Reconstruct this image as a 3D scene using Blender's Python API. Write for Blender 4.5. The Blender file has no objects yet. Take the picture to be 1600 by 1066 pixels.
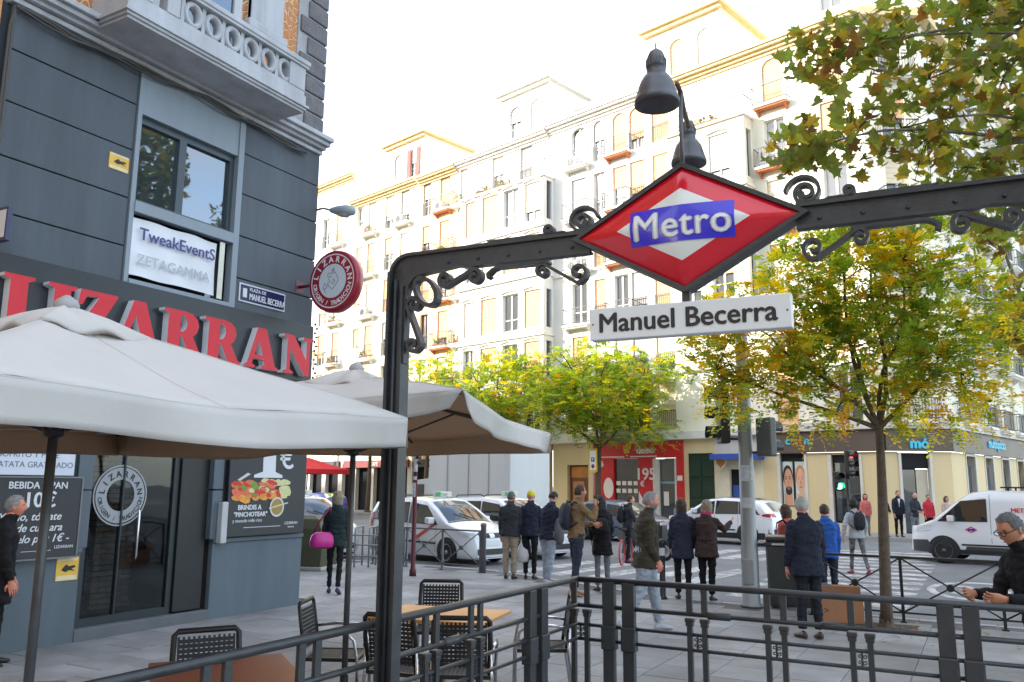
import bpy, bmesh, math, random
from math import sin, cos, pi, radians, sqrt, atan2, exp
from mathutils import Vector, Matrix, noise
from mathutils.bvhtree import BVHTree

SC = bpy.context.scene
COL = SC.collection
# ------------------------------------------------------------------ camera
cam = bpy.data.cameras.new('camera')
CAM = bpy.data.objects.new('camera', cam); COL.objects.link(CAM)
cam.sensor_width = 36.0; cam.lens = 1300/1600*36; cam.clip_end = 2000; cam.clip_start = 0.05
YAW, PITCH, ROLL, EYE = radians(29.3508), radians(9.7765), 0.008, 1.9
fw = Vector((-sin(YAW)*cos(PITCH), cos(YAW)*cos(PITCH), sin(PITCH)))
rt = Vector((cos(YAW), sin(YAW), 0)); up = rt.cross(fw)
rt2 = cos(ROLL)*rt + sin(ROLL)*up; up2 = -sin(ROLL)*rt + cos(ROLL)*up
Mc = Matrix((rt2, up2, -fw)).transposed().to_4x4(); Mc.translation = (0, 0, EYE)
CAM.matrix_world = Mc
SC.camera = CAM
# ------------------------------------------------------------------ sky, sun, exposure
SUN_AZ = atan2(-0.80, -0.60); SUN_EL = radians(22)
W = bpy.data.worlds.new('World'); SC.world = W; W.use_nodes = True
nt = W.node_tree; bg = nt.nodes['Background']
sky = nt.nodes.new('ShaderNodeTexSky'); sky.sky_type = 'NISHITA'; sky.sun_disc = False
sky.sun_elevation = SUN_EL; sky.sun_rotation = SUN_AZ % (2*pi)
sky.air_density = 1.0; sky.dust_density = 1.5; sky.ozone_density = 1.0
# thin high cloud veil over the blue
tcw = nt.nodes.new('ShaderNodeTexCoord'); mpw = nt.nodes.new('ShaderNodeMapping'); mpw.inputs['Scale'].default_value = (1, 1, 3)
nzw = nt.nodes.new('ShaderNodeTexNoise'); nzw.inputs['Scale'].default_value = 2.6; nzw.inputs['Detail'].default_value = 7; nzw.inputs['Roughness'].default_value = 0.6
nt.links.new(tcw.outputs['Generated'], mpw.inputs[0]); nt.links.new(mpw.outputs[0], nzw.inputs['Vector'])
mrw = nt.nodes.new('ShaderNodeMapRange'); mrw.inputs[1].default_value = 0.35; mrw.inputs[2].default_value = 0.65; mrw.inputs[3].default_value = 0.10; mrw.inputs[4].default_value = 0.85
nt.links.new(nzw.outputs[0], mrw.inputs[0])
mxw = nt.nodes.new('ShaderNodeMix'); mxw.data_type = 'RGBA'; mxw.inputs[7].default_value = (3.0, 3.0, 3.0, 1)
nt.links.new(mrw.outputs[0], mxw.inputs[0]); nt.links.new(sky.outputs[0], mxw.inputs[6])
nt.links.new(mxw.outputs[2], bg.inputs[0]); bg.inputs[1].default_value = 0.15
sl = bpy.data.lights.new('sun', 'SUN'); sl.energy = 1.7; sl.angle = radians(0.6); sl.color = (1.0, 0.955, 0.88)
SUN = bpy.data.objects.new('sun', sl); COL.objects.link(SUN)
sdir = Vector((sin(SUN_AZ)*cos(SUN_EL), cos(SUN_AZ)*cos(SUN_EL), sin(SUN_EL)))
SUN.rotation_euler = (-sdir).to_track_quat('-Z', 'Y').to_euler(); SUN.location = sdir*60
SC.view_settings.view_transform = 'Standard'; SC.view_settings.look = 'None'
SC.view_settings.exposure = 2.4; SC.view_settings.gamma = 1.0; SC.view_settings.use_curve_mapping = False

# ------------------------------------------------------------------ materials
MT = {}
def mat(name, col, rough=0.6, metal=0.0, var=0.12, vs=2.0, bump=0.0, bs=40.0, coat=0.0, spec=0.5, emit=0.0, trans=0.0, alpha=1.0, streak=False):
    if name in MT: return MT[name]
    m = bpy.data.materials.new(name); m.use_nodes = True
    n = m.node_tree.nodes; l = m.node_tree.links; b = n['Principled BSDF']
    b.inputs['Roughness'].default_value = rough; b.inputs['Metallic'].default_value = metal
    b.inputs['Coat Weight'].default_value = coat; b.inputs['Specular IOR Level'].default_value = spec
    b.inputs['Base Color'].default_value = (*col, 1); m.diffuse_color = (*col, 1)
    if alpha < 1: b.inputs['Alpha'].default_value = alpha
    if trans: b.inputs['Transmission Weight'].default_value = trans
    if emit:
        b.inputs['Emission Color'].default_value = (*col, 1); b.inputs['Emission Strength'].default_value = emit
    if var > 0:
        tc = n.new('ShaderNodeTexCoord'); mp = n.new('ShaderNodeMapping'); l.new(tc.outputs['Object'], mp.inputs[0])
        if streak: mp.inputs['Scale'].default_value = (1, 1, 0.12)
        nz = n.new('ShaderNodeTexNoise'); nz.inputs['Scale'].default_value = vs; nz.inputs['Detail'].default_value = 6
        nz.inputs['Roughness'].default_value = 0.65
        l.new(mp.outputs[0], nz.inputs['Vector'])
        mr = n.new('ShaderNodeMapRange'); mr.inputs[1].default_value = 0.3; mr.inputs[2].default_value = 0.7
        mr.inputs[3].default_value = 1-var; mr.inputs[4].default_value = 1+var*0.7
        l.new(nz.outputs[0], mr.inputs[0])
        mx = n.new('ShaderNodeMix'); mx.data_type = 'RGBA'; mx.blend_type = 'MULTIPLY'; mx.inputs[0].default_value = 1
        mx.inputs[6].default_value = (*col, 1); l.new(mr.outputs[0], mx.inputs[7]); l.new(mx.outputs[2], b.inputs['Base Color'])
        mr2 = n.new('ShaderNodeMapRange'); mr2.inputs[3].default_value = max(0.02, rough-0.1); mr2.inputs[4].default_value = min(1, rough+0.12)
        l.new(nz.outputs[0], mr2.inputs[0]); l.new(mr2.outputs[0], b.inputs['Roughness'])
    if bump > 0:
        tc2 = n.new('ShaderNodeTexCoord')
        nb = n.new('ShaderNodeTexNoise'); nb.inputs['Scale'].default_value = bs; nb.inputs['Detail'].default_value = 4
        l.new(tc2.outputs['Object'], nb.inputs['Vector'])
        bp = n.new('ShaderNodeBump'); bp.inputs['Strength'].default_value = min(1, bump); bp.inputs['Distance'].default_value = 0.02
        l.new(nb.outputs[0], bp.inputs['Height']); l.new(bp.outputs[0], b.inputs['Normal'])
    MT[name] = m
    return m

def leaf_mat(name, col):
    if name in MT: return MT[name]
    m = bpy.data.materials.new(name); m.use_nodes = True
    n = m.node_tree.nodes; l = m.node_tree.links; n.clear()
    out = n.new('ShaderNodeOutputMaterial'); mix = n.new('ShaderNodeMixShader'); mix.inputs[0].default_value = 0.55
    d = n.new('ShaderNodeBsdfPrincipled'); t = n.new('ShaderNodeBsdfTranslucent')
    d.inputs['Roughness'].default_value = 0.5
    g = n.new('ShaderNodeNewGeometry'); nz = n.new('ShaderNodeTexNoise'); nz.inputs['Scale'].default_value = 2.2; nz.inputs['Detail'].default_value = 3
    l.new(g.outputs['Position'], nz.inputs['Vector'])
    mr = n.new('ShaderNodeMapRange'); mr.inputs[1].default_value = 0.3; mr.inputs[2].default_value = 0.7; mr.inputs[3].default_value = 0.72; mr.inputs[4].default_value = 1.3
    l.new(nz.outputs[0], mr.inputs[0])
    mx = n.new('ShaderNodeMix'); mx.data_type = 'RGBA'; mx.blend_type = 'MULTIPLY'; mx.inputs[0].default_value = 1
    mx.inputs[6].default_value = (*col, 1); l.new(mr.outputs[0], mx.inputs[7])
    l.new(mx.outputs[2], d.inputs['Base Color'])
    hs = n.new('ShaderNodeHueSaturation'); hs.inputs['Value'].default_value = 2.2; hs.inputs['Saturation'].default_value = 1.1
    l.new(mx.outputs[2], hs.inputs['Color']); l.new(hs.outputs[0], t.inputs[0])
    l.new(d.outputs[0], mix.inputs[1]); l.new(t.outputs[0], mix.inputs[2]); l.new(mix.outputs[0], out.inputs[0])
    MT[name] = m
    return m

def cloth_mat(name, col, tr=0.25):
    if name in MT: return MT[name]
    m = mat(name, col, 0.85, var=0.06, vs=1.5, bump=0.15, bs=220, spec=0.2)
    n = m.node_tree.nodes; l = m.node_tree.links; b = n['Principled BSDF']; out = [x for x in n if x.type == 'OUTPUT_MATERIAL'][0]
    t = n.new('ShaderNodeBsdfTranslucent'); t.inputs[0].default_value = (0.74, 0.58, 0.44, 1)
    mix = n.new('ShaderNodeMixShader'); mix.inputs[0].default_value = tr
    l.new(b.outputs[0], mix.inputs[1]); l.new(t.outputs[0], mix.inputs[2]); l.new(mix.outputs[0], out.inputs[0])
    return m

def glass_mat(name, tint=(0.02, 0.03, 0.035), alpha=0.35, rough=0.02):
    # window glass: a mirror-like film over a see-through or dark pane
    if name in MT: return MT[name]
    m = bpy.data.materials.new(name); m.use_nodes = True
    n = m.node_tree.nodes; l = m.node_tree.links; n.clear()
    out = n.new('ShaderNodeOutputMaterial'); mix = n.new('ShaderNodeMixShader')
    gl = n.new('ShaderNodeBsdfGlossy'); gl.inputs['Roughness'].default_value = rough; gl.inputs[0].default_value = (0.9, 0.95, 1, 1)
    base = n.new('ShaderNodeMixShader'); base.inputs[0].default_value = alpha
    tr = n.new('ShaderNodeBsdfTransparent'); tr.inputs[0].default_value = (0.75, 0.8, 0.8, 1)
    df = n.new('ShaderNodeBsdfDiffuse'); df.inputs[0].default_value = (*tint, 1)
    l.new(tr.outputs[0], base.inputs[1]); l.new(df.outputs[0], base.inputs[2])
    fr = n.new('ShaderNodeFresnel'); fr.inputs[0].default_value = 1.9
    tcg = n.new('ShaderNodeTexCoord'); nzg = n.new('ShaderNodeTexNoise'); nzg.inputs['Scale'].default_value = 1.3
    l.new(tcg.outputs['Object'], nzg.inputs['Vector'])
    bp = n.new('ShaderNodeBump'); bp.inputs['Strength'].default_value = 0.06; bp.inputs['Distance'].default_value = 0.05
    l.new(nzg.outputs[0], bp.inputs['Height']); l.new(bp.outputs[0], gl.inputs['Normal'])
    l.new(fr.outputs[0], mix.inputs[0]); l.new(base.outputs[0], mix.inputs[1]); l.new(gl.outputs[0], mix.inputs[2])
    l.new(mix.outputs[0], out.inputs[0])
    MT[name] = m
    return m

def rgb(r, g, b):      # sRGB 0-255 -> linear
    f = lambda c: (c/255/12.92) if c/255 < 0.04045 else ((c/255+0.055)/1.055)**2.4
    return (f(r), f(g), f(b))

# ------------------------------------------------------------------ mesh builder
class M:
    def __init__(s): s.v = []; s.f = []; s.m = []; s.s = []
    def add(s, vs, fs, mi=0, smooth=False, T=None):
        o = len(s.v)
        s.v += [tuple(T @ Vector(p)) for p in vs] if T is not None else [tuple(p) for p in vs]
        for f in fs:
            s.f.append([i+o for i in f]); s.m.append(mi); s.s.append(smooth)
        return s
    def box(s, a, b, mi=0, T=None, bev=0.0):
        x0, y0, z0 = a; x1, y1, z1 = b
        if bev > 0:
            bm = bmesh.new(); bmesh.ops.create_cube(bm, size=1)
            for v in bm.verts:
                v.co = Vector(((x0+x1)/2+v.co.x*(x1-x0), (y0+y1)/2+v.co.y*(y1-y0), (z0+z1)/2+v.co.z*(z1-z0)))
            bmesh.ops.bevel(bm, geom=bm.edges[:], offset=bev, segments=2, affect='EDGES', profile=0.5)
            bm.verts.index_update()
            s.add([v.co[:] for v in bm.verts], [[v.index for v in f.verts] for f in bm.faces], mi, False, T); bm.free()
            return s
        vs = [(x0,y0,z0),(x1,y0,z0),(x1,y1,z0),(x0,y1,z0),(x0,y0,z1),(x1,y0,z1),(x1,y1,z1),(x0,y1,z1)]
        return s.add(vs, [(0,3,2,1),(4,5,6,7),(0,1,5,4),(1,2,6,5),(2,3,7,6),(3,0,4,7)], mi, False, T)
    def loft(s, rings, mi=0, smooth=True, caps=True, T=None, closed=True):
        n = len(rings[0]); vs = [p for r in rings for p in r]; fs = []
        for i in range(len(rings)-1):
            for j in range(n if closed else n-1):
                k = (j+1) % n
                fs.append((i*n+j, i*n+k, (i+1)*n+k, (i+1)*n+j))
        if caps and closed:
            fs.append(tuple(range(n-1, -1, -1))); fs.append(tuple((len(rings)-1)*n+j for j in range(n)))
        return s.add(vs, fs, mi, smooth, T)
    def tube(s, pts, r, n=8, mi=0, smooth=True, caps=True, T=None, flat=1.0):
        pts = [Vector(p) for p in pts]; rr = r if isinstance(r, (list, tuple)) else [r]*len(pts)
        rings = []; ref = None
        for i, p in enumerate(pts):
            t = (pts[min(i+1, len(pts)-1)]-pts[max(i-1, 0)]).normalized()
            if ref is None:
                ref = Vector((0, 0, 1)) if abs(t.z) < 0.9 else Vector((1, 0, 0))
            u = (ref - t*ref.dot(t))
            if u.length < 1e-5: u = t.orthogonal()
            u.normalize(); w = t.cross(u); ref = u
            rings.append([tuple(p + (u*cos(2*pi*j/n)+w*sin(2*pi*j/n)*flat)*rr[i]) for j in range(n)])
        return s.loft(rings, mi, smooth, caps, T)
    def lathe(s, prof, n=16, mi=0, smooth=True, T=None, caps=True):
        rings = [[(r*cos(2*pi*j/n), r*sin(2*pi*j/n), z) for j in range(n)] for r, z in prof]
        return s.loft(rings, mi, smooth, caps, T)
    def prism(s, poly, z0, z1, mi=0, T=None, side=None):
        n = len(poly); vs = [(x, y, z0) for x, y in poly]+[(x, y, z1) for x, y in poly]
        s.add(vs, [tuple(range(n-1, -1, -1)), tuple(range(n, 2*n))], mi, False, T)
        return s.add(vs, [(i, (i+1) % n, n+(i+1) % n, n+i) for i in range(n)], mi if side is None else side, False, T)
    def ribbon(s, pts, w, d0, d1, mi=0, T=None):      # flat bar bent along a 2-d path (x,y), from depth d0 to d1
        P = [Vector((p[0], p[1])) for p in pts]; n = len(P); rings = []
        ww = w if isinstance(w, (list, tuple)) else [w]*n
        for i in range(n):
            t = (P[min(i+1, n-1)]-P[max(i-1, 0)]).normalized(); q = Vector((-t.y, t.x))*ww[i]/2
            a = P[i]+q; b = P[i]-q
            rings.append([(a.x, a.y, d0), (b.x, b.y, d0), (b.x, b.y, d1), (a.x, a.y, d1)])
        return s.loft(rings, mi, False, True, T)
    def text(s, txt, size, T, mi=0, depth=0.002, bold=0.0, align='CENTER', shear=0.0, space=1.0):
        vs, fs = text_geo(txt, size, depth, 0.0, align, shear, space)
        if bold > 0:        # a heavier weight: the outline laid over itself with small shifts
            for k, (dx, dy) in enumerate(((-bold, 0), (bold, 0), (0, bold*0.7), (0, -bold*0.7))):
                s.add([(v[0]+dx, v[1]+dy, v[2]+0.0003*(k+1)) for v in vs], fs, mi, False, T)
        return s.add(vs, fs, mi, False, T)
    def ball(s, c, r, n=10, k=7, mi=0, T=None):
        rx, ry, rz = r if isinstance(r, (tuple, list)) else (r, r, r)
        rings = [[(c[0]+rx*sin(pi*i/k)*cos(2*pi*j/n), c[1]+ry*sin(pi*i/k)*sin(2*pi*j/n), c[2]-rz*cos(pi*i/k)) for j in range(n)] for i in range(k+1)]
        rings[0] = [(c[0]+0.02*rx*cos(2*pi*j/n), c[1]+0.02*ry*sin(2*pi*j/n), c[2]-rz) for j in range(n)]
        rings[-1] = [(c[0]+0.02*rx*cos(2*pi*j/n), c[1]+0.02*ry*sin(2*pi*j/n), c[2]+rz) for j in range(n)]
        return s.loft(rings, mi, True, True, T)
    def mesh(s, name, mats):
        me = bpy.data.meshes.new(name); me.from_pydata(s.v, [], s.f)
        for m in (mats if isinstance(mats, (list, tuple)) else [mats]): me.materials.append(m)
        me.polygons.foreach_set('material_index', s.m); me.polygons.foreach_set('use_smooth', s.s)
        me.update()
        return me
    def build(s, name, mats, parent=None, loc=None, rz=0):
        return link(name, s.mesh(name, mats), parent, loc, rz)

def link(name, me, parent=None, loc=None, rz=0):
    o = bpy.data.objects.new(name, me); COL.objects.link(o)
    if loc is not None: o.location = loc
    o.rotation_euler.z = rz
    if parent is not None: o.parent = parent
    return o
def thing(name, label, cat, loc=(0, 0, 0), rz=0, group=None):
    o = bpy.data.objects.new(name, None); COL.objects.link(o); o.location = loc; o.rotation_euler.z = rz
    o.empty_display_size = 0.2
    return tag(o, label, cat, group)
def tag(o, label, cat, group=None):
    o['label'] = label; o['category'] = cat
    if group: o['group'] = group
    return o
def struct(o): o['kind'] = 'structure'; return o
def stuff(o): o['kind'] = 'stuff'; return o
def kids(o): return [c for c in COL.objects if c.parent == o]
def dup(root, loc, rz=0, label=None, group=None):
    r = root.copy(); COL.objects.link(r); r.location = loc; r.rotation_euler.z = rz
    if label: r['label'] = label
    if group: r['group'] = group
    for c in root.children:
        d = c.copy(); COL.objects.link(d); d.parent = r
        for g in c.children:
            e = g.copy(); COL.objects.link(e); e.parent = d
    return r
_tc = {}
def text_geo(txt, size, depth, bold, align, shear, space):
    k = (txt, size, depth, bold, align, shear, space)
    if k in _tc: return _tc[k]
    c = bpy.data.curves.new('t', 'FONT'); c.body = txt; c.size = size; c.extrude = depth/2; c.offset = bold; c.align_x = align
    c.shear = shear; c.space_character = space; c.resolution_u = 3
    o = bpy.data.objects.new('t', c); COL.objects.link(o)
    dg = bpy.context.evaluated_depsgraph_get(); me = bpy.data.meshes.new_from_object(o.evaluated_get(dg))
    vs = [v.co[:] for v in me.vertices]; fs = [tuple(p.vertices) for p in me.polygons]
    bpy.data.objects.remove(o); bpy.data.curves.remove(c); bpy.data.meshes.remove(me)
    _tc[k] = (vs, fs)
    return vs, fs
def poly_geo(outlines, depth):       # filled 2-d outlines with holes, extruded
    c = bpy.data.curves.new('p', 'CURVE'); c.dimensions = '2D'; c.fill_mode = 'BOTH'; c.extrude = depth/2
    for o in outlines:
        sp = c.splines.new('POLY'); sp.points.add(len(o)-1); sp.use_cyclic_u = True
        for p, q in zip(sp.points, o): p.co = (q[0], q[1], 0, 1)
    o = bpy.data.objects.new('p', c); COL.objects.link(o)
    dg = bpy.context.evaluated_depsgraph_get(); me = bpy.data.meshes.new_from_object(o.evaluated_get(dg))
    vs = [v.co[:] for v in me.vertices]; fs = [tuple(p.vertices) for p in me.polygons]
    bpy.data.objects.remove(o); bpy.data.curves.remove(c); bpy.data.meshes.remove(me)
    return vs, fs
def frame(o, right, upv):            # matrix whose x axis is right, y axis is up, z axis faces the reader
    r = Vector(right).normalized(); u = Vector(upv).normalized(); n = r.cross(u)
    m = Matrix((r, u, n)).transposed().to_4x4(); m.translation = o
    return m
RND = random.Random(7)
HEAD = Vector((-sin(YAW), cos(YAW), 0)); SIDE = Vector((cos(YAW), sin(YAW), 0))

# common materials
IRON = mat('cast_iron_paint', (0.036, 0.039, 0.043), 0.4, var=0.3, vs=9, bump=0.12, bs=60)
DARKIRON = mat('dark_iron_paint', (0.016, 0.017, 0.019), 0.45, var=0.2, vs=8)
GREYMETAL = mat('grey_metal', (0.09, 0.095, 0.10), 0.42, metal=0.3, var=0.25, vs=5)
GALV = mat('galvanised_steel', (0.30, 0.32, 0.33), 0.5, metal=0.35, var=0.28, vs=4, streak=True)
CHROME = mat('brushed_aluminium', (0.7, 0.71, 0.73), 0.22, metal=1.0, var=0.06, vs=12)
WHITE = mat('white_print', (0.78, 0.79, 0.80), 0.5, var=0.04, vs=3)
BLACK = mat('black_plastic', (0.012, 0.012, 0.013), 0.45, var=0.15, vs=6)
RUBBER = mat('rubber', (0.014, 0.014, 0.015), 0.8, var=0.2, vs=10)
# ================================================================== ground, road, pavements
FD = Vector((-0.9703, 0.2419, 0)); FN = Vector((-0.2419, -0.9703, 0)); FP0 = Vector((-5.92, 39.35, 0))   # far facade: direction to the left, outward normal, origin
def fac(s, z=0, off=0): return FP0 + FD*s + FN*off + Vector((0, 0, z))

ASPH = mat('asphalt', (0.17, 0.172, 0.178), 0.85, var=0.22, vs=1.1, bump=0.5, bs=160)
GRND = mat('city_ground', (0.15, 0.15, 0.15), 0.9, var=0.2, vs=0.3)
MORT = mat('paving_mortar', (0.10, 0.10, 0.10), 0.95, var=0.2, vs=8)
FARPV = mat('far_paving', (0.27, 0.265, 0.255), 0.85, var=0.2, vs=2.5, bump=0.3, bs=60)
KERB = mat('granite_kerb', (0.30, 0.30, 0.295), 0.75, var=0.2, vs=30, bump=0.3, bs=90)
PAINT = mat('road_paint', (0.52, 0.52, 0.50), 0.8, var=0.2, vs=5, bump=0.2, bs=90)
def worn(m):      # paint worn through to the asphalt in patches
    n = m.node_tree.nodes; l = m.node_tree.links; b = n['Principled BSDF']; g = n.new('ShaderNodeNewGeometry')
    a = n.new('ShaderNodeTexNoise'); a.inputs['Scale'].default_value = 3.5; a.inputs['Detail'].default_value = 9; a.inputs['Roughness'].default_value = 0.75; l.new(g.outputs['Position'], a.inputs['Vector'])
    r = n.new('ShaderNodeMapRange'); r.inputs[1].default_value = 0.44; r.inputs[2].default_value = 0.56; l.new(a.outputs[0], r.inputs[0])
    x = n.new('ShaderNodeMix'); x.data_type = 'RGBA'; x.inputs[6].default_value = (0.2, 0.2, 0.2, 1); src = b.inputs['Base Color'].links[0].from_socket
    l.new(r.outputs[0], x.inputs[0]); l.new(src, x.inputs[7]); l.new(x.outputs[2], b.inputs['Base Color'])
worn(PAINT)
def slab_mat():
    m = mat('paving_stone', (0.285, 0.285, 0.288), 0.66, var=0.22, vs=1.6, bump=0.35, bs=70)
    n = m.node_tree.nodes; l = m.node_tree.links; b = n['Principled BSDF']
    oi = n.new('ShaderNodeObjectInfo'); hs = n.new('ShaderNodeHueSaturation'); mr = n.new('ShaderNodeMapRange')
    mr.inputs[3].default_value = 0.86; mr.inputs[4].default_value = 1.1
    l.new(oi.outputs['Random'], mr.inputs[0]); l.new(mr.outputs[0], hs.inputs['Value'])
    # blotchy stains fixed to the ground
    g = n.new('ShaderNodeNewGeometry'); nz = n.new('ShaderNodeTexNoise'); nz.inputs['Scale'].default_value = 0.55; nz.inputs['Detail'].default_value = 7
    l.new(g.outputs['Position'], nz.inputs['Vector'])
    m2 = n.new('ShaderNodeMapRange'); m2.inputs[1].default_value = 0.35; m2.inputs[2].default_value = 0.68; m2.inputs[3].default_value = 0.62; m2.inputs[4].default_value = 1.1
    l.new(nz.outputs[0], m2.inputs[0])
    mx = n.new('ShaderNodeMix'); mx.data_type = 'RGBA'; mx.blend_type = 'MULTIPLY'; mx.inputs[0].default_value = 1
    # trodden gum and drip spots
    vo = n.new('ShaderNodeTexVoronoi'); vo.inputs['Scale'].default_value = 2.6; l.new(g.outputs['Position'], vo.inputs['Vector'])
    m3 = n.new('ShaderNodeMapRange'); m3.inputs[1].default_value = 0.05; m3.inputs[2].default_value = 0.085; m3.inputs[3].default_value = 0.6; m3.inputs[4].default_value = 1.0; l.new(vo.outputs['Distance'], m3.inputs[0])
    mm = n.new('ShaderNodeMath'); mm.operation = 'MULTIPLY'; l.new(m2.outputs[0], mm.inputs[0]); l.new(m3.outputs[0], mm.inputs[1]); m2 = mm
    src = b.inputs['Base Color'].links[0].from_socket
    l.new(src, hs.inputs['Color']); l.new(hs.outputs[0], mx.inputs[6]); l.new(m2.outputs[0], mx.inputs[7]); l.new(mx.outputs[2], b.inputs['Base Color'])
    return m
SLAB = slab_mat()

g = M(); g.add([(-700,-700,-0.16),(700,-700,-0.16),(700,700,-0.16),(-700,700,-0.16)], [(0,1,2,3)]); struct(g.build('ground', GRND))
road = M(); road.add([(-120,12,-0.12),(70,12,-0.12),(70,30,-0.12),(-120,72,-0.12)], [(0,1,2,3)])
# the road runs from our kerb to the far kerb, and off to the right past the corner
road.v[2] = tuple(fac(-80, -0.12, 3.0)); road.v[3] = tuple(fac(110, -0.12, 3.0))
ROAD = struct(road.build('road', ASPH))
kpts = [(30, 13.9), (-1.0, 14.0), (-4.9, 14.4), (-9.6, 16.6), (-13, 16.8), (-100, 16.8)]
pv = M(); base = [(x, y-0.15) for x, y in kpts]+[(-100, -40), (30, -40)]
pv.prism(base[::-1], -0.15, -0.012); PAVE = struct(pv.build('pavement', MORT))
# paving slabs: those in view one by one, the rest as one part
sm = M(); sm.box((-0.297, -0.297, -0.02), (0.297, 0.297, 0), bev=0.006); SLABM = sm.mesh('paving_slab', SLAB)
def kerb_y(x):
    for (x0, y0), (x1, y1) in zip(kpts, kpts[1:]):
        if x1 <= x <= x0: return y0+(y1-y0)*(x0-x)/(x0-x1)
    return 13.9
cells = []
for i in range(-34, 22):
    for j in range(-6, 29):
        x = i*0.6+0.1; y = j*0.6+0.05+(0.3 if i % 2 else 0)
        if y > min(kerb_y(x-0.3), kerb_y(x+0.3))-0.46: continue
        if x < -9.62 and y < 10.7: continue
        d = Vector((x, y, 0)).dot(HEAD); s = Vector((x, y, 0)).dot(SIDE)
        if d < 6.5 or abs(s) > d*0.68: vis = 1e6
        else: vis = d
        cells.append((vis, x, y))
cells.sort(); rest = M()
for k, (vis, x, y) in enumerate(cells):
    dz = RND.uniform(-0.0025, 0.0025)
    if k < 300 and vis < 1e5:
        o = link('paving_slab', SLABM, PAVE, (x, y, dz), RND.choice([0, pi/2, pi, -pi/2]))
    else: rest.box((x-0.297, y-0.297, -0.02), (x+0.297, y+0.297, dz))
stuff(rest.build('paving_slabs', SLAB, PAVE))
# kerb stones
km = M(); km.box((-0.49, -0.075, -0.16), (0.49, 0.075, 0.004), bev=0.012); KM = km.mesh('kerb_stone', KERB)
KB = M(); KB.box((-100, 16.66, -0.16), (-34, 16.8, 0.0)); KBO = struct(KB.build('kerb', KERB))
for (x0, y0), (x1, y1) in zip(kpts, kpts[1:]):
    L = Vector((x1-x0, y1-y0)).length; a = atan2(y1-y0, x1-x0); t = 0.5
    while t < L:
        x = x0+(x1-x0)*t/L; y = y0+(y1-y0)*t/L
        if -34 < x < 8: link('kerb_stone', KM, KBO, (x+0.075*sin(a), y-0.075*abs(cos(a)), RND.uniform(-.004, .004)), a)
        t += 1.0
# far pavement with its kerb
fp = M(); fp.prism([tuple(fac(-60, 0, 3.0))[:2], tuple(fac(-60, 0, -30))[:2], tuple(fac(110, 0, -30))[:2], tuple(fac(110, 0, 3.0))[:2]], -0.15, 0.0)
FPV = struct(fp.build('far_pavement', FARPV))
fk = M(); fk.prism([tuple(fac(-60, 0, 3.15))[:2], tuple(fac(-60, 0, 3.003))[:2], tuple(fac(110, 0, 3.003))[:2], tuple(fac(110, 0, 3.15))[:2]], -0.15, 0.006)
fk.build('kerb_edge', KERB, FPV)
# road markings: zebra bars and a speed roundel, thin sheets just above the asphalt
def stripe(x0, y0, x1, y1, rz=0):
    m = M(); hx = (x1-x0)/2; hy = (y1-y0)/2
    m.add([(-hx,-hy,0),(hx,-hy,0),(hx,hy,0),(-hx,hy,0)], [(0,1,2,3)])
    m.build('zebra_bar', PAINT, ROAD, ((x0+x1)/2, (y0+y1)/2, -0.116), rz)
for k in range(14): stripe(-4.4, 16.0+k*1.0, -1.3, 16.5+k*1.0, -0.04)
for k in range(5): stripe(-9.75+k*1.0, 17.5, -9.25+k*1.0, 21.2, -0.12)
for k in range(3): stripe(-7.6+k*1.0, 24.0, -7.1+k*1.0, 27.6, -0.12)
for k in range(6): stripe(0.3+k*1.0, 18.8, 0.8+k*1.0, 22.4, 0.15)
ring = M(); n = 40; cx, cy = -0.25, 19.5
vs = [(cx+a*0.95*cos(2*pi*i/n), cy+a*1.7*sin(2*pi*i/n), -0.115) for a in (1, 0.84) for i in range(n)]
ring.add(vs, [(i, (i+1) % n, n+(i+1) % n, n+i) for i in range(n)])
ring.text('30', 1.1, Matrix.Translation((cx, cy-0.75, -0.1145)) @ Matrix.Scale(2.0, 4, (0, 1, 0)), depth=0.0, bold=0.02)
ring.build('speed_roundel', PAINT, ROAD)

# ================================================================== the corner building on the left
WX = -9.65
PANEL = mat('dark_grey_render', (0.094, 0.112, 0.132), 0.8, var=0.34, vs=0.9, bump=0.35, bs=120, streak=True)
PLINTH = mat('blue_grey_render', (0.105, 0.135, 0.16), 0.72, var=0.2, vs=1.2, bump=0.3, bs=90, streak=True)
SURR = mat('pale_grey_surround', (0.25, 0.30, 0.345), 0.6, var=0.1, vs=1.5, streak=True)
STONE = mat('white_stone', (0.47, 0.49, 0.52), 0.75, var=0.22, vs=2.5, bump=0.3, bs=50, streak=True)
QUOIN = mat('grey_quoin_stone', (0.16, 0.155, 0.165), 0.85, var=0.3, vs=5, bump=0.8, bs=25)
JOINT = mat('pale_joint', (0.36, 0.36, 0.37), 0.9, var=0.15, vs=6)
FASC = mat('black_fascia', (0.018, 0.022, 0.028), 0.35, var=0.2, vs=2)
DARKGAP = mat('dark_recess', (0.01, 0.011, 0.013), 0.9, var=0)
WINGLASS = glass_mat('mirror_glass', (0.03, 0.045, 0.06), 0.85); WINGLASS.node_tree.nodes['Fresnel'].inputs[0].default_value = 2.5
DOORGLASS = glass_mat('door_glass', (0.02, 0.02, 0.02), 0.10); DOORGLASS.node_tree.nodes['Fresnel'].inputs[0].default_value = 1.4
REDLET = mat('red_letter_face', rgb(205, 28, 48), 0.45, var=0.06, vs=2)
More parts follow.
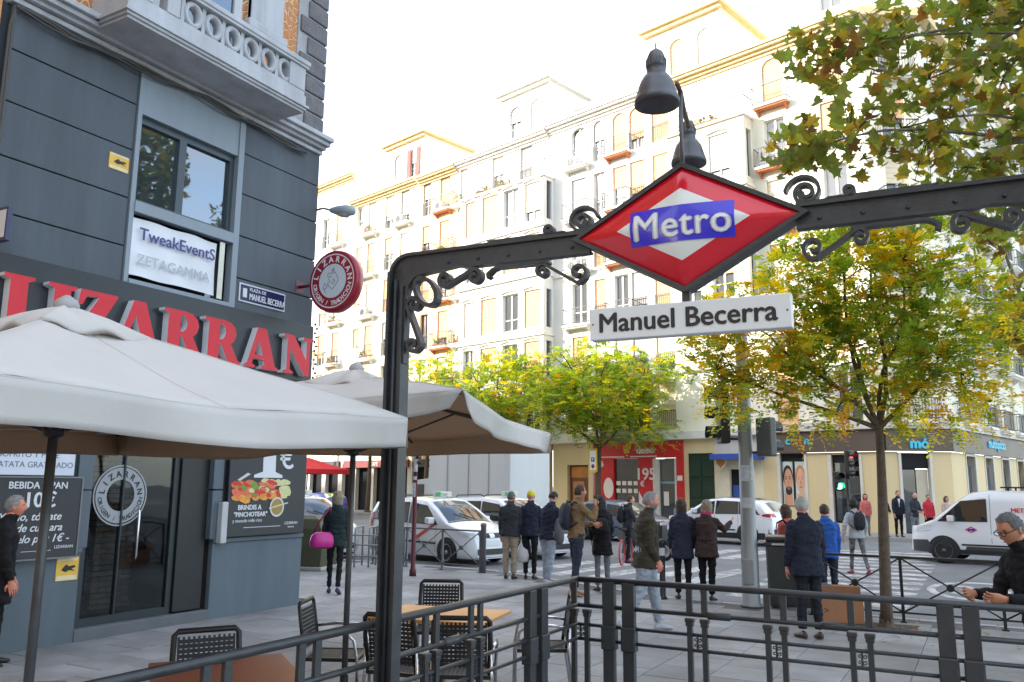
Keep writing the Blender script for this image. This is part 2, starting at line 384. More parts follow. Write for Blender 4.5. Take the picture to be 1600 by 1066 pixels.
def sgraffito():
    m = mat('orange_sgraffito', rgb(212, 150, 98), 0.85, var=0.1, vs=3)
    n = m.node_tree.nodes; l = m.node_tree.links; b = n['Principled BSDF']
    tc = n.new('ShaderNodeTexCoord'); wv = n.new('ShaderNodeTexVoronoi'); wv.inputs['Scale'].default_value = 7; wv.feature = 'DISTANCE_TO_EDGE'
    nz = n.new('ShaderNodeTexNoise'); nz.inputs['Scale'].default_value = 5; nz.inputs['Detail'].default_value = 3
    vm = n.new('ShaderNodeVectorMath'); vm.operation = 'ADD'; l.new(tc.outputs['Object'], vm.inputs[0]); l.new(nz.outputs['Color'], vm.inputs[1]); l.new(vm.outputs[0], wv.inputs['Vector'])
    mr = n.new('ShaderNodeMapRange'); mr.inputs[1].default_value = 0.03; mr.inputs[2].default_value = 0.12
    l.new(wv.outputs[0], mr.inputs[0]); mx = n.new('ShaderNodeMix'); mx.data_type = 'RGBA'
    l.new(mr.outputs[0], mx.inputs[0]); mx.inputs[6].default_value = (*rgb(232, 196, 150), 1); mx.inputs[7].default_value = (*rgb(196, 128, 82), 1)
    l.new(mx.outputs[2], b.inputs['Base Color'])
    bp = n.new('ShaderNodeBump'); bp.inputs['Distance'].default_value = 0.02; l.new(mr.outputs[0], bp.inputs['Height']); l.new(bp.outputs[0], b.inputs['Normal'])
    return m
SGRAF = sgraffito()
LB = thing('corner_building', 'corner building at left with dark grey rendered lower storeys, white balcony and tavern shopfront', 'building', (WX, 7.6, 0))
def lb(m, name, mats, parent=LB):        # build in world coordinates, parent to the building
    for i, v in enumerate(m.v): m.v[i] = (v[0]-WX, v[1]-7.6, v[2])
    return m.build(name, mats, parent)
def gp(m, name, mats, pobj): return lb(m, name, mats, pobj)

w = M()
w.box((-24, 10.0, 0), (WX-0.35, 10.28, 26)); w.box((-24, -2, 7.7), (WX-0.06, 10.0, 26)); w.box((-24, -2, 0), (-13.2, 10.0, 7.7))
w.box((-13.2, -2, 2.8), (WX-0.35, 10.0, 7.7)); w.box((-13.2, 8.52, 0), (WX-0.06, 10.28, 2.8)); w.box((-13.2, 4.9, 0), (WX-0.06, 6.55, 2.8)); w.box((WX-0.35, 9.0, 2.8), (WX-0.06, 10.28, 7.5))
w.box((WX-0.35, 4.9, 2.8), (WX-0.06, 6.74, 7.5)); w.box((WX-0.35, 8.62, 2.8), (WX-0.06, 9.0, 7.5)); w.box((-13.2, -2, 0), (WX-0.06, 4.9, 2.8))
lb(w, 'wall', [mat('groove_render', (0.035, 0.042, 0.05), 0.9, var=0.2)])
u = M(); u.box((WX-0.06, 4.96, 7.76), (WX, 9.84, 26)); lb(u, 'sgraffito_wall', SGRAF)
Z = [4.0, 4.955, 5.615, 6.285, 6.935, 7.52]
for k in range(5):
    for (y0, y1) in ((5.0, 6.72), (8.62, 10.3)):
        p = M(); p.box((WX-0.06, y0, Z[k]+0.008), (WX+RND.uniform(-.003, .003), y1, Z[k+1]-0.008), bev=0.008); lb(p, 'wall_panel', PANEL)
# window surround and the two-light window
s = M()
s.box((WX-0.1, 6.735, 4.46), (WX+0.03, 6.80, 7.5)); s.box((WX-0.1, 8.5, 4.46), (WX+0.03, 8.605, 7.5))
s.box((WX-0.1, 6.80, 6.84), (WX+0.012, 8.5, 7.5)); s.box((WX-0.1, 6.80, 5.45), (WX+0.05, 8.5, 5.6)); s.box((WX-0.1, 6.80, 4.40), (WX+0.05, 8.5, 4.53))
s.box((WX-0.32, 6.80, 4.53), (WX-0.30, 8.5, 5.45), 0)
lb(s, 'window_surround', SURR)
FRM = mat('dark_window_frame', (0.05, 0.07, 0.085), 0.4, var=0.1)
wf = M()
for a, b in (((6.80, 5.6), (6.87, 6.84)), ((8.42, 5.6), (8.5, 6.84)), ((6.87, 6.74), (8.42, 6.84)), ((6.87, 5.6), (8.42, 5.66)), ((7.50, 5.66), (7.62, 6.74))):
    wf.box((WX-0.16, a[0], a[1]), (WX-0.06, b[0], b[1]))
WFO = lb(wf, 'window', FRM)
for y0, y1 in ((6.87, 7.50), (7.62, 8.42)):
    p = M(); p.box((WX-0.125, y0, 5.66), (WX-0.115, y1, 6.74))
    gp(p, 'pane', WINGLASS, WFO)
lf = M(); lf.box((WX-0.2, 6.80, 4.53), (WX-0.18, 8.5, 5.45)); lb(lf, 'lower_window', glass_mat('lower_glass', (0.02, 0.025, 0.03), 0.9))
# banner in the lower window
bn = thing('banner', 'white TweakEventS banner tied inside the lower window of the grey building', 'banner', (WX-0.02, 7.53, 5.0))
BANW = mat('banner_vinyl', (0.74, 0.77, 0.82), 0.5, var=0.07, vs=1.2)
b = M(); n = 14
rows = [[(0.03*sin(i*1.1+j*0.6)*0.5-0.01+0.02*(1-abs(i/n-0.5)*2), -0.72+1.44*i/n, -0.40+0.79*j/6+0.006*sin(i*0.8)) for i in range(n+1)] for j in range(7)]
b.loft(rows, 0, True, False, closed=False); back = [[(p[0]-0.004, p[1], p[2]) for p in r] for r in rows]; b.loft(back[::-1], 0, True, False, closed=False)
b.build('sheet', BANW, bn)
t = M(); T = frame((0.045, 0.02, 0.10), (0, 1, 0), (0, 0, 1)); t.text('TweakEventS', 0.235, T, 0, 0.003, 0.004)
T2 = frame((0.045, -0.02, -0.24), (0, 1, 0), (0, 0, 1)); t.text('ZETAGAMMA', 0.2, T2, 1, 0.003, -0.002)
t.build('lettering', [mat('navy_print', rgb(62, 66, 128), 0.5, var=0), mat('pale_grey_print', rgb(172, 178, 188), 0.5, var=0)], bn)
tp = M(); tp.box((WX+0.0, 8.28, 4.56), (WX+0.01, 8.37, 5.42)); tag(tp.build('paper_strip', mat('cream_paper', rgb(214, 214, 200), 0.6)), 'cream paper strip hanging beside the white banner in the lower window', 'paper')
# black fascia and the name in raised red letters
fa = M(); fa.box((WX-0.06, 5.08, 3.52), (WX+0.07, 10.28, 4.47), bev=0.006); lb(fa, 'shop_fascia', FASC)
GL = {'L': [[(0,0),(.62,0),(.67,.33),(.58,.33),(.5,.12),(.38,.1),(.38,.9),(.48,.94),(.48,1),(0,1),(0,.94),(.1,.9),(.1,.1),(0,.06)]],
 'I': [[(0,0),(.48,0),(.48,.06),(.38,.1),(.38,.9),(.48,.94),(.48,1),(0,1),(0,.94),(.1,.9),(.1,.1),(0,.06)]],
 'Z': [[(0,0),(.72,0),(.75,.32),(.67,.32),(.58,.12),(.34,.1),(.74,.95),(.74,1),(.06,1),(.03,.7),(.11,.7),(.18,.88),(.4,.9),(0,.06)]],
 'A': [[(0,0),(.3,0),(.3,.06),(.21,.1),(.25,.23),(.52,.23),(.56,.1),(.47,.06),(.47,0),(.93,0),(.93,.06),(.85,.1),(.57,1),(.33,1),(.08,.1),(0,.06)], [(.285,.33),(.49,.33),(.385,.69)]],
 'R': [[(0,0),(.47,0),(.47,.06),(.37,.1),(.37,.43),(.42,.42),(.62,0),(.92,0),(.92,.06),(.85,.1),(.66,.46),(.75,.56),(.79,.71),(.75,.86),(.63,.97),(.46,1),(0,1),(0,.94),(.1,.9),(.1,.1),(0,.06)], [(.37,.53),(.37,.9),(.45,.89),(.5,.82),(.52,.71),(.49,.6),(.44,.54)]],
 'N': [[(0,0),(.3,0),(.3,.06),(.2,.1),(.2,.64),(.64,0),(.79,0),(.79,.9),(.89,.94),(.89,1),(.58,1),(.58,.94),(.68,.9),(.68,.42),(.29,1),(0,1),(0,.94),(.1,.9),(.1,.1),(0,.06)]]}
LS = thing('shop_sign', 'big raised red LIZARRAN letters with white sides on the black fascia', 'shop sign', (WX+0.07, 7.6, 3.6))
for ch, y in zip('LIZARRAN', (5.14, 5.66, 6.02, 6.56, 7.27, 7.95, 8.70, 9.50)):
    vs, fs = poly_geo(GL[ch], 0.12)
    sc = 0.62; scx = 0.74
    m = M(); T = frame((0.065, y-7.6, 0.0), (0, 1, 0), (0, 0, 1)) @ Matrix.Scale(scx, 4, (1, 0, 0)) @ Matrix.Scale(sc, 4, (0, 1, 0))
    m.add(vs, fs, 0, False, T)
    for i, f in enumerate(m.f):
        a, b_, c = [Vector(m.v[q]) for q in f[:3]]; nn = (b_-a).cross(c-a).normalized()
        m.m[i] = 0 if nn.x > 0.5 else 1
    m.build('letter', [REDLET, mat('letter_side_white', (0.72, 0.73, 0.76), 0.4, var=0.05)], LS)
# cornice, cables
c = M()
for k, (pz, px) in enumerate(((7.50, 0.05), (7.58, 0.12), (7.63, 0.20), (7.70, 0.26))):
    c.box((WX-0.3, 4.95, pz), (WX+px, 10.3+px*0.22, pz+0.068 if k < 3 else 7.78), bev=0.01)
lb(c, 'cornice', STONE)
for k in range(3):
    pts = [(WX+0.055+0.02*k, 5.02+i*0.35+(-0.04 if k == 2 else 0), 7.46-0.03*k+0.03*sin(i*1.7+k)-0.03*sin(i*0.6)) for i in range(15)]
    if k < 2: pts = [(WX+0.03+0.02*k, 4.97+0.02*k, z) for z in (4.4, 5.2, 6.0, 6.8, 7.2)]+[(WX+0.05, 5.0, 7.4)]+pts
    cb = M(); cb.tube(pts, 0.014 if k else 0.02, 6, 0); tag(cb.build('cable', mat('dusty_cable', (0.09, 0.085, 0.08), 0.8)), ['thick dusty cable sagging under the cornice and down the wall edge', 'thin dusty cable climbing the wall edge and running under the cornice', 'thin loose cable hanging lowest under the balcony'][k], 'cable')
# balcony
bx0, bx1, by0, by1 = WX, -8.9, 5.96, 9.08
bl = M()
bl.box((WX, by0+0.12, 7.785), (bx1-0.12, by1-0.12, 7.82)); 
for k, (e, z0, z1) in enumerate(((0.0, 7.62, 7.66), (0.03, 7.66, 7.70), (0.06, 7.70, 7.735), (0.02, 7.735, 7.9))):
    bl.box((WX+0.001*k, by0-e, z0), (bx1+e, by1+e, z1))
BAL = lb(bl, 'balcony', STONE)
pl = M(); pl.box((bx1-0.16, by0, 7.9), (bx1, by1, 7.98)); pl.box((bx1-0.18, by0-0.04, 8.36), (bx1+0.04, by1+0.04, 8.40)); pl.box((bx1-0.2, by0-0.06, 8.40), (bx1+0.06, by1+0.06, 8.48), bev=0.015)
for y0 in (by0, by0+0.55, by1-0.34): pl.box((bx1-0.17, y0, 7.98), (bx1+0.012, y0+0.34 if y0 != by0+0.55 else y0+0.2, 8.36), bev=0.01)
for yy in (by0, by1-0.16): pl.box((WX, yy, 7.9), (bx1-0.16, yy+0.16, 8.36)); pl.box((WX, yy-0.04, 8.36), (bx1-0.2, yy+0.2, 8.48))
gp(pl, 'parapet', STONE, BAL)
k = 0
for i in range(6):
    y = 6.95+0.345*i; r = M(); n = 20
    T = frame((bx1-0.08, y, 8.17), (0, 1, 0), (0, 0, 1))
    rings = [[((0.165-a)*cos(2*pi*j/n)*0.95, (0.19-a)*sin(2*pi*j/n)*1.0, zz) for j in range(n)] for a, zz in ((0, -0.06), (0, 0.06), (0.055, 0.075), (0.075, 0.03), (0.075, -0.06))]
    r.loft(rings+[rings[0]], 0, True, False, T); 
    r.box((bx1-0.13, y-0.172-0.03, 7.98), (bx1-0.03, y-0.172+0.03, 8.36))
    gp(r, 'baluster', STONE, BAL)
# window behind the balcony
bw = M(); bw.box((WX-0.02, 7.05, 7.9), (WX+0.05, 7.2, 10.6)); bw.box((WX-0.02, 8.2, 7.9), (WX+0.05, 8.35, 10.6)); bw.box((WX-0.02, 7.2, 10.45), (WX+0.05, 8.2, 10.6)); bw.box((WX-0.02, 7.66, 7.9), (WX+0.03, 7.74, 10.45))
bw.box((WX, 8.5, 7.9), (WX+0.1, 8.75, 10.6), bev=0.02); bw.box((WX, 6.65, 7.9), (WX+0.1, 6.9, 10.6), bev=0.02); bw.box((WX, 8.42, 8.95), (WX+0.16, 9.25, 9.1), bev=0.02); bw.box((WX, 8.5, 9.1), (WX+0.08, 9.2, 11.6))
BW = lb(bw, 'balcony_window', STONE); p = M(); p.box((WX+0.001, 7.2, 7.9), (WX+0.012, 8.2, 10.45)); gp(p, 'pane', WINGLASS, BW)
# quoins
z = 7.82; k = 0
while z < 12.5:
    wq = 0.62 if k % 2 else 0.44; q = M(); q.box((WX-0.05, 10.27-wq, z+0.015), (WX+0.05, 10.3, z+0.315), bev=0.018); lb(q, 'quoin_stone', QUOIN); z += 0.34; k += 1
q = M(); q.box((WX-0.055, 9.60, 7.78), (WX+0.015, 10.285, 12.7)); q.box((WX-0.055, 9.84, 12.7), (WX+0.015, 10.285, 26)); lb(q, 'quoin_joint', JOINT)
for f in range(4):      # upper storeys above the picture
    z0 = 12.2+3.3*f
    for y0 in (0.2, 3.4, 7.0):
        m = M()
        for a, b_ in (((y0, z0), (y0+0.14, z0+2.3)), ((y0+1.1, z0), (y0+1.24, z0+2.3)), ((y0+0.14, z0+2.16), (y0+1.1, z0+2.3)), ((y0-0.1, z0-0.12), (y0+1.34, z0)), ((y0+0.58, z0), (y0+0.66, z0+2.16))):
            m.box((WX-0.02, a[0], a[1]), (WX+0.08, b_[0], b_[1]))
        wo = lb(m, 'window', STONE); p = M(); p.box((WX+0.001, y0+0.14, z0), (WX+0.012, y0+1.1, z0+2.16)); gp(p, 'pane', WINGLASS, wo)
# ground floor: plinths, pilasters, door with dark room behind
for (y0, y1) in ((4.98, 6.5), (8.5, 10.3)):
    p = M(); p.box((WX-0.06, y0, -0.01), (WX+0.02, y1, 1.04), bev=0.008); p.box((WX-0.06, y0, 1.045), (WX+0.05, y1, 1.10), bev=0.006); lb(p, 'plinth', PLINTH)
p = M(); p.box((WX-0.06, 4.98, 1.1), (WX, 6.5, 3.51)); p.box((WX-0.06, 8.5, 1.1), (WX, 10.3, 3.51)); p.box((WX-0.06, 6.5, 2.62), (WX, 8.5, 3.51)); lb(p, 'shopfront_panel', mat('dark_shopfront', (0.04, 0.05, 0.058), 0.55, var=0.2))
for q in ((6.36, 1.1, 6.56, 1.78, .04), (6.36, 1.80, 6.56, 2.6, .04), (8.42, 1.1, 8.60, 1.78, .05), (8.42, 1.80, 8.60, 2.6, .05)): p = M(); p.box((WX-0.05, q[0], q[1]), (WX+q[4], q[2], q[3]), bev=0.006); lb(p, 'pilaster', mat('slate_trim', (0.09, 0.115, 0.14), 0.5, var=0.12))
st = M(); st.box((-10.6, 6.5, -0.01), (WX+0.03, 8.5, 0.14), bev=0.01); lb(st, 'door_step', mat('dark_step', (0.11, 0.12, 0.13), 0.7, var=0.2))
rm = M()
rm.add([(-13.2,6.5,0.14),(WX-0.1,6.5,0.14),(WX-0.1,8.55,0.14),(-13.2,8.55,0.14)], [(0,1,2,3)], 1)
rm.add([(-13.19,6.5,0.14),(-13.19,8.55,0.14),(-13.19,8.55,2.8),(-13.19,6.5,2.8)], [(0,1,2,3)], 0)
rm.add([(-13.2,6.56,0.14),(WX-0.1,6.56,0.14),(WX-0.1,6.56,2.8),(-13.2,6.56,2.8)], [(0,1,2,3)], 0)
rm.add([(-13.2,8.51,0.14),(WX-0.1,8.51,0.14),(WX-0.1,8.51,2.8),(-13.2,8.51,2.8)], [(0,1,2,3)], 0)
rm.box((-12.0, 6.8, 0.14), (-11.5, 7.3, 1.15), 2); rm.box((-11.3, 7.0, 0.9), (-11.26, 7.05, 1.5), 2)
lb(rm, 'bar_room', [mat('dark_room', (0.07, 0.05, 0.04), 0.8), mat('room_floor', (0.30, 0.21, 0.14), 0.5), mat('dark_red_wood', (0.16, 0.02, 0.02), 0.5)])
BRK = mat('interior_brick', (0.30, 0.19, 0.15), 0.85, var=0.3, vs=8)
bk = M()
for r in range(34):
    zz = 0.16+r*0.075
    for q in range(3):
        y0 = 7.45+q*0.24-(0.12 if r % 2 else 0); y0 = max(y0, 7.45); y1 = min(7.45+(q+1)*0.24-(0.12 if r % 2 else 0)-0.012, 8.05)
        bk.box((-10.9, y0, zz), (-10.75+RND.uniform(-.006, .006), y1, zz+0.063))
stuff(lb(bk, 'brick_pier', BRK))
dr = M()
for a, b_ in (((6.56, 0.14), (6.63, 2.6)), ((7.86, 0.14), (7.94, 2.6)), ((6.63, 2.5), (7.86, 2.6)), ((6.63, 0.14), (7.86, 0.24)), ((7.085, 0.24), (7.105, 2.5))): dr.box((WX-0.16, a[0], a[1]), (WX-0.09, b_[0], b_[1]))
DO = lb(dr, 'door', mat('door_frame_dark', (0.02, 0.028, 0.035), 0.4))
p = M(); p.box((WX-0.13, 6.63, 0.24), (WX-0.12, 7.86, 2.5)); gp(p, 'pane', DOORGLASS, DO)
lg = M(); T = frame((WX-0.112, 7.07, 1.72), (0, 1, 0), (0, 0, 1)); n = 40
def annulus(m, r0, r1, z, mi, T, n=40):
    vs = [(r*cos(2*pi*i/n), r*sin(2*pi*i/n), z) for r in (r0, r1) for i in range(n)]
    m.add(vs, [(i, n+i, n+(i+1) % n, (i+1) % n) for i in range(n)], mi, False, T)
def arc_text(m, txt, r, size, a0, a1, z, mi, T, bold=0.0, inside=False):
    n = len(txt)
    for i, ch in enumerate(txt):
        if ch == ' ': continue
        a = a0+(a1-a0)*i/(n-1) if n > 1 else a0
        rot = a-pi/2 if not inside else a+pi/2
        rr = r if not inside else r
        m.text(ch, size, T @ Matrix.Rotation(rot, 4, 'Z') @ Matrix.Translation((0, rr if not inside else -rr, z)), mi, 0.002, bold)
annulus(lg, 0.37, 0.39, 0, 0, T); annulus(lg, 0.2, 0.355, 0, 0, T)
arc_text(lg, 'LIZARRAN', 0.24, 0.11, radians(170), radians(10), 0.003, 1, T, 0.003); arc_text(lg, 'ORIGEN / TRADICION', 0.325, 0.08, radians(190), radians(350), 0.003, 1, T, 0.001, True)
gp(lg, 'door_emblem', [mat('etched_grey', (0.30, 0.32, 0.34), 0.6, var=0.05), mat('emblem_dark', (0.02, 0.02, 0.025), 0.6, var=0)], DO)
lf = M(); lf.box((WX-0.14, 7.95, 0.16), (WX-0.05, 8.42, 2.6), bev=0.006); lb(lf, 'folded_door_leaf', mat('black_leaf', (0.012, 0.015, 0.017), 0.4))
hd = M(); hd.tube([(WX-0.04, 7.30, 0.9), (WX-0.02, 7.30, 0.95), (WX-0.02, 7.30, 1.5), (WX-0.04, 7.30, 1.55)], 0.016, 6); gp(hd, 'handle', CHROME, DO)
# posters, boards, stickers, plaque, dispenser
def board(name, label, cat, y0, y1, z0, z1, m, th=0.03, x=WX+0.03, frame_m=None):
    o = thing(name, label, cat, (x, (y0+y1)/2, (z0+z1)/2))
    b = M(); b.box((0, y0-(y0+y1)/2, z0-(z0+z1)/2), (th, y1-(y0+y1)/2, z1-(z0+z1)/2), bev=0.006); b.build('panel', m, o)
    if frame_m:
        f = M(); hy = (y1-y0)/2; hz = (z1-z0)/2
        for a, b_ in (((-hy-.02, -hz-.02), (hy+.02, -hz)), ((-hy-.02, hz), (hy+.02, hz+.02)), ((-hy-.02, -hz), (-hy, hz)), ((hy, -hz), (hy+.02, hz))): f.box((0, a[0], a[1]), (th+0.008, b_[0], b_[1]))
        f.build('frame', frame_m, o)
    return o
def prints(o, m, mats): return m.build('print', mats, o)
CHALK = mat('blackboard_print', (0.028, 0.032, 0.036), 0.5, var=0.15, vs=2)
LETW = mat('poster_white', (0.66, 0.68, 0.72), 0.5, var=0)
po = board('poster', 'black tavern poster with a big white 1 euro price and picture of snacks', 'poster', 8.66, 10.24, 1.12, 2.62, CHALK, 0.04, WX+0.06)
t = M(); X = 0.042
def PT(y, z): return frame((X, y-9.45, z-1.87), (0, 1, 0), (0, 0, 1))
one = [[(-.13,0),(.13,0),(.28,-.0),(.28,.035),(.13,.09),(.13,.62),(-.02,.62),(-.13,.55),(-.13,.09),(-.28,.035),(-.28,0)]]
one = [[(-.29,0),(.29,0),(.29,.04),(.14,.09),(.12,.75),(-.05,.75),(-.22,.66),(-.22,.62),(-.13,.62),(-.12,.09),(-.29,.04)]]
vs, fs = poly_geo(one, 0.004); t.add(vs, fs, 0, False, PT(9.42, 1.97)); t.text('€', 0.5, PT(9.80, 2.12), 0, 0.003, 0.008); t.build('price', LETW, po); t = M()
t.text('BRINDIS A', 0.1, PT(9.08, 1.50), 0, 0.003, 0.003); t.text('"PINCHOTEAR"', 0.095, PT(9.11, 1.40), 0, 0.003, 0.003); t.text('y menudo rollo rico', 0.07, PT(9.05, 1.32), 0, 0.003)
t.box((X, 8.98-9.45, 1.238-1.87), (X+0.002, 9.72-9.45, 1.246-1.87), 0); t.text('LIZARRAN', 0.06, PT(9.95, 1.26), 0, 0.003); t.text('tabernas', 0.04, PT(9.95, 1.21), 0, 0.003)
prints(po, t, [LETW])
fd = M(); rr = random.Random(3)
for k in range(70):      # printed slices of bread, tomato, ham and greens, flat shapes of ink
    y = 8.78+1.05*rr.random(); zc = 1.66+0.24*rr.random()+0.05*(y-9.2); kind = 0 if zc < 1.70 else rr.choice([1, 1, 2, 2, 3, 4, 0])
    if y > 9.6 and zc > 1.75: kind = 4
    n = 7; a0 = rr.random()*6; rx = rr.uniform(0.05, 0.13); rz_ = rr.uniform(0.03, 0.07); h = 0.001+0.00012*k
    fd.add([(X+h, y-9.45+rx*cos(a0*0.1+2*pi*i/n)*rr.uniform(.8, 1.1), zc-1.87+rz_*sin(2*pi*i/n)) for i in range(n)], [tuple(range(n))], kind)
n = 24
fd.add([(X+0.011, 9.62-9.45+0.15*cos(2*pi*i/n), 1.53-1.87+0.15*sin(2*pi*i/n)) for i in range(n)], [tuple(range(n))], 5)
fd.add([(X+0.012, 9.62-9.45+0.12*cos(2*pi*i/n), 1.53-1.87+0.12*sin(2*pi*i/n)) for i in range(n)], [tuple(range(n))], 6)
fd.add([(X+0.013, 9.45-9.45, 1.50-1.87), (X+0.013, 9.85-9.45, 1.58-1.87), (X+0.013, 9.85-9.45, 1.60-1.87), (X+0.013, 9.45-9.45, 1.52-1.87)], [(0,1,2,3)], 5)
fd.add([(X+0.002, 8.80-9.45, 1.93-1.87), (X+0.002, 8.86-9.45, 1.92-1.87), (X+0.002, 9.06-9.45, 2.02-1.87), (X+0.002, 9.0-9.45, 2.04-1.87)], [(0,1,2,3)], 5)
fd.build('food_picture', [mat('ink_bread', rgb(225, 150, 60), 0.5, var=0.3, vs=14), mat('ink_tomato', rgb(205, 50, 40), 0.5, var=0.3, vs=14), mat('ink_ham', rgb(222, 110, 80), 0.5, var=0.3, vs=20), mat('ink_green', rgb(110, 150, 50), 0.5, var=0.3, vs=20), mat('ink_cream', rgb(205, 205, 150), 0.5, var=0.2, vs=20), mat('ink_white', rgb(200, 198, 190), 0.5, var=0.05), mat('ink_ochre', rgb(150, 125, 60), 0.5, var=0.2)], po)
bo = board('menu_board', 'black menu board with white lettering and a price in euros left of the door', 'menu board', 5.05, 6.38, 1.02, 1.93, CHALK, 0.04, WX+0.055, mat('board_edge', (0.16, 0.17, 0.18), 0.5))
t = M()
def BT(y, z): return frame((0.044, y-5.715, z-1.475), (0, 1, 0), (0, 0, 1))
t.text('BEBIDA Y PAN', 0.11, BT(5.85, 1.81), 0, 0.003, 0.002); t.text('10€', 0.24, BT(5.88, 1.60), 0, 0.003, 0.006)
for i, s_ in enumerate(('Y si lo, tómate', 'algo de cuchara', 'y llévatelo por 1€ -')): t.text(s_, 0.125, BT(5.78, 1.45-0.125*i), 0, 0.003, 0.002, shear=0.3)
t.box((0.042, 0.0, -0.375), (0.044, 0.35, -0.37), 0); t.text('LIZARRAN', 0.05, BT(6.22, 1.12), 0, 0.003)
prints(bo, t, [LETW])
wb = board('menu_sheet', 'white menu sheet with grey capitals above the black menu board', 'menu sheet', 5.05, 6.28, 1.96, 2.62, mat('sheet_white', (0.62, 0.66, 0.74), 0.5, var=0.05), 0.02, WX+0.055)
t = M()
for i, s_ in enumerate(('PATATAS A LO POBRE', 'SALMOREJO DE TOMATE', 'HUEVOS CON', 'SOFRITO Y PURE', 'DE PATATA GRATINADO')): t.text(s_, 0.095, frame((0.022, 0.05, 0.22-0.115*i), (0, 1, 0), (0, 0, 1)), 0, 0.002)
prints(wb, t, [mat('grey_ink', (0.14, 0.15, 0.2), 0.6, var=0)])
def sticker(label, y0, y1, z0, z1, x=WX+0.021):
    o = board('warning_sticker', label, 'sticker', y0, y1, z0, z1, mat('sticker_yellow', rgb(222, 178, 70), 0.5, var=0.1), 0.006, x); cy = (y1-y0)/2; cz = (z1-z0)/2
    for za, zb in ((-.95, -.55), (.7, .95)): t = M(); t.box((0.006, -cy*.9, cz*za), (0.0075, cy*.9, cz*zb), 0); t.build('print_band', mat('sticker_pale', rgb(220, 205, 165), 0.5), o)
    t = M(); t.add([(0.0085, -cy*.55+cy*1.3*a, -cz*.3+cz*.75*b_) for a, b_ in ((0,.3),(.2,.75),(.35,.95),(.5,.7),(.9,.8),(1,.55),(.7,.4),(1,.1),(.55,.25),(.3,.05))], [tuple(range(10))], 0)
    prints(o, t, [BLACK])
sticker('yellow alarm sticker high on the dark grey wall beside the window', 6.39, 6.68, 5.93, 6.15, WX+0.003); sticker('yellow alarm sticker low on the plinth left of the tavern door', 6.2, 6.48, 0.73, 1.0)
pq = thing('street_plaque', 'blue enamel street plaque reading PLAZA DE MANUEL BECERRA on the grey wall', 'street sign', (WX+0.004, 9.17, 4.75))
m = M(); m.box((0, -0.48, -0.145), (0.012, 0.48, 0.145), bev=0.005); m.build('rim', mat('enamel_white', (0.62, 0.64, 0.7), 0.3, var=0.05), pq)
m = M(); m.box((0.008, -0.455, -0.12), (0.016, 0.455, 0.12)); m.build('panel', mat('enamel_blue', rgb(24, 28, 82), 0.25, var=0.1), pq)
m = M(); m.text('PLAZA DE', 0.075, frame((0.018, -0.28, 0.045), (0, 1, 0), (0, 0, 1)), 0, 0.002, 0.002, 'LEFT'); m.text('MANUEL BECERRA', 0.115, frame((0.018, -0.28, -0.085), (0, 1, 0), (0, 0, 1)) @ Matrix.Scale(0.78, 4, (1, 0, 0)) @ Matrix.Scale(1.2, 4, (0, 1, 0)), 0, 0.002, 0.004, 'LEFT')
m.box((0.016, -0.41, -0.07), (0.018, -0.33, 0.07), 0); m.build('lettering', LETW, pq)
ds = thing('leaflet_box', 'narrow pale metal box mounted on the wall between door and snack poster', 'box', (WX+0.05, 8.58, 1.34))
m = M(); m.box((0, -0.055, -0.30), (0.10, 0.055, 0.28), bev=0.012); m.build('case', mat('pale_box', (0.45, 0.46, 0.48), 0.45, metal=0.2), ds); m = M(); m.box((0.02, -0.03, 0.281), (0.08, 0.03, 0.286)); m.build('slot', BLACK, ds)
wsg = thing('neon_plate', 'small dark blue projecting plate at far left end of the tavern sign', 'sign', (WX+0.1, 5.02, 4.72))
m = M(); m.box((0, -0.03, -0.2), (0.3, 0.03, 0.2), bev=0.01); m.build('panel', mat('plate_navy', (0.04, 0.05, 0.12), 0.4), wsg); m = M(); m.box((0.03, -0.034, -0.16), (0.27, -0.031, 0.16)); m.build('print', LETW, wsg)
# round projecting sign, string of bulbs, wall luminaire
rs = thing('round_sign', 'round red and white LIZARRAN tavern sign projecting from the corner on a bracket', 'round sign', (-8.87, 9.98, 5.09))
T = frame((0, 0, 0), (1, 0, 0), (0, 0, 1))
m = M(); m.lathe([(0.46, -0.09), (0.5, -0.08), (0.51, 0.0), (0.5, 0.075), (0.47, 0.085), (0.01, 0.086)][::1], 40, 0, True, T); m.build('drum', mat('sign_crimson', rgb(150, 18, 42), 0.3, var=0.08, coat=0.4), rs)
m = M(); annulus(m, 0.425, 0.445, 0.0895, 0, T); annulus(m, 0.0, 0.28, 0.0895, 1, T); m.build('face_rings', [mat('sign_pink_white', (0.72, 0.66, 0.68), 0.4, var=0), mat('sign_pale_blue', (0.56, 0.62, 0.68), 0.4, var=0.03)], rs)
m = M(); arc_text(m, 'LIZARRAN', 0.31, 0.14, radians(166), radians(6), 0.09, 0, T, 0.005); arc_text(m, 'ORIGEN / TRADICION', 0.40, 0.105, radians(190), radians(345), 0.09, 0, T, 0.003, True)
m.build('lettering', mat('sign_letter', (0.74, 0.72, 0.74), 0.4, var=0), rs)
m = M()
for ln in ([(-.02,.2),(0,.14),(.06,.13),(.1,.06),(.12,.0),(.08,-.06),(0,-.14),(-.06,-.09),(-.1,-.04),(-.05,.0),(-.09,.05),(-.02,.07),(-.11,.09),(-.09,.14),(0,.12)], [(-.1,-.08),(-.17,-.02),(-.19,-.12),(-.13,-.11),(-.1,-.08)], [(-.16,-.12),(-.13,-.2)], [(.02,.2),(.04,.15),(-.01,.16),(.03,.22)], [(0,0),(.03,.03),(.05,-.02),(.01,-.05),(-.03,-.02)]):
    m.ribbon(ln, 0.009, 0.09, 0.092, 0, T)
m.build('emblem', mat('emblem_ink', (0.12, 0.1, 0.13), 0.5, var=0), rs)
